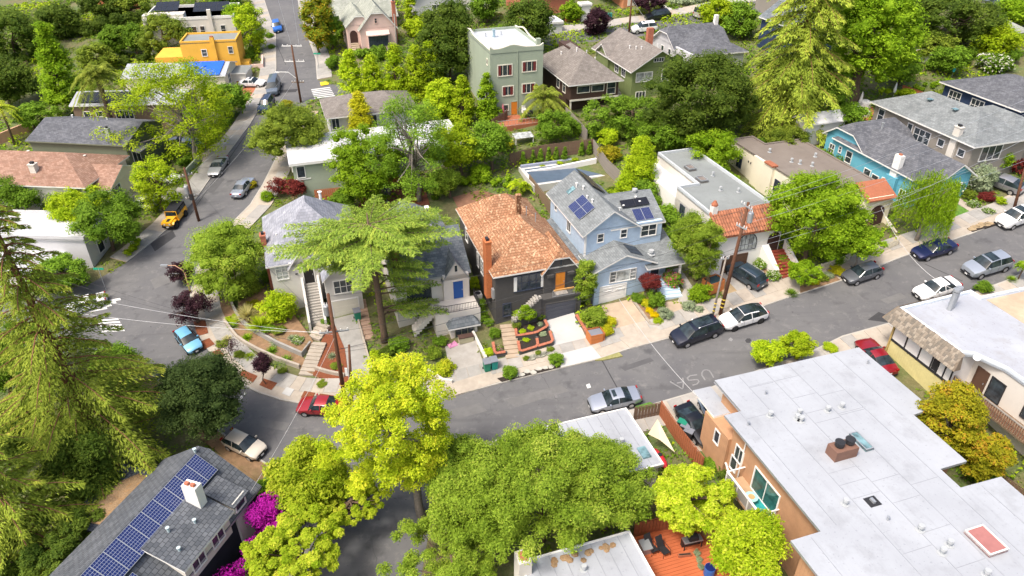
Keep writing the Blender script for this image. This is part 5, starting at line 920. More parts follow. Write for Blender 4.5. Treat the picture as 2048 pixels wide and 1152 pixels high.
h.wall(0, 15, 0, 9.8, 7.2, S_OFF); h.hip(-6, 15, 0, 9.8, 7.2, 2.3, R_TERRA, ov=.5); h.wall(14, 17.2, 1.4, 8.4, 6.3, S_CREAM); h.gable(12.5, 17.4, 1.2, 8.6, 6.3, 1.7, 'x', R_TERRA, wall=S_CREAM, ov=.35, oe=.4, ends=(0, 1)); h.chimney(7.2, 1.4, 6, 9.0, .8, .8, S_OFF); h.win('R', 17.2, 2.0, 4.2, 1.9, 1.6, 3, 1); h.box('balcony', 17.2, 18.2, 1.6, 5.4, 3.5, 3.7, S_CREAM); h.rail([(17.2, 1.6, 0), (18.1, 1.6, 0), (18.1, 5.4, 0)], 3.7, .9); h.vents([(5, 5, 9.2), (11, 2.5, 8), (12, 6, 8.4)], .12, .25, S_OFF)
fl = tag(MB().add([(0, 0, 0), (.9, .15, -.15), (1.0, .1, -1.5), (.1, -.05, -1.35), (0, .03, 0), (.9, .18, -.15), (1.0, .13, -1.5), (.1, -.02, -1.35)], [(0, 1, 2, 3), (7, 6, 5, 4), (0, 4, 5, 1), (1, 5, 6, 2), (2, 6, 7, 3), (3, 7, 4, 0)]).build('flag', M('flag_cloth', (.75, .73, .71), .8, .05, stain=(.45, .12, .14))), 'white flag with red edge hanging from cream gable balcony', 'flag'); fl.location = Zp(236, 340, 11.3)
h = House('white_roof_house', 'low house with white flat roof half hidden by the near redwood', -38.5, 93.5, da=-21)
h.wall(0, 14, 0, 6.2, 5.0, S_GREYP); h.flat([(-.2, -.2), (14.2, -.2), (14.2, 6.4), (-.2, 6.4)], 5.1, F_WHITE, par=S_GREYP, ph=.4); h.wall(2, 11, -4.5, 0, 3.2, S_OFF); h.flat([(1.8, -4.7), (11.2, -4.7), (11.2, 0), (1.8, 0)], 3.3, F_WHITE, edge=WHITE); h.win('F', -4.5, 4, 1.2, 1.2, 1.4, 1, 2); h.win('R', 14, 2, 2, 1.2, 1.5, 1, 1)
h = House('brown_solar_house', 'brown stucco house with dark roof panels behind the palm tree', -31.5, 127, da=-14)
h.wall(0, 17, 0, 7, 5.6, M('brown_stucco', (.20, .14, .10), .85, .08)); h.gable(0, 17, 0, 7, 5.6, 1.0, 'x', F_PALE, wall=MATS['brown_stucco'], ov=.3, oe=.3); h.panel((1.0, .2, 5.75), (1.5, 0, 0), Vector((0, 1, .285)).normalized()*1.4, 6, 2, PVB, DARKM); h.win('F', 0, 6.4, 3.2, 2.6, 1.3, 4, 1); h.win('F', 0, 1.5, 3.6, .9, .8, 1, 1); h.win('F', 0, 3.4, 3.6, .9, .8, 1, 1)
h = House('tarp_house', 'cream house with pale roof partly covered by a blue tarpaulin', -24.6, 135, da=-13)
h.wall(0, 16.5, 0, 8, 5.4, S_CREAM); h.gable(0, 16.5, 0, 8, 5.4, 1.1, 'x', F_PALE, wall=S_CREAM, ov=.35, oe=.3); h.part('tarpaulin', MB().slab([(9.6, -.3, 5.50), (15.8, -.4, 5.47), (16.0, 3.9, 6.66), (9.2, 3.8, 6.62)], .03), TAR); h.part('tarpaulin_fold', MB().tube([(10.2, .4, 5.75), (12.4, 1.2, 6.0), (13.2, 2.4, 6.35)], .05, 5), TAR); h.win('R', 16.5, 2, 3.2, 1.4, 1.6, 2, 2); h.wall(16.5, 19, 4, 8.5, 4.4, S_OFF); h.flat([(16.4, 3.8), (19.2, 3.8), (19.2, 8.7), (16.4, 8.7)], 4.5, F_GREY, edge=WHITE); h.door('F', 4, 17.2, .8, 1.3, 2.3, REDDOOR)
h = House('yellow_building', 'bright yellow stucco building with grey flat roof and chimney ridge', -15.4, 142.3, da=-8)
h.wall(0, 9.6, 0, 6.5, 6.5, S_YEL); h.flat([(0, 0), (9.6, 0), (9.6, 6.5), (0, 6.5)], 6.55, F_GREY, par=S_YEL, ph=.3); h.box('chimney', 5.2, 5.9, -.4, .3, 1, 7.4, S_YEL); h.box('chimney_top', 5.3, 5.8, -.3, .2, 7.4, 7.6, TERRA); h.win('F', 0, 3.4, 4.2, .8, 1.1, 1, 2); h.win('F', 0, 8.0, 4.5, .7, 1.1, 1, 2, fm=CREAM); h.wall(-5, 0, 1, 8, 4, S_YEL); h.box('porch', 9.6, 11, .5, 3.0, 0, 2.6, S_YEL)
h = House('cream_flat_building', 'pale cream flat roofed building with dark solar panels and white trim', -22.5, 157, da=-6)
h.wall(0, 16.5, 0, 12, 6.9, S_OFF); h.flat([(0, 0), (16.5, 0), (16.5, 12), (0, 12)], 6.9, F_WHITE, par=WHITE, ph=.5); h.wall(0, 7.4, .3, 3, 7.9, S_OFF); h.box('chimney', 11.8, 12.5, -.3, .4, 0, 8.6, S_OFF); h.panel((8.5, 4.5, 7.3), (1.1, 0, 0), (0, 1.9, .5), 6, 2, PVB, DARKM); h.panel((1, 6.5, 7.3), (1.1, 0, 0), (0, 1.9, .5), 4, 2, PVB, DARKM)
for x, w in ((7.6, 1.7), (10.0, .8), (13.8, .8)): h.win('F', 0, x, 4.1, w, 1.5, 2 if w > 1 else 1, 2)
# ---------------------------------------------------------------- Y: solar house at the lower left
h = House('solar_house', 'dark shingled house with long row of blue solar panels and white chimney', -16.4, 30.5, da=54)
h.wall(0, 16, 0, 8.6, 7.5, S_SHNG, -3); h.gable(0, 16, 0, 8.6, 7.5, 2.9, 'x', R_FISH, wall=S_SHNG, ov=.35, oe=.3, trim=GREYM, clip=.12)
h.wall(7.6, 12.4, -.3, 3.2, 8.6, S_OFF, 6.4); h.part('dormer_roof', MB().slab([(7.3, -.7, 8.55), (12.7, -.7, 8.55), (12.7, 3.6, 10.0), (7.3, 3.6, 10.0)], .16, 0, 1), [R_FISH, WHITE])
k = 2.9/4.3; e = Vector((0, 1, k)).normalized(); h.panel((1.2, 2.45, 9.15), (1.16, 0, 0), e*2.1, 12, 1, PVW, GREYM, lift=.3); h.panel((1.2, .55, 7.87), (1.16, 0, 0), e*2.05, 4, 1, PVW, GREYM, lift=.3)
h.box('chimney', 11.7, 12.4, 1.2, 2.4, 8, 11.2, WHITE); h.box('flue', 11.85, 12.1, 1.4, 1.7, 11.2, 11.42, BRICK); h.box('flue', 11.85, 12.1, 1.9, 2.2, 11.2, 11.42, BRICK); h.wall(13.2, 14.6, -.2, 1.4, 8.5, S_OFF); h.part('dormer_roof', MB().slab([(13.0, -.45, 8.4), (14.8, -.45, 8.4), (14.8, 2.2, 9.2), (13.0, 2.2, 9.2)], .12), R_FISH); h.win('F', -.2, 13.4, 7.5, 1.0, .75, 1, 1); h.win('F', -.3, 8.3, 7.0, 1.2, 1.0, 2, 1); h.win('F', -.3, 10.4, 7.0, 1.2, 1.0, 2, 1)
h.vents([(10.6, .9, 9.1), (9.2, 1.9, 9.5), (8.4, .5, 8.9), (15.4, 4.3, 10.4)], .09, .3, M('pale_blue_metal', (.45, .55, .58), .5)); h.wall(9.5, 15.2, 8.6, 12.2, 6.2, S_OFF, 0); h.flat([(9.2, 8.7), (15.5, 8.7), (15.5, 12.6), (9.2, 12.6)], 6.35, R_FISH, edge=DARKM, name='porch_roof'); h.win('L', 9.5, 9.2, 4.2, 2.4, 1.5, 3, 2)
random.seed(8); lb = MB(); P = [(10.0, 8.95, 6.4), (14.9, 8.95, 6.4), (15.0, 10.6, 6.4), (13.6, 11.6, 6.4), (10.6, 11.9, 6.4), (9.8, 10.4, 6.4)]
cx, cy = 12.4, 10.2; rings = [[(cx+(p[0]-cx)*s, cy+(p[1]-cy)*s, 6.38+z) for p in P] for s, z in ((1, 0), (.75, .12), (.4, .2))]; lb.add([q for r in rings for q in r], [(i+6*j, (i+1) % 6+6*j, (i+1) % 6+6*j+6, i+6*j+6) for j in range(2) for i in range(6)]+[tuple(range(12, 18))]); h.part('leaf_litter', lb, M('dry_leaf_litter', (.30, .20, .11), .95, .3, 9, bump=1.0, stain=(.42, .20, .06)))
# ---------------------------------------------------------------- Z, AA: pale flat roofs in the foreground
def seams(h, x0, x1, y0, y1, z, n, axis='y', parent=None):
    for i in range(1, n):
        if axis == 'y': x = x0+(x1-x0)*i/n; h.box('seam', x-.025, x+.025, y0, y1, z, z+.014, SEAM)
        else: y = y0+(y1-y0)*i/n; h.box('seam', x0, x1, y-.025, y+.025, z, z+.014, SEAM)
h = House('small_flat_roof_house', 'small house with pale flat roof between road and oak canopy', 15.5, 34.9)
h.wall(.3, 8.2, .3, 6.6, 3.9, S_OFF); h.flat([(0, 0), (8.5, 0), (8.5, 6.9), (0, 6.9)], 4.0, F_PALE, par=WHITE, ph=.08, pt=.12); seams(h, 0, 8.5, .1, 6.8, 4.0, 9); h.caps([(6.3, 3.2, 4.0)], .2); h.flat([(7.2, 1.0), (7.9, 1.0), (7.9, 2.2), (7.2, 2.2)], 4.15, SKYL, name='skylight')
h = House('deck_house', 'house with pale seamed flat roof and leaf litter beside orange deck', 10.3, 19.5)
h.wall(.3, 8.1, .3, 10.3, 5.9, NAVYT); h.flat([(0, 0), (8.4, 0), (8.4, 10.6), (0, 10.6)], 6.0, F_PALE, par=WHITE, ph=.08, pt=.14); seams(h, 0, 8.4, .15, 10.45, 6.0, 8); h.caps([(4.0, 8.6, 6.0), (4.3, 6.2, 6.0)], .18); h.box('chimney', -.4, .5, 9.4, 10.5, 4, 7.4, S_OFF); h.box('flue', -.2, .3, 9.6, 10.3, 7.4, 7.5, BRICK)
mb = MB(); random.seed(3)
for i in range(26):
    x = random.uniform(2.0, 6.8); y = 10.05-abs(random.gauss(0, .22)); r = random.uniform(.12, .3); mb.tube([(x, y, 6.02), (x, y, 6.05+.05*random.random())], [r, r*.5], 6)
h.part('leaf_litter', mb, M('dry_leaf_litter', (0, 0, 0)))
# ---------------------------------------------------------------- BB: big flat-roofed apartment house
h = House('apartment_house', 'large apartment house with pale stepped flat roof and orange tan siding', 26.3, 10, cat='apartment house', z0=5.6)
P = [(3.8, 28.6), (18.2, 28.6), (18.2, 20.3), (16.3, 20.2), (16.3, 15.1), (13.9, 15.1), (13.9, 13.3), (17.4, 13.2), (17.4, 0), (0, 0), (0, 13.2), (2.3, 13.2), (2.3, 24.7), (3.8, 24.7)]
h.flat(P, 8.0, F_PALE, edge=GREYM, th=.22); ins = lambda p, d=.7: p
h.part('wall', MB().prism([(4.4, 28.0), (17.6, 28.0), (17.6, 20.9), (15.7, 20.8), (15.7, 15.7), (13.3, 15.7), (13.3, 12.7), (16.8, 12.7), (16.8, .6), (.6, .6), (.6, 12.6), (3.0, 12.6), (3.0, 24.1), (4.4, 24.1)], -3, 7.75), S_TAN)
h.part('wall', MB().prism([(2.7, 24.1), (4.4, 24.1), (4.4, 27.6), (2.7, 27.6)], -3, 5.8), S_TAN); h.flat([(2.9, 30.0), (4.6, 30.0), (4.6, 26.6), (2.9, 26.6)], 6.0, F_PALE, edge=WHITE, th=.2, name='porch_roof')
for a, b in (((3.6, 13.3), (3.6, 28.4)), ((6, .2), (6, 28.4)), ((8.4, .2), (8.4, 28.4)), ((10.8, .2), (10.8, 28.4)), ((13.2, .2), (13.2, 28.4)), ((15.4, 20.4), (15.4, 28.4)), ((15.4, .2), (15.4, 13)), ((1.4, .2), (1.4, 13))): h.box('seam', a[0]-.02, a[0]+.02, a[1], b[1], 8.0, 8.012, SEAM)
random.seed(2)
for i in range(22): x = random.choice([3.6, 6, 8.4, 10.8])+.05; y = random.uniform(2, 27); h.box('seam', x, x+2.3, y, y+.03, 8.0, 8.010, SEAM)
def toroof(px, py, z=None): 
    w = Zp(px, py, 13.62); r = h.root.location; d = Vector((w.x-r.x, w.y-r.y)); return (d.x*CA+d.y*SA, -d.x*SA+d.y*CA)
for px, py in ((1540, 832), (1598, 828), (1602, 842), (1594, 838), (1655, 822), (1683, 815), (1690, 1008), (1840, 1060), (1898, 1090), (1884, 1106), (1972, 1150)): x, y = toroof(px, py); h.caps([(x, y, 8.0)], .2)
for px, py in ((1496, 850), (1531, 788), (1735, 727), (1775, 1040)): x, y = toroof(px, py); h.vents([(x, y, 8.0)], .07, .3)
x, y = toroof(1688, 905); bx = h.box('chimney_box', x-1.3, x+.6, y-.6, y+.45, 8.0, 8.9, M('brown_flashing', (.20, .11, .08), .7, .12)); 
for d in (-.75, .15): h.part('chimney_cap', MB().cyl(x+d, y-.05, 8.9, 9.05, .22, 12).cyl(x+d, y-.05, 9.05, 9.35, .33, 14).cyl(x+d, y-.05, 9.35, 9.4, .36, 14), DARKM, bx)
bx.rotation_euler = (0, 0, 0)
x, y = toroof(1722, 885); h.flat([(x-.35, y-.9), (x+.35, y-.9), (x+.35, y+.9), (x-.35, y+.9)], 8.22, SKYL, par=GREYM, ph=.04, pt=.07, name='skylight'); x, y = toroof(1745, 1003); h.flat([(x-.45, y-.4), (x+.45, y-.4), (x+.45, y+.4), (x-.45, y+.4)], 8.03, DARKM, name='vent_flashing'); h.box('vent_hood', x-.1, x+.1, y-.2, y+.2, 8.03, 8.2, GREYM)
x, y = toroof(1970, 1085); h.flat([(x-.75, y-1.0), (x+.75, y-1.0), (x+.75, y+1.0), (x-.75, y+1.0)], 8.3, REDSK, par=WHITE, ph=.05, pt=.09, name='skylight')
h.win('L', 2.7, 25.2, 4.2, .6, 1.2, 1, 1); h.win('L', 3.0, 22.4, 4.6, .95, 1.3, 2, 1); h.win('L', 3.0, 22.9, 3.3, .7, 1.2, 1, 1); h.win('L', 3.0, 14.0, 3.6, .8, 1.2, 1, 1)
h.part('downpipe', MB().tube([(2.92, 22.4, -1), (2.92, 22.4, 7.6)], .06, 6), WHITE); h.box('meter_wall', 2.85, 3.0, 21.8, 27.2, -1.5, 1.4, S_OFF)
for i in range(4): h.part('gas_meter', MB().cyl(2.65, 22.3+i*.7, .0, .6, .22, 10), GREYM)
h.box('meter_panel', 2.72, 2.85, 25.4, 26.8, .4, 1.5, GREYM); h.part('conduit', MB().tube([(2.9, 27, 1.5), (2.9, 26, 3.2), (2.9, 24, 3.2), (2.9, 23, 2.2)], .09, 6), WHITE)
h.box('balcony', 1.4, 3.0, 17.6, 22.0, 3.6, 3.8, M('tan_deck', (.45, .30, .18))); h.box('rug', 1.55, 2.9, 17.9, 20.4, 3.8, 3.82, M('teal_rug', (.03, .33, .33), .9, .25, 6)); h.part('table', MB().cyl(2.1, 19.6, 3.82, 4.35, .06, 8).cyl(2.1, 19.6, 4.35, 4.4, .5, 18), M('aqua_table', (.35, .62, .58), .5)); h.part('table_mat', MB().cyl(2.1, 19.6, 4.4, 4.415, .25, 16), M('wicker', (.5, .32, .15)))
h.win('L', 3.0, 17.9, 3.85, 2.9, 2.1, 2, 1, fr=.12, gm=glassmat('teal_glass', (.03, .10, .09), .08)); b = MB()
for y in (17.66, 19.1, 20.5, 21.94): b.box(1.4, 1.52, y-.06, y+.06, 3.6, 4.8)
b.box(1.38, 1.54, 17.6, 22.0, 4.8, 4.88); b.box(1.54, 3.0, 21.9, 22.0, 4.8, 4.88); b.box(1.54, 3.0, 17.6, 17.7, 4.8, 4.88); h.part('balcony_rail', b, WHITE)
for i in range(3): h.part('rail_screen', MB().box(1.44, 1.47, 17.75+i*1.42, 19.02+i*1.42, 3.82, 4.78), M('mesh_screen', (.33, .32, .30), .7))
# ---------------------------------------------------------------- CC: mansard-roofed building on the right
h = House('mansard_building', 'white panelled building with shingled mansard edge and worn pale flat roof', 49.7, 14, cat='apartment house', z0=10.2)
h.wall(.6, 15, 19.8, 26.6, 4.4, S_WHITE); h.wall(2.6, 16, 0, 19.8, 4.4, S_OFF); h.flat([(.7, 19.9), (.7, 26.9), (9.3, 27.2), (9.3, 26.0), (16.5, 26.0), (16.5, 0), (2.5, 0), (2.5, 17.2), (1.6, 19.4)], 4.7, F_DIRTY, par=M('pale_blue_coping', (.62, .68, .74), .7, .05), ph=.22, pt=.28)
h.flat([(9.6, 20), (16, 20), (16, 25.6), (9.6, 25.6)], 4.73, M('tan_roof_patch', (.48, .37, .26), .9, .15, .8, stain=(.25, .20, .15)), th=.05, name='roof_patch')
b = h.box('siding', .56, .6, 19.8, 26.5, -3, 1.6, S_LEM); b = MB(); b.box(.5, .58, 19.8, 26.6, 1.55, 1.75)
for y in (26.5, 24.9, 23.3, 21.9, 21.2, 20.5, 19.8): b.box(.5, .58, y-.05, y+.05, 1.75, 3.7)
h.part('timber_frame', b, DARKM); h.box('dark_opening', .55, .6, 21.3, 21.8, 1.8, 3.6, DARKM); h.box('post', .45, .6, 26.45, 26.62, -3, 3.7, M('ochre_post', (.45, .33, .12)))
ms = h.part('mansard', MB().add([(.7, 27.1, 4.9), (-.25, 27.5, 3.6), (-.25, 19.2, 3.6), (.7, 19.6, 4.9), (.75, 27.1, 4.5), (.75, 19.6, 4.5), (.6, 27.2, 3.5), (.6, 19.3, 3.5)], [(0, 1, 2, 3), (1, 6, 7, 2), (0, 6, 1), (3, 2, 7)]), M('shake_base', (.20, .16, .12), .9, .2)); random.seed(11)
sh = [MB().slab([(0, 0, .03), (.25, 0, .03), (.25, .36, .012), (0, .36, .012)], .03).mesh('shake', m) for m in (M('shake_a', (.25, .21, .165), .9, .2, 4), M('shake_b', (.20, .17, .135), .9, .2, 4), M('shake_c', (.29, .25, .20), .9, .2, 4), M('shake_d', (.165, .145, .12), .9, .2, 4))]
ex = Vector((0, -1, 0)); ey = Vector((.95, 0, 1.3)).normalized(); nz = ex.cross(ey); RM = Matrix((ex, ey, nz)).transposed().to_4x4()
for j in range(6):
    y = 27.3-.06*j; 
    while y > 19.6:
        w = random.uniform(.6, 1.15); o = put('shake', random.choice(sh), ms); o.matrix_local = Matrix.Translation(Vector((-.27, y, 3.6))+ey*(j*.262)+nz*(.012+.01*random.random())) @ RM @ Matrix.Rotation(random.uniform(-.05, .05), 4, 'Z') @ Matrix.Diagonal((w, random.uniform(.92, 1.1), 1, 1)); y -= .25*w+.02
h.part('mansard', MB().slab([(.7, 27.1, 4.9), (9.2, 27.3, 4.9), (9.2, 27.9, 3.7), (-.2, 27.52, 3.66)], .12), shingle('shake_texture', (.30, .24, .18), (.40, .33, .25), .3, .3, .05)); 
for d in (0, .55): h.part('flue_pipe', MB().cyl(5.0+d, 25.4+d*.4, 4.7, 6.5, .22, 14).cyl(5.0+d, 25.4+d*.4, 6.5, 6.62, .27, 14).cyl(5.0+d, 25.4+d*.4, 6.72, 6.95, .29, 14), GREYM)
h.part('dish', MB().tube([(1.3, 18.9, 4.9), (1.25, 18.85, 5.0)], [.1, .3], 14), GREYM); h.caps([(9.6, 18.4, 4.7)], .2)
dk = h.box('balcony', .95, 2.6, 2, 20.2, 1.2, 1.4, WOOD)
for i in range(85): put('slat', cached('slat', lambda: MB().box(-.02, .02, -.045, .045, 0, 1.0).mesh('slat', M('red_brown_slat', (.24, .12, .075), .85, .3, 3))), dk, (.97, 2.1+i*.21, 1.4))
h.box('balcony_rail', .9, 1.06, 2, 20.2, 2.4, 2.48, GREYWOOD); h.win('L', 2.6, 16.6, 1.4, 1.2, 2.0, 1, 1, fm=DARKM); h.win('L', 2.6, 13.0, 2.0, 1.6, 1.2, 2, 1, fm=DARKM); h.win('L', 2.6, 9, -1.4, 1.8, 1.1, 2, 1, fm=DARKM); h.door('L', 2.6, 18.2, 1.2, 1.0, 2.2, BRNDOOR, fm=BRNDOOR)
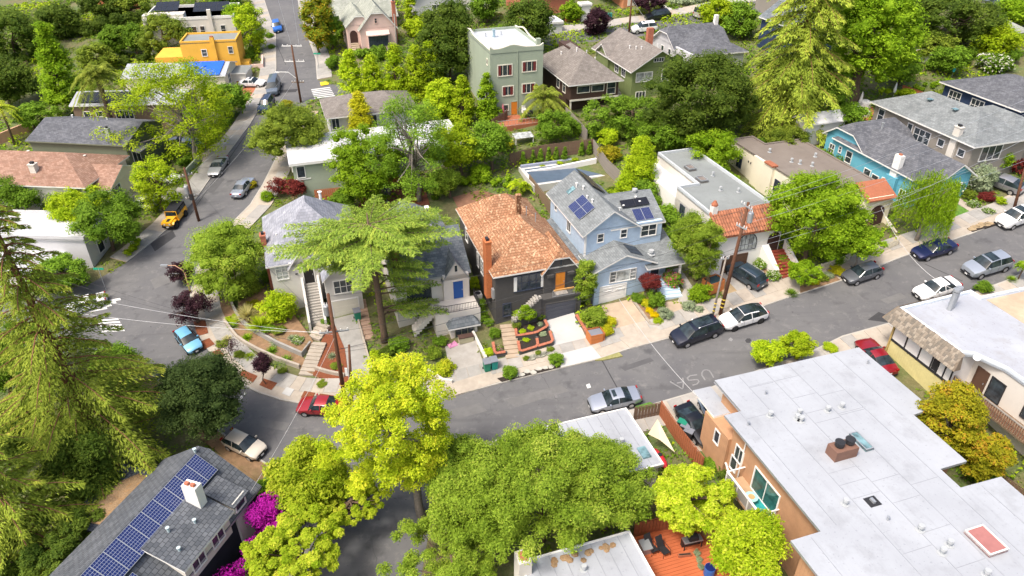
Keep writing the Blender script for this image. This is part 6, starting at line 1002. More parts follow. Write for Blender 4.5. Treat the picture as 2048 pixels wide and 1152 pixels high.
# ---------------------------------------------------------------- trees (base pixel, crown centre pixel, crown radii in pixels)
TR = [
 ('leafy_tree', 'tall bright green tree at far left above the palm', (118, 232), (110, 128), (46, 82), L_BRIGHT, dict(n=10000, leaf=.42, nc=60, shape='cone')),
 ('spreading_tree', 'sparse lime green street tree with pale branches over tarp house', (392, 322), (368, 222), (102, 104), L_LIME, dict(n=17000, leaf=.34, nc=110, core=False, rcf=.16, bark=BARKG, trunk=.28)),
 ('lime_tree', 'lime yellow young tree above the yellow off road car', (328, 420), (312, 360), (50, 52), L_LIME, dict(n=5500, leaf=.3, nc=50, core=False, rcf=.22)),
 ('garden_tree', 'green shrubby tree left of the yellow off road car', (228, 500), (215, 440), (78, 55), L_GREEN, dict(n=9000, leaf=.3)),
 ('garden_tree', 'olive green tree beside the terracotta house', (150, 470), (150, 415), (60, 45), L_LIME, dict(n=7000, leaf=.3)),
 ('garden_tree', 'dense green tree in front of terracotta house at left edge', (60, 450), (55, 385), (70, 48), L_GREEN, dict(n=8000, leaf=.3)),
 ('dark_tree', 'dark green tree at the top left corner', (30, 120), (30, 70), (62, 58), L_DARK, dict(n=7000, leaf=.45)),
 ('dark_tree', 'dark tree beside top left lawn', (115, 75), (118, 38), (46, 42), L_DARK, dict(n=5000, leaf=.45)),
 ('olive_tree', 'grey green oak in front of yellow building', (330, 115), (326, 68), (46, 48), L_OLIVE, dict(n=6000, leaf=.4)),
 ('garden_tree', 'small green tree behind palm', (228, 115), (228, 80), (28, 30), L_GREEN, dict(n=3500, leaf=.4)),
 ('garden_tree', 'rounded green tree between palm and grey oak', (275, 112), (273, 78), (28, 28), L_GREEN, dict(n=3500, leaf=.4)),
 ('birch_tree', 'weeping pale green birch beside yellow building', (505, 105), (500, 58), (36, 46), L_LIME, dict(n=5000, leaf=.4, core=False, rcf=.25, bark=BARKG)),
 ('garden_tree', 'bright green tree left of the far street', (475, 75), (473, 35), (28, 30), L_BRIGHT, dict(n=3500, leaf=.42)),
 ('garden_tree', 'green tree by white car in brick driveway', (455, 235), (458, 195), (38, 30), L_GREEN, dict(n=4500, leaf=.36)),
 ('autumn_tree', 'rust and green street tree beside far road', (638, 108), (632, 48), (36, 54), [L_RUST, L_GREEN], dict(n=7000, leaf=.42, tipmat=.35)),
 ('juniper_tree', 'spiky juniper at left of the juniper row', (705, 200), (702, 150), (37, 50), L_LIME, dict(n=4200, leaf=.34, shape='cone')),
 ('juniper_tree', 'spiky juniper second from left in the juniper row', (748, 200), (746, 155), (40, 48), L_LIME, dict(n=4200, leaf=.34, shape='cone')),
 ('juniper_tree', 'spiky juniper in the middle of the juniper row', (792, 198), (790, 145), (37, 55), L_LIME, dict(n=4200, leaf=.34, shape='cone')),
 ('juniper_tree', 'spiky juniper right of middle in the juniper row', (832, 195), (830, 145), (35, 52), L_LIME, dict(n=4200, leaf=.34, shape='cone')),
 ('juniper_tree', 'spiky juniper at right end of the juniper row', (862, 185), (860, 135), (32, 50), L_LIME, dict(n=4200, leaf=.34, shape='cone')),
 ('dense_tree', 'large dark green tree left of mint green building', (900, 165), (896, 92), (62, 76), L_DARK, dict(n=12000, leaf=.42, nc=60)),
 ('dense_tree', 'dark green tree behind mint green building', (1062, 105), (1058, 45), (52, 52), L_DARK, dict(n=8000, leaf=.45)),
 ('purple_tree', 'dark purple plum tree on the far pavement', (1196, 68), (1195, 42), (26, 26), L_PURPLE, dict(n=3500, leaf=.4)),
 ('purple_tree', 'purple tree at top edge beyond black car', (1300, 30), (1296, 6), (34, 16), L_PURPLE, dict(n=2500, leaf=.42)),
 ('dense_tree', 'huge dark green rounded tree behind Spanish house', (1415, 290), (1412, 196), (108, 92), L_DARK, dict(n=20000, leaf=.36, nc=90, rcf=.27)),
 ('garden_tree', 'bright green tree behind grey flat roof', (1435, 352), (1430, 302), (50, 44), L_BRIGHT, dict(n=7000, leaf=.3)),
 ('garden_tree', 'green tree below the tall redwood', (1635, 245), (1630, 185), (60, 60), L_GREEN, dict(n=9000, leaf=.34)),
 ('tall_tree', 'tall bright green tree with bare leaning trunk in upper right', (1700, 208), (1742, 78), (98, 100), L_BRIGHT, dict(n=17000, leaf=.4, nc=90, rcf=.26, trunk=.7, bark=BARK)),
 ('dense_tree', 'broad dark green tree at the top right', (1912, 90), (1908, 40), (92, 52), L_DARK, dict(n=12000, leaf=.42, nc=70)),
 ('garden_tree', 'lime green tree near right top edge', (2000, 115), (1998, 85), (46, 40), L_LIME, dict(n=6000, leaf=.4)),
 ('garden_tree', 'bright green tree at top right corner', (2035, 45), (2040, 18), (40, 30), L_BRIGHT, dict(n=4500, leaf=.42)),
 ('garden_tree', 'green garden tree below the leaning trunk tree', (1800, 170), (1800, 135), (40, 36), L_GREEN, dict(n=5000, leaf=.36)),
 ('garden_tree', 'yellow green tree beside far parked van', (1430, 60), (1435, 28), (40, 34), L_LIME, dict(n=5000, leaf=.42)),
 ('cypress_tree', 'green conical conifer beside the pool', (1283, 402), (1280, 335), (54, 68), L_LIME, dict(n=15000, leaf=.26, nc=120, rcf=.28, shape='cone')),
 ('garden_tree', 'wide green tree in front of brown shingled house', (1268, 255), (1262, 228), (78, 32), L_GREEN, dict(n=9000, leaf=.32, nc=60)),
 ('garden_tree', 'dense green tree behind the cypress beside huge dark tree', (1345, 305), (1330, 270), (55, 38), L_GREEN, dict(n=6000, leaf=.32)),
 ('garden_tree', 'green orange tree on terrace beyond the pool fence', (1108, 285), (1107, 256), (42, 30), L_GREEN, dict(n=6000, leaf=.28)),
 ('lacy_tree', 'pale trunked light green tree in front of white roof', (838, 402), (822, 285), (86, 100), L_GREEN, dict(n=12000, leaf=.28, nc=110, core=False, rcf=.17, bark=BARKG, trunk=.3)),
 ('leafy_tree', 'bright green maple over the dining patio', (742, 405), (738, 335), (78, 62), L_BRIGHT, dict(n=12000, leaf=.3, nc=70, rcf=.28)),
 ('garden_tree', 'feathery lime tree beside red patio', (925, 355), (915, 300), (62, 50), L_LIME, dict(n=8000, leaf=.28)),
 ('bamboo_tree', 'yellow green bamboo clump left of mint building', (930, 250), (925, 200), (34, 48), L_LIME, dict(n=5000, leaf=.36, shape='cone')),
 ('bamboo_tree', 'bright bamboo clump against mint green building', (975, 245), (973, 195), (28, 48), L_BRIGHT, dict(n=5000, leaf=.36, shape='cone')),
 ('bamboo_tree', 'golden green bamboo behind white roofed house', (880, 245), (880, 205), (36, 42), L_LIME, dict(n=5000, leaf=.36)),
 ('golden_tree', 'golden yellow young tree before low taupe roof', (710, 290), (720, 228), (32, 44), L_GOLD, dict(n=5000, leaf=.32, shape='cone', rcf=.45)),
 ('garden_tree', 'green tree behind the orange roof', (985, 340), (975, 285), (44, 42), L_GREEN, dict(n=6000, leaf=.3)),
 ('olive_bush_tree', 'sprawling olive green bush tree at bend of side street', (590, 335), (588, 268), (74, 62), L_OLIVE, dict(n=13000, leaf=.28, nc=70)),
 ('corner_tree', 'large fine leaved green tree on the corner lot', (458, 590), (452, 510), (72, 80), L_OAK, dict(n=24000, leaf=.2, nc=80, rcf=.33)),
 ('purple_tree', 'purple leaved street tree beside light blue car', (398, 645), (382, 612), (38, 34), L_PURPLE, dict(n=5000, leaf=.2, core=False, rcf=.3)),
 ('purple_tree', 'purple leaved street tree below street lamp', (372, 566), (360, 545), (25, 22), L_PURPLE, dict(n=3500, leaf=.2, core=False, rcf=.3)),
 ('young_purple_tree', 'small purple tree in red mulch square', (531, 770), (524, 728), (20, 22), L_PURPLE, dict(n=2200, leaf=.18, core=False, trunk=.06)),
 ('young_purple_tree', 'thin bare branched purple sapling on the corner pavement', (462, 722), (462, 690), (24, 20), L_PURPLE, dict(n=350, leaf=.16, core=False, trunk=.05)),
 ('maple_tree', 'yellow green maple over the road junction', (846, 1032), (786, 850), (122, 138), L_YELLOW, dict(n=36000, leaf=.22, nc=190, core=False, rcf=.13, bark=BARKG, trunk=.34)),
 ('lower_maple_tree', 'bright yellow green tree beside the bougainvillea', (606, 1045), (620, 965), (78, 80), L_SPRING, dict(n=17000, leaf=.28, nc=80, rcf=.26)),
 ('lower_maple_tree', 'lime tree at the bottom edge left of side road', (605, 1185), (596, 1096), (98, 80), L_SPRING, dict(n=20000, leaf=.28, nc=90, rcf=.25)),
 ('lower_maple_tree', 'green lower tree crown joining the yellow maple over the side road', (648, 1072), (712, 1000), (56, 46), L_SPRING, dict(n=9000, leaf=.22, nc=60, core=False, rcf=.22)),
 ('oak_tree', 'oak with dense green crown at left of the foreground oaks', (950, 1075), (945, 975), (112, 98), L_OAK, dict(n=32000, leaf=.19, nc=100, rcf=.27)),
 ('oak_tree', 'largest dense green oak in middle of foreground', (1085, 1080), (1082, 965), (132, 118), L_OAK, dict(n=40000, leaf=.19, nc=120, rcf=.25)),
 ('oak_tree', 'dense green oak at right of the foreground oaks', (1210, 1060), (1205, 970), (108, 92), L_OAK, dict(n=28000, leaf=.19, nc=90, rcf=.27)),
 ('oak_tree', 'low green oak at the bottom edge beside side road', (930, 1190), (900, 1118), (112, 60), L_OAK, dict(n=17000, leaf=.19, nc=70, rcf=.3)),
 ('golden_round_tree', 'round yellow tipped tree above the orange deck', (1380, 1075), (1372, 998), (76, 64), [L_LIME, L_TIP], dict(n=20000, leaf=.24, nc=80, rcf=.3, tipmat=.45)),
 ('golden_round_tree', 'round yellow green tree right of the orange deck', (1512, 1180), (1503, 1082), (76, 78), [L_LIME, L_TIP], dict(n=22000, leaf=.24, nc=80, rcf=.3, tipmat=.25)),
 ('rusty_maple_tree', 'rust tinged maple between the two flat roofs', (1895, 915), (1900, 848), (64, 80), L_RUST, dict(n=15000, leaf=.26, nc=90, core=False, rcf=.24, bark=BARKG)),
 ('rusty_maple_tree', 'second rust green maple below the wooden balcony', (1965, 965), (1966, 912), (44, 48), L_RUST, dict(n=8000, leaf=.26, nc=60, core=False, rcf=.26)),
 ('lemon_tree', 'left lemon tree above big flat roof', (1535, 735), (1535, 705), (34, 28), L_LIME, dict(n=5500, leaf=.2)),
 ('lemon_tree', 'right lemon tree above big flat roof', (1595, 720), (1594, 690), (32, 27), L_LIME, dict(n=5500, leaf=.2)),
 ('dark_round_tree', 'dark glossy round tree beside the solar house', (412, 880), (402, 785), (86, 84), L_VDARK, dict(n=26000, leaf=.2, nc=90, rcf=.3)),
 ('big_street_tree', 'large bright green tree between Spanish and cream houses', (1605, 522), (1640, 432), (94, 92), L_BRIGHT, dict(n=26000, leaf=.24, nc=110, rcf=.26, trunk=.3)),
 ('young_maple_tree', 'young green street tree beside grey hatchback', (1704, 545), (1724, 482), (46, 34), L_BRIGHT, dict(n=6000, leaf=.24, core=False, rcf=.32, trunk=.1, bark=BARKG)),
 ('young_maple_tree', 'small bright tree on verge left of grey hatchback', (1612, 575), (1606, 545), (38, 26), L_BRIGHT, dict(n=4500, leaf=.22, core=False, rcf=.32, trunk=.07)),
 ('clipped_tree', 'clipped green tree against left of Spanish house', (1392, 560), (1383, 472), (44, 44), L_OAK, dict(n=12000, leaf=.18, nc=50)),
 ('clipped_tree', 'taller olive clipped tree in front of Spanish house', (1412, 585), (1406, 510), (32, 52), L_OAK, dict(n=11000, leaf=.18, nc=50)),
 ('redbud_tree', 'dark red japanese maple in front of pale blue house', (1302, 595), (1300, 566), (24, 22), L_MAPLE, dict(n=3000, leaf=.18, core=False, rcf=.34, trunk=.05)),
 ('maple_tree', 'red maple behind corner house roof', (590, 405), (592, 376), (24, 20), L_MAPLE, dict(n=2600, leaf=.24, core=False, rcf=.34, trunk=.06)),
 ('maple_tree', 'small red maple beside the far kerb', (558, 395), (556, 372), (18, 18), L_MAPLE, dict(n=1600, leaf=.24, core=False, rcf=.34, trunk=.06)),
 ('small_garden_tree', 'small bright green tree in charcoal house bed', (1058, 655), (1056, 626), (19, 17), L_BRIGHT, dict(n=2000, leaf=.18, core=False, rcf=.36, trunk=.05, bark=BARKG)),
 ('tall_street_tree', 'slim green street tree in front of taupe house garage', (2018, 345), (2006, 318), (18, 20), L_BRIGHT, dict(n=2200, leaf=.24, core=False, trunk=.06, bark=BARKG)),
 ('vine_tree', 'tall green vine clad shrub tree between charcoal and blue houses', (1178, 612), (1172, 560), (24, 48), L_OAK, dict(n=7000, leaf=.18)),
 ('vine_tree', 'bright green shrub tree against blue house side wall', (1165, 550), (1162, 520), (20, 20), L_BRIGHT, dict(n=3000, leaf=.2)),
 ('shade_tree', 'green tree in gap behind cream and turquoise houses', (1585, 300), (1575, 275), (42, 28), L_OLIVE, dict(n=5000, leaf=.28)),
 ('shade_tree', 'dark green undergrowth tree by the near redwood trunk', (150, 1040), (160, 930), (70, 80), L_DARK, dict(n=12000, leaf=.25)),
 ('shade_tree', 'dark green tree below the porch of solar house', (110, 1180), (110, 1090), (90, 70), L_DARK, dict(n=12000, leaf=.25)),
 ('shade_tree', 'green tree behind the near redwood at left edge', (20, 800), (20, 720), (80, 70), L_GREEN, dict(n=10000, leaf=.26)),
 ('shade_tree', 'green tree over the left street behind redwood', (130, 590), (120, 545), (60, 42), L_GREEN, dict(n=7000, leaf=.28)),
 ('shade_tree', 'green tree across left street beside crosswalk', (235, 790), (230, 735), (50, 48), L_GREEN, dict(n=7000, leaf=.26)),
 ('far_tree', 'dark green tree behind upper left hedge', (200, 45), (205, 12), (48, 30), L_DARK, dict(n=5000, leaf=.5)),
 ('far_tree', 'olive tree at top left beside red fence', (262, 35), (262, 8), (36, 24), L_OLIVE, dict(n=4000, leaf=.5)),
 ('far_tree', 'dark tree at left edge above terrace wall', (20, 215), (15, 165), (50, 45), L_DARK, dict(n=6000, leaf=.42)),
 ('far_tree', 'green tree between bright tall tree and palm', (165, 225), (165, 190), (34, 34), L_GREEN, dict(n=4500, leaf=.4)),
 ('far_tree', 'green shrub tree at left edge below palm', (70, 265), (68, 232), (40, 28), L_GREEN, dict(n=4500, leaf=.38)),
 ('far_tree', 'bushy green tree beside tarp roof house', (205, 145), (195, 118), (34, 28), L_OLIVE, dict(n=4000, leaf=.42)),
 ('far_tree', 'dark green tree at top of far street left side', (455, 20), (452, -5), (30, 28), L_GREEN, dict(n=3500, leaf=.5)),
 ('far_tree', 'green tree beside rust street tree', (665, 100), (665, 62), (22, 34), L_GREEN, dict(n=3500, leaf=.42)),
 ('far_tree', 'yellow green conifer right of pink cottage', (820, 70), (822, 25), (20, 45), L_LIME, dict(n=4000, leaf=.42, shape='cone')),
 ('far_tree', 'green tree between red tile house and mint building', (975, 45), (972, 12), (30, 30), L_GREEN, dict(n=3500, leaf=.5)),
 ('far_tree', 'green tree beyond the terracotta garage', (1240, 0), (1240, -22), (50, 24), L_GREEN, dict(n=4000, leaf=.5)),
 ('far_tree', 'bright tree left of terracotta garage on far pavement', (1145, 42), (1145, 22), (26, 18), L_BRIGHT, dict(n=3000, leaf=.45)),
 ('far_tree', 'green tree behind dark roof house chimney', (1480, 75), (1478, 42), (34, 32), L_GREEN, dict(n=4500, leaf=.42)),
 ('far_tree', 'dark tree behind navy gabled house', (1655, 60), (1660, 20), (40, 40), L_DARK, dict(n=5000, leaf=.45)),
 ('far_tree', 'green tree beside the garden sheds at upper right', (1870, 120), (1868, 90), (34, 28), L_OLIVE, dict(n=4000, leaf=.4)),
 ('far_tree', 'green tree right of taupe house ridge', (1890, 150), (1895, 120), (30, 26), L_GREEN, dict(n=4000, leaf=.38)),
 ('far_tree', 'dark green tree behind turquoise house lean to', (1700, 262), (1690, 235), (42, 30), L_GREEN, dict(n=5000, leaf=.34)),
 ('far_tree', 'green shrub tree between flat roof and cypress', (1318, 392), (1322, 372), (14, 24), L_DARK, dict(n=2000, leaf=.24)),
 ('far_tree', 'leafy tree behind corner house and sage house', (690, 425), (688, 398), (24, 22), L_GREEN, dict(n=3000, leaf=.26)),
 ('far_tree', 'green tree behind pale house with cedar', (900, 395), (895, 365), (34, 30), L_OAK, dict(n=5000, leaf=.24)),
 ('far_tree', 'dark green tree left of the near redwood trunk', (40, 940), (40, 860), (70, 70), L_DARK, dict(n=10000, leaf=.25)),
 ('far_tree', 'green tree below the near redwood at left edge', (240, 870), (245, 810), (46, 52), L_GREEN, dict(n=7000, leaf=.24)),
]
for nm, lab, b, c, r, m, kw in TR: tree(nm, lab, b, c, r, m, **kw)
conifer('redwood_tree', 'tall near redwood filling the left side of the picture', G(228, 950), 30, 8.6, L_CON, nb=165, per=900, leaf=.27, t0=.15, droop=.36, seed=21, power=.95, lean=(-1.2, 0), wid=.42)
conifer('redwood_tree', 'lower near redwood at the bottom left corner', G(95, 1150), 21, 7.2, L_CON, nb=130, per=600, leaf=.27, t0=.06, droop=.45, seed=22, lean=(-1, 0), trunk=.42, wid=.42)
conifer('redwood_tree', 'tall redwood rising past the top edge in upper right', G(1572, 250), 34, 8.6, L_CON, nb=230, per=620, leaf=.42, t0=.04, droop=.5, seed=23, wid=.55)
# the flat-topped cedar
rng = np.random.default_rng(31); b = G(770, 682); ct = thing('cedar_tree', 'flat topped spreading cedar in front of pale houses', 'tree', b)
Hc = hgt(b, 752, 425); mb = MB(); mb.tube([(0, 0, -.3), (0, 0, 1), (-.15, 0, Hc*.45), (-.3, .1, Hc*.8), (-.3, .1, Hc)], [.5, .36, .30, .22, .05], 9); P = []; N = []; TG = []; TI = []
for i in range(150):
    h = (.66, .73, .81, .89, .97)[i % 5]+rng.normal()*.012 if i < 104 else rng.uniform(.2, .6); a = i*2.39996+rng.normal()*.3; rt = math.cos(a)
    if (h < .86 and math.sin(a) < -.35) or (i >= 104 and rt < -.2) or rng.random() < .22: continue
    L = 9.6*(1-abs(h-.82)*1.7)*rng.uniform(.55, 1.05) if h > .6 else rng.uniform(2.4, 4.6)*(1.45 if rt > .1 else .7)
    L = max(L, 1.2); dh = np.array([math.cos(a), math.sin(a), 0]); sd = np.array([-math.sin(a), math.cos(a), 0]); o = np.array([-.3*h, .1*h, h*Hc*.93]); rise = .10 if h > .6 else .0; dr = rng.uniform(.06, .16)
    cur = lambda s: o+dh*(s*L)+np.array([0, 0, 1])*(s*L*rise-dr*s*s*L)
    mb.tube([cur(s) for s in (0, .3, .65, .95)], [.10, .07, .045, .02], 5, cap=False)
    for s in np.arange(.05 if h > .78 else .28, 1.02, .42/L):
        for g in (-1, 1):
            w = L*.30*(1.15-s)*rng.uniform(.6, 1.2)+.3; m = int(w*46)+4; q = rng.random(m); la = rng.normal(size=m)*.10
            p = cur(s)[None]+(sd*g*.82+dh*.55)[None]*(q*w)[:, None]+dh[None]*la[:, None]; p[:, 2] += rng.normal(size=m)*.05-.10*q*q*w; P.append(p)
            TG.append((sd*g*.7+dh*.6)[None]+rng.normal(size=(m, 3))*.35+np.array([0, 0, -.15])); N.append(np.array([0, 0, 1.])+rng.normal(size=(m, 3))*.3); TI.append(rng.normal(.45, .12)+rng.normal(size=m)*.15+.18*q)
P = np.concatenate(P); put('crown', leafmesh('crown', P, np.concatenate(N), .26*rng.uniform(.6, 1.3, len(P)), np.concatenate(TI), L_CEDAR, rng, aspect=.34, tang=np.concatenate(TG)), ct); mb.build('trunk', BARK, ct, smooth=True)
# weeping tree
rng = np.random.default_rng(33); b = G(1832, 482); wt = thing('weeping_tree', 'weeping green pepper tree beside the dark blue sedan', 'tree', b); mb = MB(); mb.tube([(0, 0, -.3), (.1, 0, 1.6), (.3, .2, 3.2)], [.26, .2, .14], 8); P = []; TI = []; TG = []
top = hgt(b, 1850, 338)
for i in range(420):
    a = rng.uniform(0, 6.283); r = 2.6*math.sqrt(rng.random())*(1+.25*math.sin(3*a)); z0 = top-.16*r*r-rng.random()*2.6; L = rng.uniform(1.5, 4.6); k = int(L*17); s = np.linspace(0, 1, k)
    p = np.stack([np.cos(a)*r*(1+.12*s)+rng.normal(size=k)*.10+.4, np.sin(a)*r*(1+.12*s)+rng.normal(size=k)*.10+.3, np.maximum(z0-L*s, .3)], -1); P.append(p); TI.append(rng.normal(.5, .15)+rng.normal(size=k)*.12); TG.append(np.stack([rng.normal(size=k)*.35, rng.normal(size=k)*.35, -1+0*s], -1))
    if i % 12 == 0: mb.tube([(.2, .1, 2.6), (math.cos(a)*r*.6+.3, math.sin(a)*r*.6+.2, z0*.85), (math.cos(a)*r+.4, math.sin(a)*r+.3, z0)], [.08, .05, .02], 5)
P = np.concatenate(P); put('crown', leafmesh('crown', P, unit(rng, len(P)), .26, np.concatenate(TI), L_BRIGHT, rng, aspect=.35, tang=np.concatenate(TG)), wt); mb.build('trunk', BARKG, wt, smooth=True)
palm('date_palm', 'tall feathery palm behind the dark roofs at left', UV(-25.9, 123.4), hgt(UV(-25.9, 123.4), 205, 150), 60, 4.7, seed=4, trunk=.36, width=.75)
palm('date_palm', 'short palm in front of mint green building', (1087, 236), hgt(G(1087, 236), 1086, 196), 54, 4.2, seed=5, trunk=.34, width=.7)
palm('tree_fern', 'lime green tree fern behind the pool corner', (1040, 388), 1.4, 22, 1.9, L_LIME, .12, 6, .5); palm('cordyline', 'spiky cordyline palm beside silver crossover', (2035, 560), 1.9, 30, .8, L_BRIGHT, .07, 7, .35)
palm('yellow_palm', 'yellowing palm at left picture edge above terrace wall', (30, 290), hgt(G(30, 290), 20, 212), 26, 2.6, L_TIP, .16, 8, .5)
# ---------------------------------------------------------------- hedges and shrubs
def hl(px): return [G(x, y) for x, y in px]
hedge('long green hedge between Spanish and cream houses', [UV(51.0, v) for v in (60, 66, 71, 76.5)], 1.7, 2.9, L_BRIGHT, leaf=.24); hedge('trimmed dark hedge above the palm at upper left', hl([(150, 75), (220, 62), (290, 50)]), 3.2, 3.0, L_DARK, leaf=.4)
hedge('dark shrubs along left wall of Spanish house', [UV(40.0, v) for v in (63, 67, 71, 75)], 2.2, 4.2, L_GREEN, leaf=.24); hedge('clipped hedge in front of navy house', hl([(1920, 205), (1975, 228), (2048, 262)]), 1.6, 1.6, L_BRIGHT, leaf=.26); hedge('yellow tipped hedge behind taupe house garden', hl([(1755, 195), (1800, 200), (1850, 212)]), 1.2, 1.8, L_LIME, leaf=.26); hedge('leafy hedge behind the cream house', hl([(1500, 300), (1560, 302), (1640, 320), (1670, 345)]), 1.7, 1.8, L_GREEN, leaf=.28)
hedge('green hedge along the side street left verge', hl([(285, 480), (272, 500), (255, 512)]), .9, 1.0, L_LIME, leaf=.2); hedge('shrubs along wall right of dark blue sedan tree', hl([(1690, 300), (1640, 285), (1590, 270)]), 2.0, 1.6, L_LIME, leaf=.3); hedge('dark ivy bank under the huge dark tree', hl([(1240, 275), (1310, 300), (1370, 320)]), 2.6, 2.0, L_DARK, leaf=.3)
hedge('magenta bougainvillea beside solar house', [UV(-16.4+x*math.cos(R(54))+1.9*math.sin(R(54)), 30.5+x*math.sin(R(54))-1.9*math.cos(R(54))) for x in (6, 9, 12, 16)], 2.4, 6.3, L_MAG, n=11000, leaf=.2, name='bougainvillea', cat='bougainvillea'); hedge('green bougainvillea foliage under magenta flowers', [UV(-16.4+x*math.cos(R(54))+2.4*math.sin(R(54)), 30.5+x*math.sin(R(54))-2.4*math.cos(R(54))) for x in (7, 10, 14)], 1.8, 3.6, L_GREEN, n=4000, leaf=.22, name='bougainvillea', cat='shrub')
hedge('ivy and ferns below redwood trunk', hl([(240, 960), (200, 1000), (120, 1040)]), 2.6, 1.5, L_DARK, leaf=.26); hedge('green shrubs beside rust maples between flat roofs', hl([(1845, 830), (1890, 900), (1960, 960), (2030, 1010)]), 2.0, 1.4, L_GREEN, leaf=.24); hedge('green shrubs under the foreground oaks', hl([(900, 1060), (1000, 1075)]), 2.4, 1.6, L_DARK, leaf=.24)
hedge('back garden shrubs behind the charcoal house', hl([(905, 375), (960, 365), (1010, 372)]), 1.8, 1.3, L_BRIGHT, leaf=.22); hedge('garden shrubs between mint building and pool fence', hl([(1120, 262), (1190, 275), (1235, 285)]), 2.2, 1.8, L_GREEN, leaf=.28); hedge('bank of shrubs above the far pavement', hl([(1345, 14), (1400, 4), (1440, -6)]), 3.0, 1.4, L_SAGE, leaf=.4); hedge('green bank left of far street', hl([(490, 135), (510, 95), (520, 60)]), 2.2, 1.3, L_GREEN, leaf=.32)
hedge('shrub mass beside pink cottage', hl([(655, 150), (672, 128), (715, 118), (760, 116), (800, 115)]), 3.0, 1.8, L_GREEN, leaf=.36); hedge('shrub mass right of pink cottage chimney', hl([(800, 90), (830, 75), (850, 60)]), 4.0, 3.0, L_LIME, leaf=.4); hedge('garden greenery behind grey oak at upper left', hl([(170, 140), (240, 130), (330, 118)]), 3.0, 1.6, L_DARK, leaf=.36); hedge('shrubs along the upper right garden', hl([(1830, 140), (1880, 130), (1950, 120), (2020, 125)]), 3.0, 1.8, L_GREEN, leaf=.34); hedge('low garden plants beside the upper right deck', hl([(1820, 185), (1860, 175), (1900, 165)]), 2.6, .8, L_BRIGHT, leaf=.28)
hedge('shrubs below dark sage house balcony', hl([(255, 420), (240, 445), (200, 470)]), 2.0, 1.2, L_GREEN, leaf=.26); hedge('green planting left of side street pavement', hl([(365, 335), (400, 305), (440, 262), (470, 232)]), 2.2, 1.2, L_GREEN, leaf=.28)
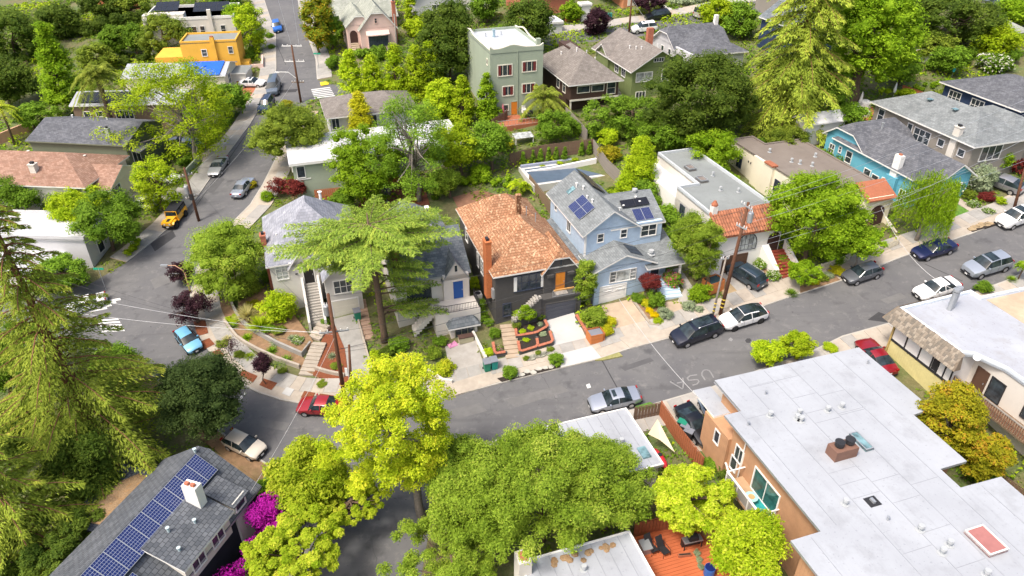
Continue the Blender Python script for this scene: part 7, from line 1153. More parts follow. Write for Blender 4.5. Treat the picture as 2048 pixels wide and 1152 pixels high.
SH = [('tuft', 'green grass clump at head of corner garden', 478, 605, 1.0, L_GREEN, .8), ('bush', 'rust groundcover below olive bush in corner garden', 510, 622, 1.0, L_RUST, .4), ('bush', 'lime groundcover between the curved walls', 470, 640, .9, L_LIME, .4), ('bush', 'green groundcover under fountain grass', 540, 668, .9, L_GREEN, .45), ('bush', 'olive groundcover at middle of inner terrace', 560, 672, .8, L_OLIVE, .45), ('flower', 'white flowered groundcover beside stone steps', 598, 690, .7, L_GREEN, .5), ('bush', 'green shrub below corner house window', 535, 560, 1.0, L_GREEN, .9), ('tuft', 'straw grass on pavement verge by corner', 455, 680, .8, L_STRAW, .6), ('tuft', 'green grass on verge below outer wall', 500, 715, .8, L_LIME, .6), ('bush', 'green verge planting below outer wall end', 530, 728, .7, L_OLIVE, .5), ('bush', 'shrub at foot of corner house stairs', 652, 650, .6, L_GREEN, .9), ('bush', 'red mulch bed shrub beside lower steps', 672, 735, .6, L_OLIVE, .6), ('bush', 'green shrub beside pale house stair', 845, 640, 1.0, L_GREEN, .9), ('bush', 'leafy shrub under cedar right side', 800, 700, 1.1, L_GREEN, .9), ('bush', 'dark shrub under cedar trunk', 775, 712, .9, L_DARK, .9), ('bush', 'lime shrub beside cedar trunk', 790, 735, .9, L_LIME, .8), ('bush', 'green shrub at pale house driveway edge', 868, 715, .9, L_OAK, .9), ('bush', 'tall green shrub beside charcoal side wall', 962, 640, .8, L_GREEN, 1.2), ('bush', 'trailing vine on charcoal terrace', 1062, 610, .5, L_LIME, .8), ('bush', 'green shrub by corner of blue garage', 1270, 598, .5, L_GREEN, 1.0), ('bush', 'shrub beside cream house steps', 1735, 470, 1.0, L_GREEN, .9), ('bush', 'green hedge shrub behind picket fence', 1665, 525, 1.2, L_GREEN, .8), ('bush', 'dark hedge shrub behind picket fence', 1685, 512, 1.1, L_DARK, .9), ('bush', 'shrub by red steps of Spanish house', 1560, 525, .9, L_GREEN, .9), ('fine', 'clipped round lime green bush in front of corner house', 566, 640, 2.2, L_LIME, 1.0), ('fine', 'olive brown rounded bush left of the clipped lime bush', 500, 595, 1.55, L_OLIVE, 1.15), ('tuft', 'pale fountain grass upper clump in corner garden', 497, 640, 1.7, L_STRAW, .8), ('tuft', 'green fountain grass lower clump in corner garden', 523, 662, 1.8, L_LIME, .75),
 ('rosette', 'green agave nearest outer curved wall', 467, 655, .85, L_BRIGHT, .7), ('rosette', 'green agave in middle of curved bed', 495, 678, .85, L_BRIGHT, .7), ('rosette', 'green agave beside garden steps', 545, 704, .85, L_GREEN, .7), ('rosette', 'lowest green agave by curved wall end', 573, 722, .85, L_GREEN, .7), ('rosette', 'blue grey agave on upper terrace', 552, 688, .9, L_SAGE, .7), ('rosette', 'small sage agave above steps', 585, 686, .6, L_SAGE, .8), ('rosette', 'sage agave right of garden steps', 665, 715, .7, L_SAGE, .8), ('bush', 'green groundcover clump at verge by corner', 446, 690, .7, L_OLIVE, .5), ('bush', 'second olive groundcover clump along wall', 480, 712, .7, L_OLIVE, .5), ('bush', 'low shrub in pavement bed beside steps', 565, 745, .5, L_OLIVE, .6), ('bush', 'dry low shrub in bed below power pole', 645, 770, .55, L_OLIVE, .5),
 ('flower', 'yellow bush beside pale terrace house driveway', 890, 745, 1.1, L_YELLOW, .9), ('bush', 'green strap leaf plants beside corner driveway', 752, 715, .7, L_LIME, .8), ('bush', 'green bush between driveways under cedar', 757, 745, .7, L_LIME, .7), ('bush', 'green shrub between pale and charcoal houses', 955, 620, .95, L_GREEN, 1.1), ('bush', 'yellow green shrub in gap beside charcoal house', 948, 575, .9, L_LIME, 1.0), ('bush', 'golden shrub behind the pale terrace house', 915, 480, 1.1, L_GOLD, 1.1), ('bush', 'flowering shrub left of tan steps', 990, 672, .75, L_GREEN, .9), ('bush', 'small green shrub at head of planter left of steps', 978, 650, .55, L_GREEN, .9), ('bush', 'planter plants beside teal bins', 977, 708, .6, L_LIME, .8), ('flower', 'purple flowered plants in brick planter', 1000, 700, .5, L_GREEN, .8),
 ('fine', 'clipped olive ball in charcoal house bed', 1034, 660, .55, L_OLIVE, .9), ('fine', 'dark clipped ball by garage', 1079, 645, .5, L_DARK, .9), ('bush', 'vine climbing the charcoal stair wall', 1036, 635, .85, L_OAK, 1.1), ('bush', 'pale green succulent row in upper bed', 1045, 672, .4, L_LIME, .6), ('bush', 'lime succulents at upper bed front', 1062, 664, .38, L_LIME, .6), ('bush', 'silver green plant at upper bed end', 1080, 657, .36, L_SAGE, .6), ('bush', 'succulents in left lower brick bed', 1052, 688, .38, L_LIME, .5), ('bush', 'succulents in right lower brick bed', 1086, 676, .38, L_SAGE, .5), ('fine', 'clipped ball below the charcoal planter wall', 1053, 720, .38, L_OLIVE, .9), ('fine', 'second clipped ball below the planter wall', 1076, 710, .38, L_OLIVE, .9), ('fine', 'clipped ball nearest white driveway', 1102, 702, .38, L_OLIVE, .9),
 ('bush', 'round green shrub at left end of dark kerb bed', 1020, 752, .85, L_GREEN, 1.0), ('bush', 'round green shrub at right end of dark kerb bed', 1112, 728, .80, L_GREEN, 1.0), ('bush', 'bronze green bush beside white driveway', 1187, 650, 1.35, L_OAK, 1.0), ('bush', 'yellow shrub beside redwood bin box', 1213, 668, .8, L_GOLD, .9), ('bush', 'second yellow shrub beside tan driveway', 1220, 650, .7, L_GOLD, .9), ('bush', 'green shrub behind bronze bush', 1172, 640, .7, L_BRIGHT, .9),
 ('bush', 'green shrub at head of blue house bed', 1278, 604, .75, L_GREEN, .9), ('bush', 'yellow green shrub in blue house bed', 1292, 612, .6, L_GOLD, .9), ('bush', 'leafy shrub by the blue steps', 1312, 612, 1.0, L_GREEN, 1.3), ('bush', 'bright yellow shrub in blue house bed', 1299, 625, .5, L_YFLOW, .8), ('bush', 'lower yellow shrub in blue house bed', 1309, 635, .5, L_YFLOW, .8), ('fine', 'grey green ball shrub at blue house path', 1328, 632, .8, L_SAGE, .9), ('bush', 'grassy plants at front of blue house bed', 1315, 645, .6, L_LIME, .6), ('flower', 'pink flowering azalea beside blue house porch', 1342, 572, 1.25, L_GREEN, 1.0), ('bush', 'green layered shrub beside redwood planter box', 1397, 600, 1.15, L_BRIGHT, 1.25), ('bush', 'sage shrub at foot of blue house path', 1376, 618, .75, L_SAGE, .9), ('bush', 'low silver plant beside pavement near power pole', 1398, 622, .5, L_SAGE, .7), ('tuft', 'spiky plant behind redwood planter', 1392, 555, .8, L_GREEN, 1.0),
 ('flower', 'rose bush beside dark teal suv', 1520, 535, .9, L_GREEN, .9), ('flower', 'white rose bush at end of Spanish house bed', 1545, 558, .85, L_GREEN, .8), ('bush', 'orange flowered shrub in Spanish house bed', 1505, 520, .8, L_OLIVE, .9), ('tuft', 'grass clump on kerb beside Spanish driveway', 1582, 590, .9, L_GREEN, .8), ('bush', 'yellow shrub on verge behind grey hatchback', 1672, 548, .85, L_GOLD, .7), ('bush', 'olive shrub on verge near young street tree', 1643, 560, .7, L_OLIVE, .8), ('bush', 'sage shrub on verge beside yellow shrub', 1656, 555, .6, L_SAGE, .8), ('bush', 'small golden shrub at verge left end', 1628, 570, .55, L_GOLD, .8), ('bush', 'brown dead topiary ball by cream house porch', 1716, 465, 1.25, L_BROWN, 1.0),
 ('fine', 'tall clipped variegated topiary before taupe house', 1958, 378, 1.75, L_SAGE, 1.3), ('flower', 'white rose bush beside weeping tree', 1902, 385, 1.5, L_GREEN, 1.0), ('bush', 'maroon barberry bush beside topiary', 1972, 400, 1.0, L_MAPLE, .7), ('flower', 'white flowers along taupe house path', 1945, 412, .8, L_GREEN, .7), ('bush', 'green shrub beside silver suv driveway', 2000, 408, .7, L_LIME, .8), ('flower', 'white daisies at garden edge by pavement', 1975, 425, .7, L_GREEN, .6), ('bush', 'green hedge shrub in front of taupe house', 1935, 395, .9, L_OLIVE, .8), ('bush', 'maroon shrub at right edge above silver suv', 2035, 345, 1.3, L_MAPLE, .9), ('bush', 'green shrub below taupe garage', 1905, 372, .9, L_OLIVE, 1.0),
 ('bush', 'green shrubs on mansard building front edge', 1965, 582, 1.0, L_GREEN, .8), ('tuft', 'spiky plant at kerb beside mansard building', 2022, 562, .7, L_BRIGHT, .9), ('flower', 'white flowering shrub at upper right garden', 1985, 140, 2.6, L_GREEN, .8), ('fine', 'bright round bush behind charcoal house', 960, 360, 1.7, L_BRIGHT, .95), ('flower', 'magenta bush in front of tall redwood', 1567, 178, 1.3, L_GREEN, 1.0), ('bush', 'round shrub by far street kerb', 540, 75, .9, L_GREEN, .8), ('bush', 'second round shrub by far street kerb', 543, 97, .9, L_GREEN, .7), ('bush', 'yellow bush left of pink cottage', 680, 75, 1.6, L_YFLOW, 1.4), ('bush', 'pale yellow bush at foot of pink cottage steps', 708, 108, 1.0, L_GOLD, .8), ('flower', 'pink flowering bush below pink cottage window', 755, 92, 1.5, L_OLIVE, .9), ('bush', 'yellow flowered shrub right of pink cottage', 785, 78, 1.1, L_YFLOW, 1.0), ('bush', 'orange shrub by side street bend', 500, 375, 1.0, L_RUST, .8), ('bush', 'orange leaved shrub behind the big white roof', 575, 215, 1.2, L_RUST, .8), ('fine', 'round green shrub on corner of side street', 535, 400, 1.0, L_BRIGHT, .9), ('bush', 'rust red shrub between charcoal and blue houses', 1108, 455, .9, L_ORANGE, .8), ('bush', 'golden bamboo shrub beside terrace stair', 1008, 300, 1.6, L_GOLD, 1.1), ('bush', 'banana like lime plant behind pool fence', 1215, 290, 1.5, L_LIME, 1.1), ('bush', 'orange tinged shrub behind pool fence', 1218, 320, 1.6, L_RUST, 1.0), ('bush', 'dark shrubs beside black car driveway', 1420, 935, .9, L_GREEN, .7), ('bush', 'weeds at fence end by brown wall', 1450, 955, .9, L_DARK, .9), ('bush', 'green shrub under big flat roof corner', 1890, 990, 1.0, L_LIME, .8), ('bush', 'green plant beside red parked car', 1660, 700, .8, L_LIME, .6), ('bush', 'cedar seedling shrub behind pale driveway', 880, 690, .8, L_GREEN, .8), ('bush', 'green shrub beside solar house chimney wall', 530, 985, 1.0, L_GREEN, .9), ('bush', 'lime shrub at right of pool corner', 1222, 390, .8, L_DARK, 1.1)]
for k, lab, x, y, r, m, hz in SH: shrub(k, lab, x, y, r, m, hz, flower={'pink': L_PINK, 'magenta': L_MAG, 'purple': L_MAG, 'rose': L_PINK}.get(next((w for w in ('pink', 'magenta', 'purple') if w in lab), ''), L_YELLOW if 'yellow' in lab else L_WHITEF))
for i, (x, y) in enumerate([(1046, 330), (1066, 326), (1081, 323), (1097, 321), (1112, 320), (1129, 319), (1163, 311), (1178, 308)]): shrub('cone', 'small columnar cypress along the pool fence, %s in the row' % ORD[i], x, y, .85, L_GREEN, 1.0, name='cypress_shrub', group='cypress row along the pool fence')
for i, (x, y) in enumerate([(1048, 340), (1062, 338), (1084, 334), (1120, 328), (1150, 322)]): shrub('bush', 'low lime mound before the cypress row, %s' % ORD[i], x, y, .5, L_LIME, .6, group='lime mounds before the cypress row')

# ---------------------------------------------------------------- ground cover over the unpaved ground
def inside(P, poly):
    x, y = P[:, 0], P[:, 1]; r = np.zeros(len(P), bool); n = len(poly)
    for i in range(n):
        x0, y0 = poly[i]; x1, y1 = poly[i-1]
        if y0 == y1: continue
        r ^= ((y0 > y) != (y1 > y)) & (x < (x1-x0)*(y-y0)/(y1-y0)+x0)
    return r
rng = np.random.default_rng(77); gx, gy = np.meshgrid(np.arange(-125, 125, 1.15), np.arange(24, 185, 1.15)); P = np.stack([gx.ravel(), gy.ravel()], -1)+rng.normal(size=(gx.size, 2))*.35
P = P[(np.abs(P[:, 0]) < P[:, 1]*.80+12)]
bad = np.zeros(len(P), bool)
EXCL += [[XY(28.4, 79.2), XY(41, 79.2), XY(41, 87), XY(28.4, 87)]]
for poly in EXCL:
    a = np.array(poly); m = (P[:, 0] > a[:, 0].min()-.1) & (P[:, 0] < a[:, 0].max()+.1) & (P[:, 1] > a[:, 1].min()-.1) & (P[:, 1] < a[:, 1].max()+.1)
    if m.any(): bad[np.where(m)[0][inside(P[m], poly)]] = True
P = P[~bad]
f1 = np.sin(P[:, 0]*.31+1.3*np.sin(P[:, 1]*.17))+np.cos(P[:, 1]*.27+1.1*np.sin(P[:, 0]*.21)); f2 = np.sin(P[:, 0]*.9+2*np.sin(P[:, 1]*.5))+np.cos(P[:, 1]*1.1+P[:, 0]*.3)
keep = f1+.6*f2 > -1.25; P, f1, f2 = P[keep], f1[keep], f2[keep]; hh = np.clip(.35+.28*f1+.22*f2+rng.normal(size=len(P))*.15, .12, 1.25); k = np.repeat(np.arange(len(P)), 14); e = unit(rng, len(k)); e[:, 2] = np.abs(e[:, 2])
c = np.stack([P[:, 0], P[:, 1], SX*P[:, 0]+SY*P[:, 1]], -1); p = c[k]+e*np.stack([.75+0*hh[k], .75+0*hh[k], hh[k]], -1)*rng.uniform(.7, 1.05, len(k))[:, None]
g = (f1[k]+rng.normal(size=len(k))*.5); mi = np.where(g > 1.0, 1, np.where(g < -.5, 2, 0)); far = c[k][:, 1]
me = leafmesh('ground_cover', p, e*.6+[0, 0, .8]+rng.normal(size=(len(k), 3))*.3, (.24+.0018*far)*rng.uniform(.7, 1.3, len(k)), rng.normal(.45, .2, len(k)), [L_GREEN, L_LIME, L_OLIVE], rng, midx=mi)
tag(put('ground_cover', me), 'low green ground cover and weeds filling the gardens', 'ground cover', None, 'stuff')
# ---------------------------------------------------------------- parked cars (front end pixel, rear end pixel on the ground)
def PT(n, c, m=.25): return carpaint(n, c, m)
DK = PT('paint_dark_navy', (.008, .011, .026)); WH = PT('paint_white', (.80, .80, .80), 0); SV = PT('paint_silver', (.42, .43, .45), .5); GR = PT('paint_grey', (.14, .15, .17), .4)
car('sedan', 'dark red sedan parked below the leaning power poles', (597, 818), (697, 822), PT('paint_red', (.33, .012, .018)))
car('sedan', 'silver sedan with sunroof behind the small flat roof', (1181, 818), (1277, 797), PT('paint_silver_blue', (.36, .39, .45), .5), roofglass=(.45, .52, .40))
car('minivan', 'dark navy minivan with chrome window trim', (1343, 690), (1440, 656), DK, rails=1, roofglass=(.42, .80, .52))
car('cross', 'white electric crossover with black roof', (1442, 656), (1528, 630), WH, rim=RIMD, roofglass=(.42, .80, .62))
car('suv', 'dark teal suv in the Spanish house driveway', (1463, 541), (1518, 577), PT('paint_teal', (.035, .06, .085), .3), rails=1)
car('hatch', 'grey hatchback below the young street tree', (1683, 568), (1760, 543), GR)
car('sedan', 'dark blue sedan parked under the weeping tree', (1821, 519), (1909, 494), PT('paint_deep_blue', (.008, .014, .07)))
car('suv', 'white suv with sunroof at the right edge', (1984, 461), (2074, 428), WH, roofglass=(.45, .64, .55))
car('suv', 'silver suv with large sunroof across from dark blue sedan', (1922, 555), (2017, 527), PT('paint_silver_pale', (.40, .44, .50), .5), roofglass=(.43, .62, .60), k=1.04)
car('sedan', 'white car half hidden behind the mansard roof', (1820, 602), (1920, 570), WH, roofglass=(.70, .76, .6))
car('cross', 'silver crossover parked in the taupe house driveway', (1968, 362), (2036, 388), PT('paint_warm_silver', (.30, .30, .32), .5))
car('coupe', 'glossy black coupe in the driveway by tan siding', (1415, 890), (1365, 824), PT('paint_black', (.006, .006, .008)))
car('hatch', 'pale blue car nose beside the black coupe', (1443, 862), (1412, 806), PT('paint_pale_blue', (.25, .36, .52), .3))
car('coupe', 'dark red car beside the yellow siding wall', (1727, 694), (1772, 750), PT('paint_red_dark', (.28, .01, .02)))
car('hatch', 'cream hatchback on the verge beside the solar house', (535, 918), (452, 878), PT('paint_cream', (.62, .56, .47), 0), k=1.03)
car('hatch', 'light blue hatchback parked at the corner kerb', (402, 714), (360, 664), PT('paint_light_blue', (.16, .42, .62), .2))
jeep('yellow boxy off road car with black soft top', (333, 470), (371, 420), PT('paint_yellow', (.75, .38, .01), 0), M('soft_top', (.015, .016, .02), .7, .15))
car('coupe', 'silver coupe facing downhill on the left kerb', (426, 360), (452, 320), SV); car('sedan', 'pale blue grey sedan facing uphill on the right kerb', (503, 362), (474, 401), PT('paint_blue_grey', (.36, .40, .48), .5))
car('coupe', 'white sports car in driveway below the lime tree', (258, 408), (322, 416), WH); car('sedan', 'white car half hidden behind the lime tree', (372, 370), (296, 352), WH); car('suv', 'navy suv behind the grey van', (522, 238), (548, 196), PT('paint_navy_suv', (.02, .04, .09), .3), rails=1)
car('van', 'slate grey van parked on far left kerb', (544, 204), (556, 160), PT('paint_slate', (.11, .14, .18), .3)); car('sedan', 'white sedan in the brick driveway beside grey van', (530, 172), (483, 172), WH, roofglass=(.46, .56, .4)); car('suv', 'bright blue suv coming down the far street', (560, 76), (552, 44), PT('paint_bright_blue', (.015, .13, .50), .2), k=.96)
car('suv', 'white suv parked behind the green house roof', (1264, 66), (1312, 60), WH, roofglass=(.45, .52, .35)); car('suv', 'black boxy suv on the far kerb', (1293, 42), (1338, 35), PT('paint_black2', (.008, .01, .015))); car('van', 'beige van beside the yellow green tree at top', (1425, 25), (1398, 36), PT('paint_beige', (.42, .40, .36), .2)); car('sedan', 'blue car in the driveway below sparse street tree', (375, 288), (405, 300), PT('paint_mid_blue', (.03, .09, .22), .3)); car('sedan', 'silver car in carport beside blue car', (330, 296), (372, 290), SV)
car('sedan', 'blue grey car at the top right corner', (2022, 32), (2058, 48), GR); car('sedan', 'white car on left street behind the redwood', (150, 625), (200, 608), WH); car('sedan', 'dark grey car at the upper right edge of picture', (1975, 8), (2004, 20), GR)
# ---------------------------------------------------------------- poles, lamps, wires
def pole(label, base, top, r=.17, arms=(), trans=None, bands=True, mat=POLE, name='utility_pole', topz=None):
    b = G(*base); H = hgt(b, *top) if topz is None else topz; d = ray(*top); t = math.hypot(b.x, b.y)/math.hypot(d.x, d.y); x = t*d.x-b.x; y = t*d.y-b.y; x = max(-.9, min(.9, x)); y = max(-.6, min(.6, y))
    o = thing(name, label, 'pole', b); f = lambda h: Vector((x*h/H, y*h/H, h)); 
    MB().tube([f(-.3), f(H*.5), f(H)], [r*1.15, r, r*.75], 10).build('shaft', mat, o, smooth=True)
    for h, L, ang, m in arms:
        c = f(H*h); e = Vector((math.cos(ang), math.sin(ang), 0)); a = MB(); s = e.cross(Vector((0, 0, 1)))*.06; a.obox(c-e*L/2-s+Vector((0, 0, -.06))-s*2, e*L, s*2, (0, 0, .12)); cr = a.build('crossarm', m, o)
        for q in (-.46, -.22, .22, .46): p = c+e*L*q-s*2; MB().tube([p+Vector((0, 0, .06)), p+Vector((0, 0, .26))], [.035, .06], 7).build('insulator', WHITE, cr)
    if trans:
        h, ang = trans; c = f(H*h)+Vector((math.cos(ang), math.sin(ang), 0))*.5; tr = MB().tube([c, c+Vector((0, 0, .1)), c+Vector((0, 0, 1.0)), c+Vector((0, 0, 1.1))], [.22, .27, .27, .2], 14).build('transformer', GREYM, o, smooth=False)
        for q in (-.1, .1): MB().tube([c+Vector((q, 0, 1.1)), c+Vector((q, 0, 1.35))], [.05, .03], 6).build('bushing', WHITE, tr)
    if bands:
        for i in range(3): MB().tube([f(1.0+i*.45), f(1.12+i*.45)], r*1.16, 10, cap=False).build('marker_band', M('yellow_band', (.75, .55, .08)), o)
    return o, (lambda h: b+f(H*h))
pA, fA = pole('tall brown power pole with transformer above the red sedan', (690, 800), (656, 588), .19, [(.66, 2.6, .2, GREYM)], (.80, 2.6)); pA2, _ = pole('short dark power pole stub beside the red sedan', (704, 808), (698, 690), .14)
MB().box(-.12, .12, -.2, -.12, 3.6, 4.5).build('sign_tag', WHITE, pA2)
pB, fB = pole('tall brown power pole with transformer beside white electric crossover', (1440, 630), (1497, 405), .18, [(.97, 1.5, 2.0, GREYM), (.80, 1.2, 2.2, GREYM)], (.84, -.2)); pB2, fB2 = pole('thin grey pole beside the navy minivan', (1424, 638), (1452, 515), .11, [(.97, .9, .3, GREYM)], mat=GREYWOOD)
pC, fC = pole('power pole with two crossarms at the far junction', (602, 205), (583, 90), .17, [(.98, 3.2, 0, WHITE), (.72, 3.2, 0, WHITE), (.36, 2.0, 0, WOOD)], bands=False)
MB().tube([fC(.42)-pC.location, fC(.48)-pC.location+Vector((-1.2, -.2, .6)), fC(.5)-pC.location+Vector((-2.6, -.4, .5))], .06, 6).build('lamp_arm', WHITE, pC); c = fC(.5)-pC.location+Vector((-2.9, -.4, .45)); MB().box(c.x-.4, c.x+.3, c.y-.12, c.y+.12, c.z-.08, c.z+.08).build('lamp_head', WHITE, pC)
pD, fD = pole('dark power pole with transformer beside the yellow off road car', (398, 442), (368, 335), .17, [(.85, 1.6, .6, GREYWOOD), (.45, 1.6, .8, GREYWOOD)], (.52, 3.1), False); MB().box(-.3, .1, -.4, -.1, 3.2, 4.0).build('street_box', DARKM, pD)
pE, fE = pole('tall dark power pole by white suv on far street', (1258, 66), (1264, -12), .17, [], None, False); pF, fF = pole('brown pole at right edge behind white suv', (2026, 425), (2052, 330), .15, [], None, False); pG, fG = pole('weathered pole beside the pink cottage', (796, 112), (788, 28), .14, [], None, False, GREYWOOD)
b = G(381, 586); sl_ = thing('street_lamp', 'rusty street lamp leaning over the left junction', 'street lamp', b); H = hgt(b, 369, 540); MB().tube([(0, 0, 0), (0, 0, H-.5), (-.15, 0, H), (-.9, .1, H+.55), (-1.9, .2, H+.5)], [.1, .075, .06, .05, .045], 8).build('lamp_post', M('rusty_paint', (.52, .30, .19), .7, .2, 4), sl_, smooth=True); MB().box(-2.6, -1.8, .08, .32, H+.42, H+.58).build('lamp_head', GREYM, sl_)
def wire(label, a, b, sag=.6, r=.018, mat=None, n=14, name='overhead_wire'):
    a = Vector(a); b = Vector(b); pts = [a.lerp(b, i/n)-Vector((0, 0, sag*4*(i/n)*(1-i/n)))-a for i in range(n+1)]
    tag(MB().tube(pts, r*.85, 4).build(name, mat or DARKM, None, a), label, 'wire', 'overhead wires')
PALE = M('pale_cable', (.46, .46, .46), .6, .05); far_r = [G(2200, 130, 11.5), G(2200, 165, 10.5), G(2200, 195, 9.5), G(2200, 235, 8), G(2200, 262, 7.4)]
for i, (h, p) in enumerate(zip((.99, .96, .82, .62, .58), far_r)): wire('overhead wire number %s from top, right of tall pole' % ('one', 'two', 'three', 'four', 'five')[i], fB(h), p, .9, mat=GREYM)
far_l = [fA(.98), fA(.66), fA(.50), fA(.47)]
for i, (h, p) in enumerate(zip((.95, .80, .62, .58), far_l)): wire('overhead wire %s between the two transformer poles' % ('topmost', 'second from top', 'third from top', 'lowest')[i], fB(h), p, 1.2, mat=DARKM)
for i, (h, e) in enumerate(((.66, (-60, 590, 9.5)), (.64, (-60, 540, 9)), (.50, (-60, 500, 8)), (.48, (-60, 480, 7.6)))): wire('overhead wire %s running left from the transformer pole' % ('topmost', 'second', 'third', 'lowest')[i], fA(h), G(*e), 1.0, mat=GREYM if i < 2 else DARKM)
wire('pale cable from right pole to mansard roof', G(1762, 415, 8.0), Zp(1905, 578, 15.2), 1.2, .026, PALE); wire('pale cable from blue house to the apartment house', G(1238, 598, 4.5), Zp(1398, 796, 11.6), .5, .028, PALE); wire('pale service cable from far pole to white car kerb', fC(.45), fD(.35), .8, .02, PALE)
wire('pale cable crossing right garden to far pole', G(1762, 415, 8.0), far_r[2], .6, .025, GREYM); wire('dark service drop to charcoal house', fA(.5), Zp(1150, 560, 13.2), .6, .03); wire('service wire down to solar house', fA(.62), Zp(500, 985, 9.2), .5, .02, PALE); wire('wire over left junction to transformer pole by the yellow car', fD(.85), fA(.66), .8, .015); wire('wire from transformer pole by the yellow car to the far junction pole', fD(.83), fC(.72), 1.0, .016, GREYM); wire('left wire up the far street', fC(.98), G(540, -60, 9), .6, .016, GREYM); wire('right wire up the far street', fC(.98)+Vector((1.2, 0, 0)), G(575, -60, 9), .6, .016, GREYM); wire('guy wire beside far power pole', fE(.9), G(1278, 62), 0, .02, PALE); wire('slanting wire across the far street', fE(.9), G(1305, 62, 1.0), 0, .02, PALE)
# ---------------------------------------------------------------- fences and walls
def fence(label, px, h, mat, bw=.28, gap=.02, name='board_fence', cat='fence', cap=True, zoff=0, pmat=None, th=.03, tops=False):
    P = [G(x, y) for x, y in px]; o = thing(name, label, cat, P[0]); pm = pmat or mat
    for a, b in zip(P, P[1:]):
        d = b-a; L = math.hypot(d.x, d.y); n = max(int(L/(bw+gap)), 1); ang = math.atan2(d.y, d.x); st = L/n; k = (round(bw, 2), round(h, 2), mat.name, tops)
        def bm():
            m = MB(); m.box(-bw/2, bw/2, -th/2, th/2, .02, h)
            if tops: m.add([(-bw/2, -th/2, h), (bw/2, -th/2, h), (bw/2, th/2, h), (-bw/2, th/2, h), (0, 0, h+.07)], [(0, 1, 4), (1, 2, 4), (2, 3, 4), (3, 0, 4)])
            return m.mesh('board', mat)
        random.seed(n)
        for i in range(n): put('picket' if tops else 'board', cached(('bd',)+k, bm), o, a+d*((i+.5)/n)-P[0]+Vector((0, 0, zoff+random.uniform(-.02, .02))), (0, 0, ang))
        for i in range(max(int(L/2.4), 1)+1): q = a+d*(i/max(int(L/2.4), 1))-P[0]; put('post', cached(('fp', round(h, 2), pm.name), lambda: MB().box(-.05, .05, .03, .13, -.2, h+.05).mesh('post', pm)), o, q+Vector((0, 0, zoff)), (0, 0, ang))
        for z in ((.25*h, .8*h) if not cap else (.25*h, h+.02)):
            s = Vector((-d.y, d.x, 0)).normalized()*.05; MB().obox(a-P[0]+Vector((0, 0, z+zoff))+s*.4, d, s*.9, (0, 0, .07)).build('rail', pm, o)
    return o
PICK = M('cream_picket', (.66, .60, .46), .7, .08); BROWNF = M('brown_fence', (.15, .095, .065), .85, .25, 3)
fence('cream picket fence left of the young street tree', [(1640, 545), (1698, 522)], 1.0, PICK, .09, .09, 'picket_fence', cap=False, tops=True); fence('cream picket fence in front of the weeping tree', [(1745, 515), (1795, 492)], 1.05, PICK, .09, .09, 'picket_fence', cap=False, tops=True); fence('cream picket fence climbing beside cream house steps', [(1692, 478), (1712, 455)], 1.0, PICK, .09, .09, 'picket_fence', cap=False, tops=True)
fence('brown board fence behind the cypress row', [(1020, 334), (1080, 318), (1185, 305)], 1.9, BROWNF, .25); fence('weathered fence beside the pool', [(1185, 305), (1212, 345), (1240, 372)], 1.8, GREYWOOD, .25); fence('weathered fence between terrace and garden', [(1130, 238), (1158, 268), (1172, 285)], 1.8, GREYWOOD, .28); fence('dark fence below bamboo clumps', [(985, 262), (1010, 248), (1015, 240)], 1.7, BROWNF, .28)
fence('redwood fence along the driveway beside black coupe', [(1318, 832), (1350, 880), (1385, 925), (1400, 945)], 1.7, REDWOOD, .22); fence('brown fence at kerb side of sail shade yard', [(1268, 842), (1318, 832)], 1.5, BROWNF, .25); fence('redwood fence behind the barbecue', [(1268, 1078), (1385, 1050)], 1.7, REDWOOD, .25); fence('tan board fence right of the orange deck', [(1385, 1050), (1440, 1110), (1465, 1150)], 1.9, M('tan_board', (.36, .22, .12), .85, .25, 3), .25)
fence('red fence at the top left garden', [(190, 8), (240, 20), (280, 18)], 1.5, REDWOOD, .5); fence('dark fence along upper left garden', [(0, 172), (60, 138)], 1.6, BROWNF, .4); fence('redwood fence below sage house wall', [(632, 402), (682, 397)], 1.5, REDWOOD, .25); fence('red fence in upper right garden', [(1800, 192), (1862, 214)], 1.5, REDWOOD, .4); fence('redwood boundary fence under upper right tree', [(1830, 122), (1880, 96)], 1.6, REDWOOD, .5); fence('red brown fence on far pavement', [(1130, 45), (1185, 38)], 1.5, REDWOOD, .5); fence('brown fence behind charcoal house garden', [(1058, 372), (1088, 412), (1108, 440)], 1.6, WOOD, .25); fence('dark slatted fence between flat roofed buildings', [(1965, 960), (2050, 1020)], 1.5, BROWNF, .3)
def wallpx(label, px, h, mat, w=.22, name='retaining_wall', cap=None):
    P = [G(x, y) for x, y in px]; o = P[0].copy(); t = thing(name, label, 'wall', o); A = offs(P, w/2); B = offs(P, -w/2); mb = MB(); up = Vector((0, 0, h))
    for i in range(len(P)-1): mb.slab([A[i]+up-o, A[i+1]+up-o, B[i+1]+up-o, B[i]+up-o], h+.4)
    mb.build('wall', mat, t)
    if cap:
        A = offs(P, w/2+.05); B = offs(P, -w/2-.05); up = Vector((0, 0, h+.06)); k = 0
        Q = resample(P, .45) if cap is BRICK else P; A = offs(Q, w/2+.03); B = offs(Q, -w/2-.03)
        for i in range(len(Q)-1): e = (Q[i+1]-Q[i])*.03; MB().slab([A[i]+up+e-o, A[i+1]+up-e-o, B[i+1]+up-e-o, B[i]+up+e-o], .07).build('brick' if cap is BRICK else 'coping', cap, t)
    return t
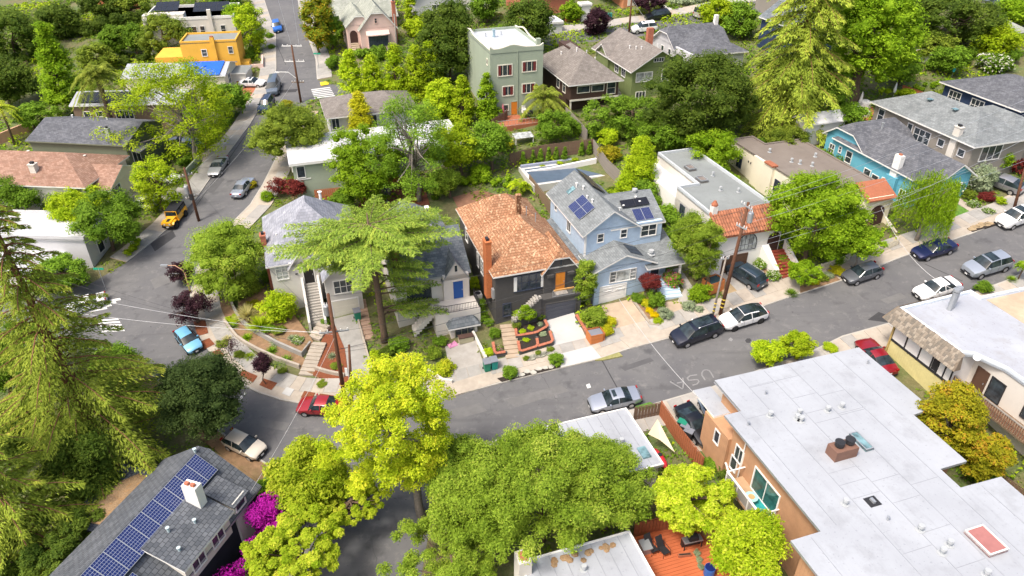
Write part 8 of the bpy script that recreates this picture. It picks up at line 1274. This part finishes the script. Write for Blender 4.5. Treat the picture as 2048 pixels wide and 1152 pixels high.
wallpx('outer curved low garden wall of corner lot', [(449, 645), (462, 662), (475, 678), (492, 690), (514, 702), (555, 721), (600, 737)], .5, CONC3); wallpx('inner curved concrete garden wall of corner lot', [(461, 602), (468, 620), (480, 642), (495, 656), (512, 668), (555, 692), (605, 714), (622, 692)], .65, CONC2); wallpx('stone edging wall behind fountain grass', [(528, 618), (545, 635), (565, 648), (572, 655)], .4, M('fieldstone', (.32, .28, .23), .9, .25, 3)); wallpx('low wall right of corner garden steps', [(630, 740), (655, 748), (690, 755)], .5, CONC3); wallpx('low driveway edge wall beside corner house', [(716, 640), (742, 735), (748, 770)], .35, CONC3, .18)
wallpx('white retaining wall beside pale driveway', [(946, 668), (962, 700), (972, 720)], .4, S_OFF, .25); wallpx('white planter wall below pale house', [(855, 745), (885, 765), (905, 768)], .5, S_OFF, .2); wallpx('grey green retaining wall on left pavement', [(372, 352), (400, 322)], .9, S_SAGE, .25); wallpx('salmon terrace wall at left edge', [(-10, 292), (62, 262)], 1.6, M('salmon_stucco', (.55, .33, .22)), .3); wallpx('white retaining wall above the pool', [(1052, 352), (1100, 345), (1192, 326)], .7, S_WHITE, .3); wallpx('low front wall of yellow building', [(500, 138), (526, 136), (526, 118)], .8, S_PINK, .3); wallpx('stone kerb of blue house garden bed', [(1268, 606), (1300, 650), (1318, 652)], .25, MATS['fieldstone'], .25)
wallpx('charcoal planter wall with brick cap, upper bed', [(1030, 655), (1033, 680), (1072, 674), (1095, 661), (1088, 645)], .55, S_CHAR, .22, 'planter', BRICK); wallpx('charcoal planter wall with brick cap, lower left bed', [(1036, 690), (1040, 711), (1076, 700), (1073, 680)], .5, S_CHAR, .22, 'planter', BRICK); wallpx('charcoal planter wall with brick cap, lower right bed', [(1076, 700), (1106, 691), (1098, 666)], .5, S_CHAR, .22, 'planter', BRICK); wallpx('brick capped planter left of tan steps', [(986, 692), (990, 715), (1014, 711)], .5, S_CHAR, .22, 'planter', BRICK); wallpx('brick capped planter beside white driveway', [(1152, 636), (1174, 672), (1182, 690)], .4, S_CHAR, .22, 'planter', BRICK)
sheet('garden_bed', [(1030, 655), (1033, 680), (1072, 674), (1095, 661), (1086, 640), (1040, 640)], MULCH, .45, .4); sheet('garden_bed', [(1036, 690), (1040, 711), (1106, 691), (1098, 666), (1073, 680)], MULCH, .4, .4); sheet('garden_bed', [(1150, 633), (1180, 690), (1205, 672), (1195, 630)], DIRT, .25, .2); sheet('garden_bed', [(1266, 602), (1300, 650), (1345, 640), (1325, 605), (1300, 590)], DIRT, .1, .2); sheet('garden_bed', [(1498, 525), (1555, 565), (1575, 575), (1560, 540), (1520, 510)], DIRT, .1, .2); sheet('garden_bed', [(1600, 588), (1680, 562), (1665, 548), (1600, 566)], DIRT, .14, .1)
# tan front steps of the charcoal house and corner garden steps
def stair(label, p0, p1, w, n, mat, h=.16, rise=0):
    a = G(*p0); b = G(*p1); t = thing('garden_steps', label, 'steps', a); d = b-a; hd = Vector((d.x, d.y, 0)).normalized(); s = Vector((-hd.y, hd.x, 0))*w*.5
    for i in range(n):
        q = d*(i/n); e = Vector((d.x, d.y, 0))/n; z = Vector((0, 0, d.z*(i+1)/n+h*.5+rise*(i+1)/n)); q = Vector((q.x, q.y, 0)); MB().slab([q-s+z, q+e-s+z, q+e+s+z, q+s+z], .35+rise*(i+1)/n).build('step', mat, t)
stair('tan stone steps up to the charcoal house', (1028, 718), (1014, 655), 1.5, 8, CONCT, rise=.35); stair('curving concrete garden steps on corner lot, lower flight', (612, 752), (640, 690), 1.5, 9, CONC3, rise=.3); stair('concrete garden steps on corner lot, upper flight', (628, 680), (650, 656), 1.5, 4, CONC3, rise=.5); stair('pale blue painted steps of blue house', (1345, 598), (1325, 562), 2.2, 7, M('pale_blue_paint', (.52, .64, .74), .7, .05), rise=.9); stair('brick steps beside cedar trunk', (738, 680), (722, 600), 1.0, 9, M('brick_tread', (.38, .26, .19), .9, .2, 4)); stair('stone steps beside fountain grass', (585, 680), (575, 645), 1.1, 5, MATS['fieldstone'], rise=.3)
# stepping stones in the dark kerb bed and the paved bed at right
random.seed(4)
def stones(label, a, b, n, spread, mat, r, z, name='stepping_stone', grp=None):
    for i in range(n):
        t = (i+.5)/n; x = a[0]+(b[0]-a[0])*t; y = a[1]+(b[1]-a[1])*t+random.uniform(-spread, spread); p = G(x, y); k = 7; ph = random.random()*6; q = [Vector((math.cos(ph+6.283*j/k)*r*random.uniform(.75, 1.2)*1.3, math.sin(ph+6.283*j/k)*r*random.uniform(.7, 1.1), 0)) for j in range(k)]
        tag(MB().slab([v+Vector((0, 0, T(v.x, v.y)+z)) for v in q], .08).build(name, mat, None, p), label+', '+ORD[i], 'stone', grp)
STONE = M('flagstone', (.42, .41, .36), .9, .2, 3); stones('pale stepping stone in the dark kerb bed', (1012, 757), (1108, 736), 8, 2.2, STONE, .28, .20, grp='stones in the kerb bed'); stones('rounded rock in the strip below charcoal planter', (1050, 722), (1100, 708), 10, 2, M('mossy_rock', (.30, .30, .24), .9, .25, 3), .28, .28, 'garden_rock', 'rocks below the planter'); stones('brown paving stone in bed beside white suv', (1940, 460), (1982, 448), 6, 2.5, M('brown_flag', (.36, .27, .16), .9, .2, 3), .36, .19, grp='stones in right paving bed')
# ---------------------------------------------------------------- bins, boxes, furniture
BG = M('bin_green', (.02, .22, .14), .5, .08); BT = M('bin_teal', (.02, .28, .25), .5, .08); BGR = M('bin_grey', (.20, .21, .24), .5, .08)
def bin_(label, px, py, body, lid, rz=.3, k=1.0):
    t = thing('wheelie_bin', label, 'bin', G(px, py)+Vector((0, 0, .1)), rz, 'wheelie bins'); t.scale = (k, k, k)
    MB().add([(-.24, -.28, .05), (.24, -.28, .05), (.24, .28, .05), (-.24, .28, .05), (-.30, -.36, .98), (.30, -.36, .98), (.30, .36, .98), (-.30, .36, .98)], [(3, 2, 1, 0), (4, 5, 6, 7), (0, 1, 5, 4), (1, 2, 6, 5), (2, 3, 7, 6), (3, 0, 4, 7)]).build('body', body, t); MB().slab([(-.33, -.40, 1.03), (.33, -.40, 1.03), (.33, .40, 1.08), (-.33, .40, 1.08)], .06).build('lid', lid, t)
    for s in (-1, 1): MB().tube([(s*.27, .30, .1), (s*.33, .30, .1)], .1, 10).build('wheel', TYRE, t)
    MB().tube([(-.25, .42, .95), (.25, .42, .95)], .025, 6).build('handle', lid, t)
bin_('green wheelie bin with grey lid on corner driveway', 716, 640, BG, BGR, .4, 1.15); bin_('left teal bin with grey lid by brick planter', 974, 742, BG, BGR, .3, 1.1); bin_('right teal bin with grey lid by brick planter', 988, 738, BT, BGR, .3, 1.1); bin_('grey lidded bin nearest tan siding', 1375, 880, DARKM, BGR, 1.0); bin_('green lidded bin beside black coupe', 1362, 862, DARKM, BG, 1.0); bin_('middle grey bin beside black coupe', 1368, 870, DARKM, BGR, 1.0); bin_('pale grey bin beside the orange deck', 1288, 1112, GREYM, GREYM, .3, 1.2); bin_('dark green bin beside lime tree driveway', 264, 395, BG, BG, .1); bin_('teal bin by far cream garages', 1213, 40, BT, BT, .1); bin_('second teal bin by far cream garages', 1220, 39, BT, BG, .1)
def crate(label, px, py, w, d, h, mat, rz, top=None, name='bin_enclosure', cat='bin box'):
    t = thing(name, label, cat, G(px, py)+Vector((0, 0, .05)), rz); n = int(w/.17); m = int(d/.17)
    for i in range(n):
        for y in (-d/2, d/2): put('board', cached(('cb', h, mat.name), lambda: MB().box(-.075, .075, -.02, .02, 0, h).mesh('board', mat)), t, (-w/2+.085+i*.17, y, random.uniform(-.01, .01)))
    for i in range(m):
        for x in (-w/2, w/2): put('board', cached(('cb', h, mat.name), None), t, (x, -d/2+.085+i*.17, 0), (0, 0, R(90)))
    if top is not None: MB().box(-w/2+.1, w/2-.1, -d/2+.1, d/2-.1, h*.5, h*.9).build('contents', top, t)
    return t
CED = M('cedar_stain', (.55, .19, .06), .7, .18, 3); crate('orange stained redwood bin box beside white driveway', 1190, 680, 1.5, 1.2, 1.05, CED, A18, BGR); crate('tall orange redwood planter box by tan soil', 1424, 580, 1.9, 1.4, 1.35, CED, A18+.2, M('planter_soil', (.04, .08, .09)), 'planter_box', 'planter')
# orange deck with furniture
dk = House('orange_deck', 'orange stained timber deck in the foreground', 19.0, 24.3, cat='deck', z0=6.12)
for i in range(26): put('plank', cached('plank', lambda: MB().box(0, 6.6, 0, .26, 0, .12).mesh('plank', M('orange_plank', (.52, .14, .055), .7, .14, 2))), dk.root, (0, i*.28, 0))
D0 = dk.root.location
def onDeck(px, py): p = Zp(px, py, D0.z+.12); return p
def chair(label, px, py, rz):
    t = thing('deck_chair', label, 'chair', onDeck(px, py), rz, 'chairs on the orange deck'); MB().slab([(-.3, -.5, .42), (.3, -.5, .42), (.3, .25, .34), (-.3, .25, .34)], .04).build('seat', DARKM, t); MB().obox((-.3, .25, .34), (.6, 0, 0), (0, .45, .75), (0, .03, 0)).build('backrest', DARKM, t)
    for s in (-.33, .33):
        MB().tube([(s, -.5, 0), (s, -.45, .6), (s, .45, .62), (s, .5, 0)], .022, 5).build('arm_frame', DARKM, t)
chair('left black deck chair by the fence', 1302, 1100, .5); chair('right black deck chair by the fence', 1325, 1104, .5)
t = thing('barbecue', 'black barbecue with grey side shelves on the deck', 'barbecue', onDeck(1382, 1092), .25); MB().box(-.75, .75, -.3, .3, .75, .85).build('shelf', GREYM, t); MB().box(-.75, .75, .0, .3, .05, .74).build('cabinet', DARKM, t); MB().tube([(-.35, 0, 1.0), (.35, 0, 1.0)], .3, 14).build('lid', DARKM, t)
for s in (-.7, .7): MB().box(s-.03, s+.03, -.28, -.22, 0, .75).build('leg', DARKM, t)
t = thing('rain_barrel', 'blue plastic barrel at the deck corner', 'barrel', onDeck(1417, 1150), 0); MB().tube([(0, 0, 0), (0, 0, .15), (0, 0, .75), (0, 0, .9)], [.36, .40, .40, .38], 18).build('body', M('blue_plastic', (.03, .13, .42), .4, .08), t, smooth=False); MB().cyl(0, 0, .88, .905, .36, 18).build('rim', M('navy_plastic', (.01, .02, .12), .4), t)
t = thing('planter_tray', 'orange planter trough on the deck', 'planter', onDeck(1369, 1112), .1); MB().box(-.5, .5, -.12, .12, 0, .2).build('trough', TERRA, t); MB().box(-.44, .44, -.07, .07, .2, .21).build('soil', MULCH, t)
for i, (x, y) in enumerate(((1394, 1108), (1398, 1122), (1401, 1136))): shrub('bush', 'small potted plant %s along the deck edge' % ('nearest barbecue', 'in the middle', 'nearest barrel')[i], x, y, .28, L_SAGE, .8, pos=onDeck(x, y), name='potted_plant', cat='plant')
# sail shade yard, small things
s = tag(MB().add([tuple(G(1296, 868, 2.2)), tuple(G(1315, 838, 2.3)), tuple(G(1350, 905, 2.0)), tuple(G(1320, 880, 1.75)), tuple(G(1296, 868, 2.17)), tuple(G(1315, 838, 2.27)), tuple(G(1350, 905, 1.97)), tuple(G(1320, 880, 1.72))], [(0, 1, 3), (1, 2, 3), (7, 5, 4), (7, 6, 5), (0, 4, 5, 1), (1, 5, 6, 2), (2, 6, 7, 3), (3, 7, 4, 0)]).build('shade_sail', M('cream_canvas', (.66, .56, .38), .8, .06)), 'cream triangular shade sail beside small flat roof', 'shade sail')
t = thing('red_kayak', 'red covered kayak beside small flat roof', 'kayak', G(1318, 922)+Vector((0, 0, .3)), A18+1.6); MB().tube([(-1.3, 0, 0), (-.8, 0, .05), (0, 0, .1), (.8, 0, .05), (1.3, 0, 0)], [.05, .3, .38, .3, .05], 10).build('hull', M('red_plastic', (.55, .03, .04), .4, .1), t, smooth=True); MB().cyl(0, 0, .35, .5, .2, 12).build('seat', DARKM, t)
def umbrella(label, px, py, mat, h=2.4, name='closed_parasol'):
    t = thing(name, label, 'parasol', G(px, py)); MB().cyl(0, 0, 0, h*.5, .03, 6).build('pole', GREYM, t); MB().tube([(0, 0, h*.42), (0, 0, h*.55), (0, 0, h*.85), (0, 0, h)], [.16, .22, .13, .02], 8).build('canopy', mat, t); MB().cyl(0, 0, 0, .1, .25, 12).build('base', CONC, t)
umbrella('white closed parasol beside covered garden furniture', 1716, 222, WHITE, 2.8); umbrella('second white closed parasol behind taupe roof', 1784, 200, WHITE, 2.6); umbrella('turquoise closed parasol in upper right garden', 1902, 158, M('turquoise_canvas', (.05, .50, .52), .7), 2.6); umbrella('pink closed parasol on the brick red terrace', 1006, 238, M('pink_canvas', (.72, .22, .25), .7), 2.4); umbrella('navy closed parasol on the dining patio', 774, 404, NAVYT, 2.4); umbrella('white closed parasol in brown house storage porch', 1166, 212, WHITE, 2.3)
def cover(label, px, py, r, h, mat, name='covered_furniture', cat='furniture'):
    t = thing(name, label, cat, G(px, py)); MB().tube([(0, 0, 0), (0, 0, h*.8), (0, 0, h)], [r*1.05, r, r*.6], 12).build('cover', mat, t, smooth=False)
    for a in range(3): MB().tube([(math.cos(a*2)*r*1.04, math.sin(a*2)*r*1.04, .05), (math.cos(a*2)*r*1.0, math.sin(a*2)*r*1.0, h*.78)], .02, 4).build('cover_fold', mat, t)
cover('left white covered garden chair on brick patio', 1705, 222, .7, 1.0, WHITE); cover('right white covered garden table on brick patio', 1727, 214, .9, 1.0, WHITE); cover('lower white covered garden chair on brick patio', 1729, 232, .65, .9, WHITE); cover('grey covered round table on the dining patio', 770, 388, .8, .8, GREYWOOD); cover('grey covered chair on the dining patio', 745, 396, .6, .7, GREYWOOD); cover('stored white goods in brown house porch', 1158, 212, .5, .9, WHITE)
sheet('patio', [(1660, 236), (1700, 205), (1745, 215), (1752, 245), (1700, 252)], TERRA, .05, .1); sheet('patio', [(715, 415), (735, 380), (850, 378), (860, 410)], M('redwood_patio', (.20, .07, .045), .8, .2), .05, .1); sheet('patio', [(905, 395), (960, 380), (1010, 395), (990, 415), (920, 425)], M('brown_patio', (.25, .13, .08), .85, .2), .05, .1); sheet('dirt_slope', [(1665, 225), (1690, 200), (1712, 208), (1700, 228)], DIRT, .08, .1); fence('redwood patio rail behind the maple', [(760, 374), (812, 366)], 1.0, CED, .2, .03)
# the covered pool
pool = House('pool', 'rectangular pool under a slate blue cover', 29.0, 80.2, cat='pool', z0=G(1120, 345).z+.15); mb = MB().box(0, 11, 0, 6.2, -1, .12); mb.build('coping', M('pool_coping', (.55, .54, .51), .85, .06), pool.root); MB().box(.5, 10.2, .5, 5.2, .12, .135).build('cover', M('pool_cover', (.085, .12, .165), .5, .12, 1.2), pool.root); MB().box(.2, 10.6, 5.7, 6.1, .12, .45).build('rear_wall', M('blue_tile_band', (.30, .33, .42), .6, .1), pool.root)
t = pool.root
for i, x in enumerate((27.6, 28.6)): q = thing('pool_pump', 'white pool equipment unit %s behind blue house' % ('on the left', 'on the right')[i], 'pump', UV(x, 72.6), A18); MB().box(0, .75, 0, .35, 0, .7).build('case', WHITE, q); MB().tube([(.37, -.01, .35), (.37, -.03, .35)], .25, 14).build('fan_grille', GREYM, q)
# trampoline-like hot tub awning on the terrace, garden hoops
t = thing('cold_frame', 'glazed patio table with white frame behind pool fence', 'table', G(1046, 285), A18); MB().slab([(-1.4, -.8, 1.0), (1.4, -.8, 1.0), (1.4, .8, 1.25), (-1.4, .8, 1.25)], .05).build('top', GLASSL, t)
for x in (-1.3, 1.3):
    for y in (-.7, .7): MB().box(x-.05, x+.05, y-.05, y+.05, 0, 1.1).build('leg', WHITE, t)
t = thing('garden_hoops', 'white hoop frames over a vegetable bed', 'hoops', G(1686, 232), A18)
for i in range(4): MB().tube([(i*.9, -.6+1.2*0, 0), (i*.9, -.5, .6), (i*.9, 0, .85), (i*.9, .5, .6), (i*.9, .6, 0)], .03, 5).build('hoop', WHITE, t)
for i, (x, y, m) in enumerate(((1048, 238, WHITE), (1060, 240, M('navy_plastic', (0, 0, 0))))): q = thing('terrace_chair', ('white', 'navy')[i]+' chair on the brick red terrace', 'chair', G(x, y)+Vector((0, 0, 1.0)), .4); MB().box(-.3, .3, -.3, .3, .38, .44).build('seat', m, q); MB().box(-.3, .3, .25, .32, .44, 1.0).build('backrest', m, q); MB().box(-.3, -.24, -.3, .3, 0, .6).build('side', m, q); MB().box(.24, .3, -.3, .3, 0, .6).build('side', m, q)
t = thing('storage_chest', 'beige storage chest with dark lid on pale driveway', 'chest', G(932, 684)+Vector((0, 0, .1)), A18); MB().box(-.75, .75, -.3, .3, 0, .62).build('body', M('beige_plastic', (.40, .37, .25), .6), t); MB().box(-.78, .78, -.33, .33, .62, .72).build('lid', M('brown_plastic', (.09, .05, .04), .5), t)
t = thing('pink_tarp', 'folded pink striped cloth on pale driveway', 'cloth', G(905, 692)+Vector((0, 0, .12)), .6); MB().add([(-.5, -.3, 0), (.5, -.35, 0), (.6, .25, 0), (-.4, .4, 0), (-.2, -.1, .35), (.3, .1, .4)], [(0, 1, 5, 4), (1, 2, 5), (2, 3, 4, 5), (3, 0, 4)]).build('cloth', M('pink_stripe', (.62, .25, .42), .8, .3, 6), t)
q = thing('heat_pump', 'white condenser unit beside charcoal house', 'air conditioner', G(956, 600), A18); MB().box(-.4, .4, -.4, .4, 0, .9).build('case', WHITE, q); MB().cyl(0, 0, .9, .93, .32, 14).build('fan_grille', DARKM, q)
for i, (px, py) in enumerate(((830, 402), (870, 398))): shrub('bush', ('orange potted plant on the red patio', 'green potted plant on the red patio')[i], px, py, .6, (L_ORANGE, L_GREEN)[i], .8, name='potted_plant', cat='plant')
tt = thing('street_sign', 'green street name sign at the far junction', 'sign', G(638, 138)); MB().cyl(0, 0, 0, 2.8, .04, 6).build('post', GREYM, tt); MB().box(-.6, .6, -.02, .02, 2.6, 2.85).build('plate', M('sign_green', (.02, .35, .22), .5), tt)
tt = thing('street_sign', 'green street name sign behind the redwood at left', 'sign', G(212, 580)); MB().cyl(0, 0, 0, 3.0, .04, 6).build('post', GREYM, tt); MB().box(-.6, .6, -.02, .02, 2.8, 3.05).build('plate', MATS['sign_green'], tt)
sheet('kerb_ramp', [(640, 166), (656, 164), (658, 170), (642, 173)], M('ramp_yellow', (.75, .55, .03), .7), .14, .02)
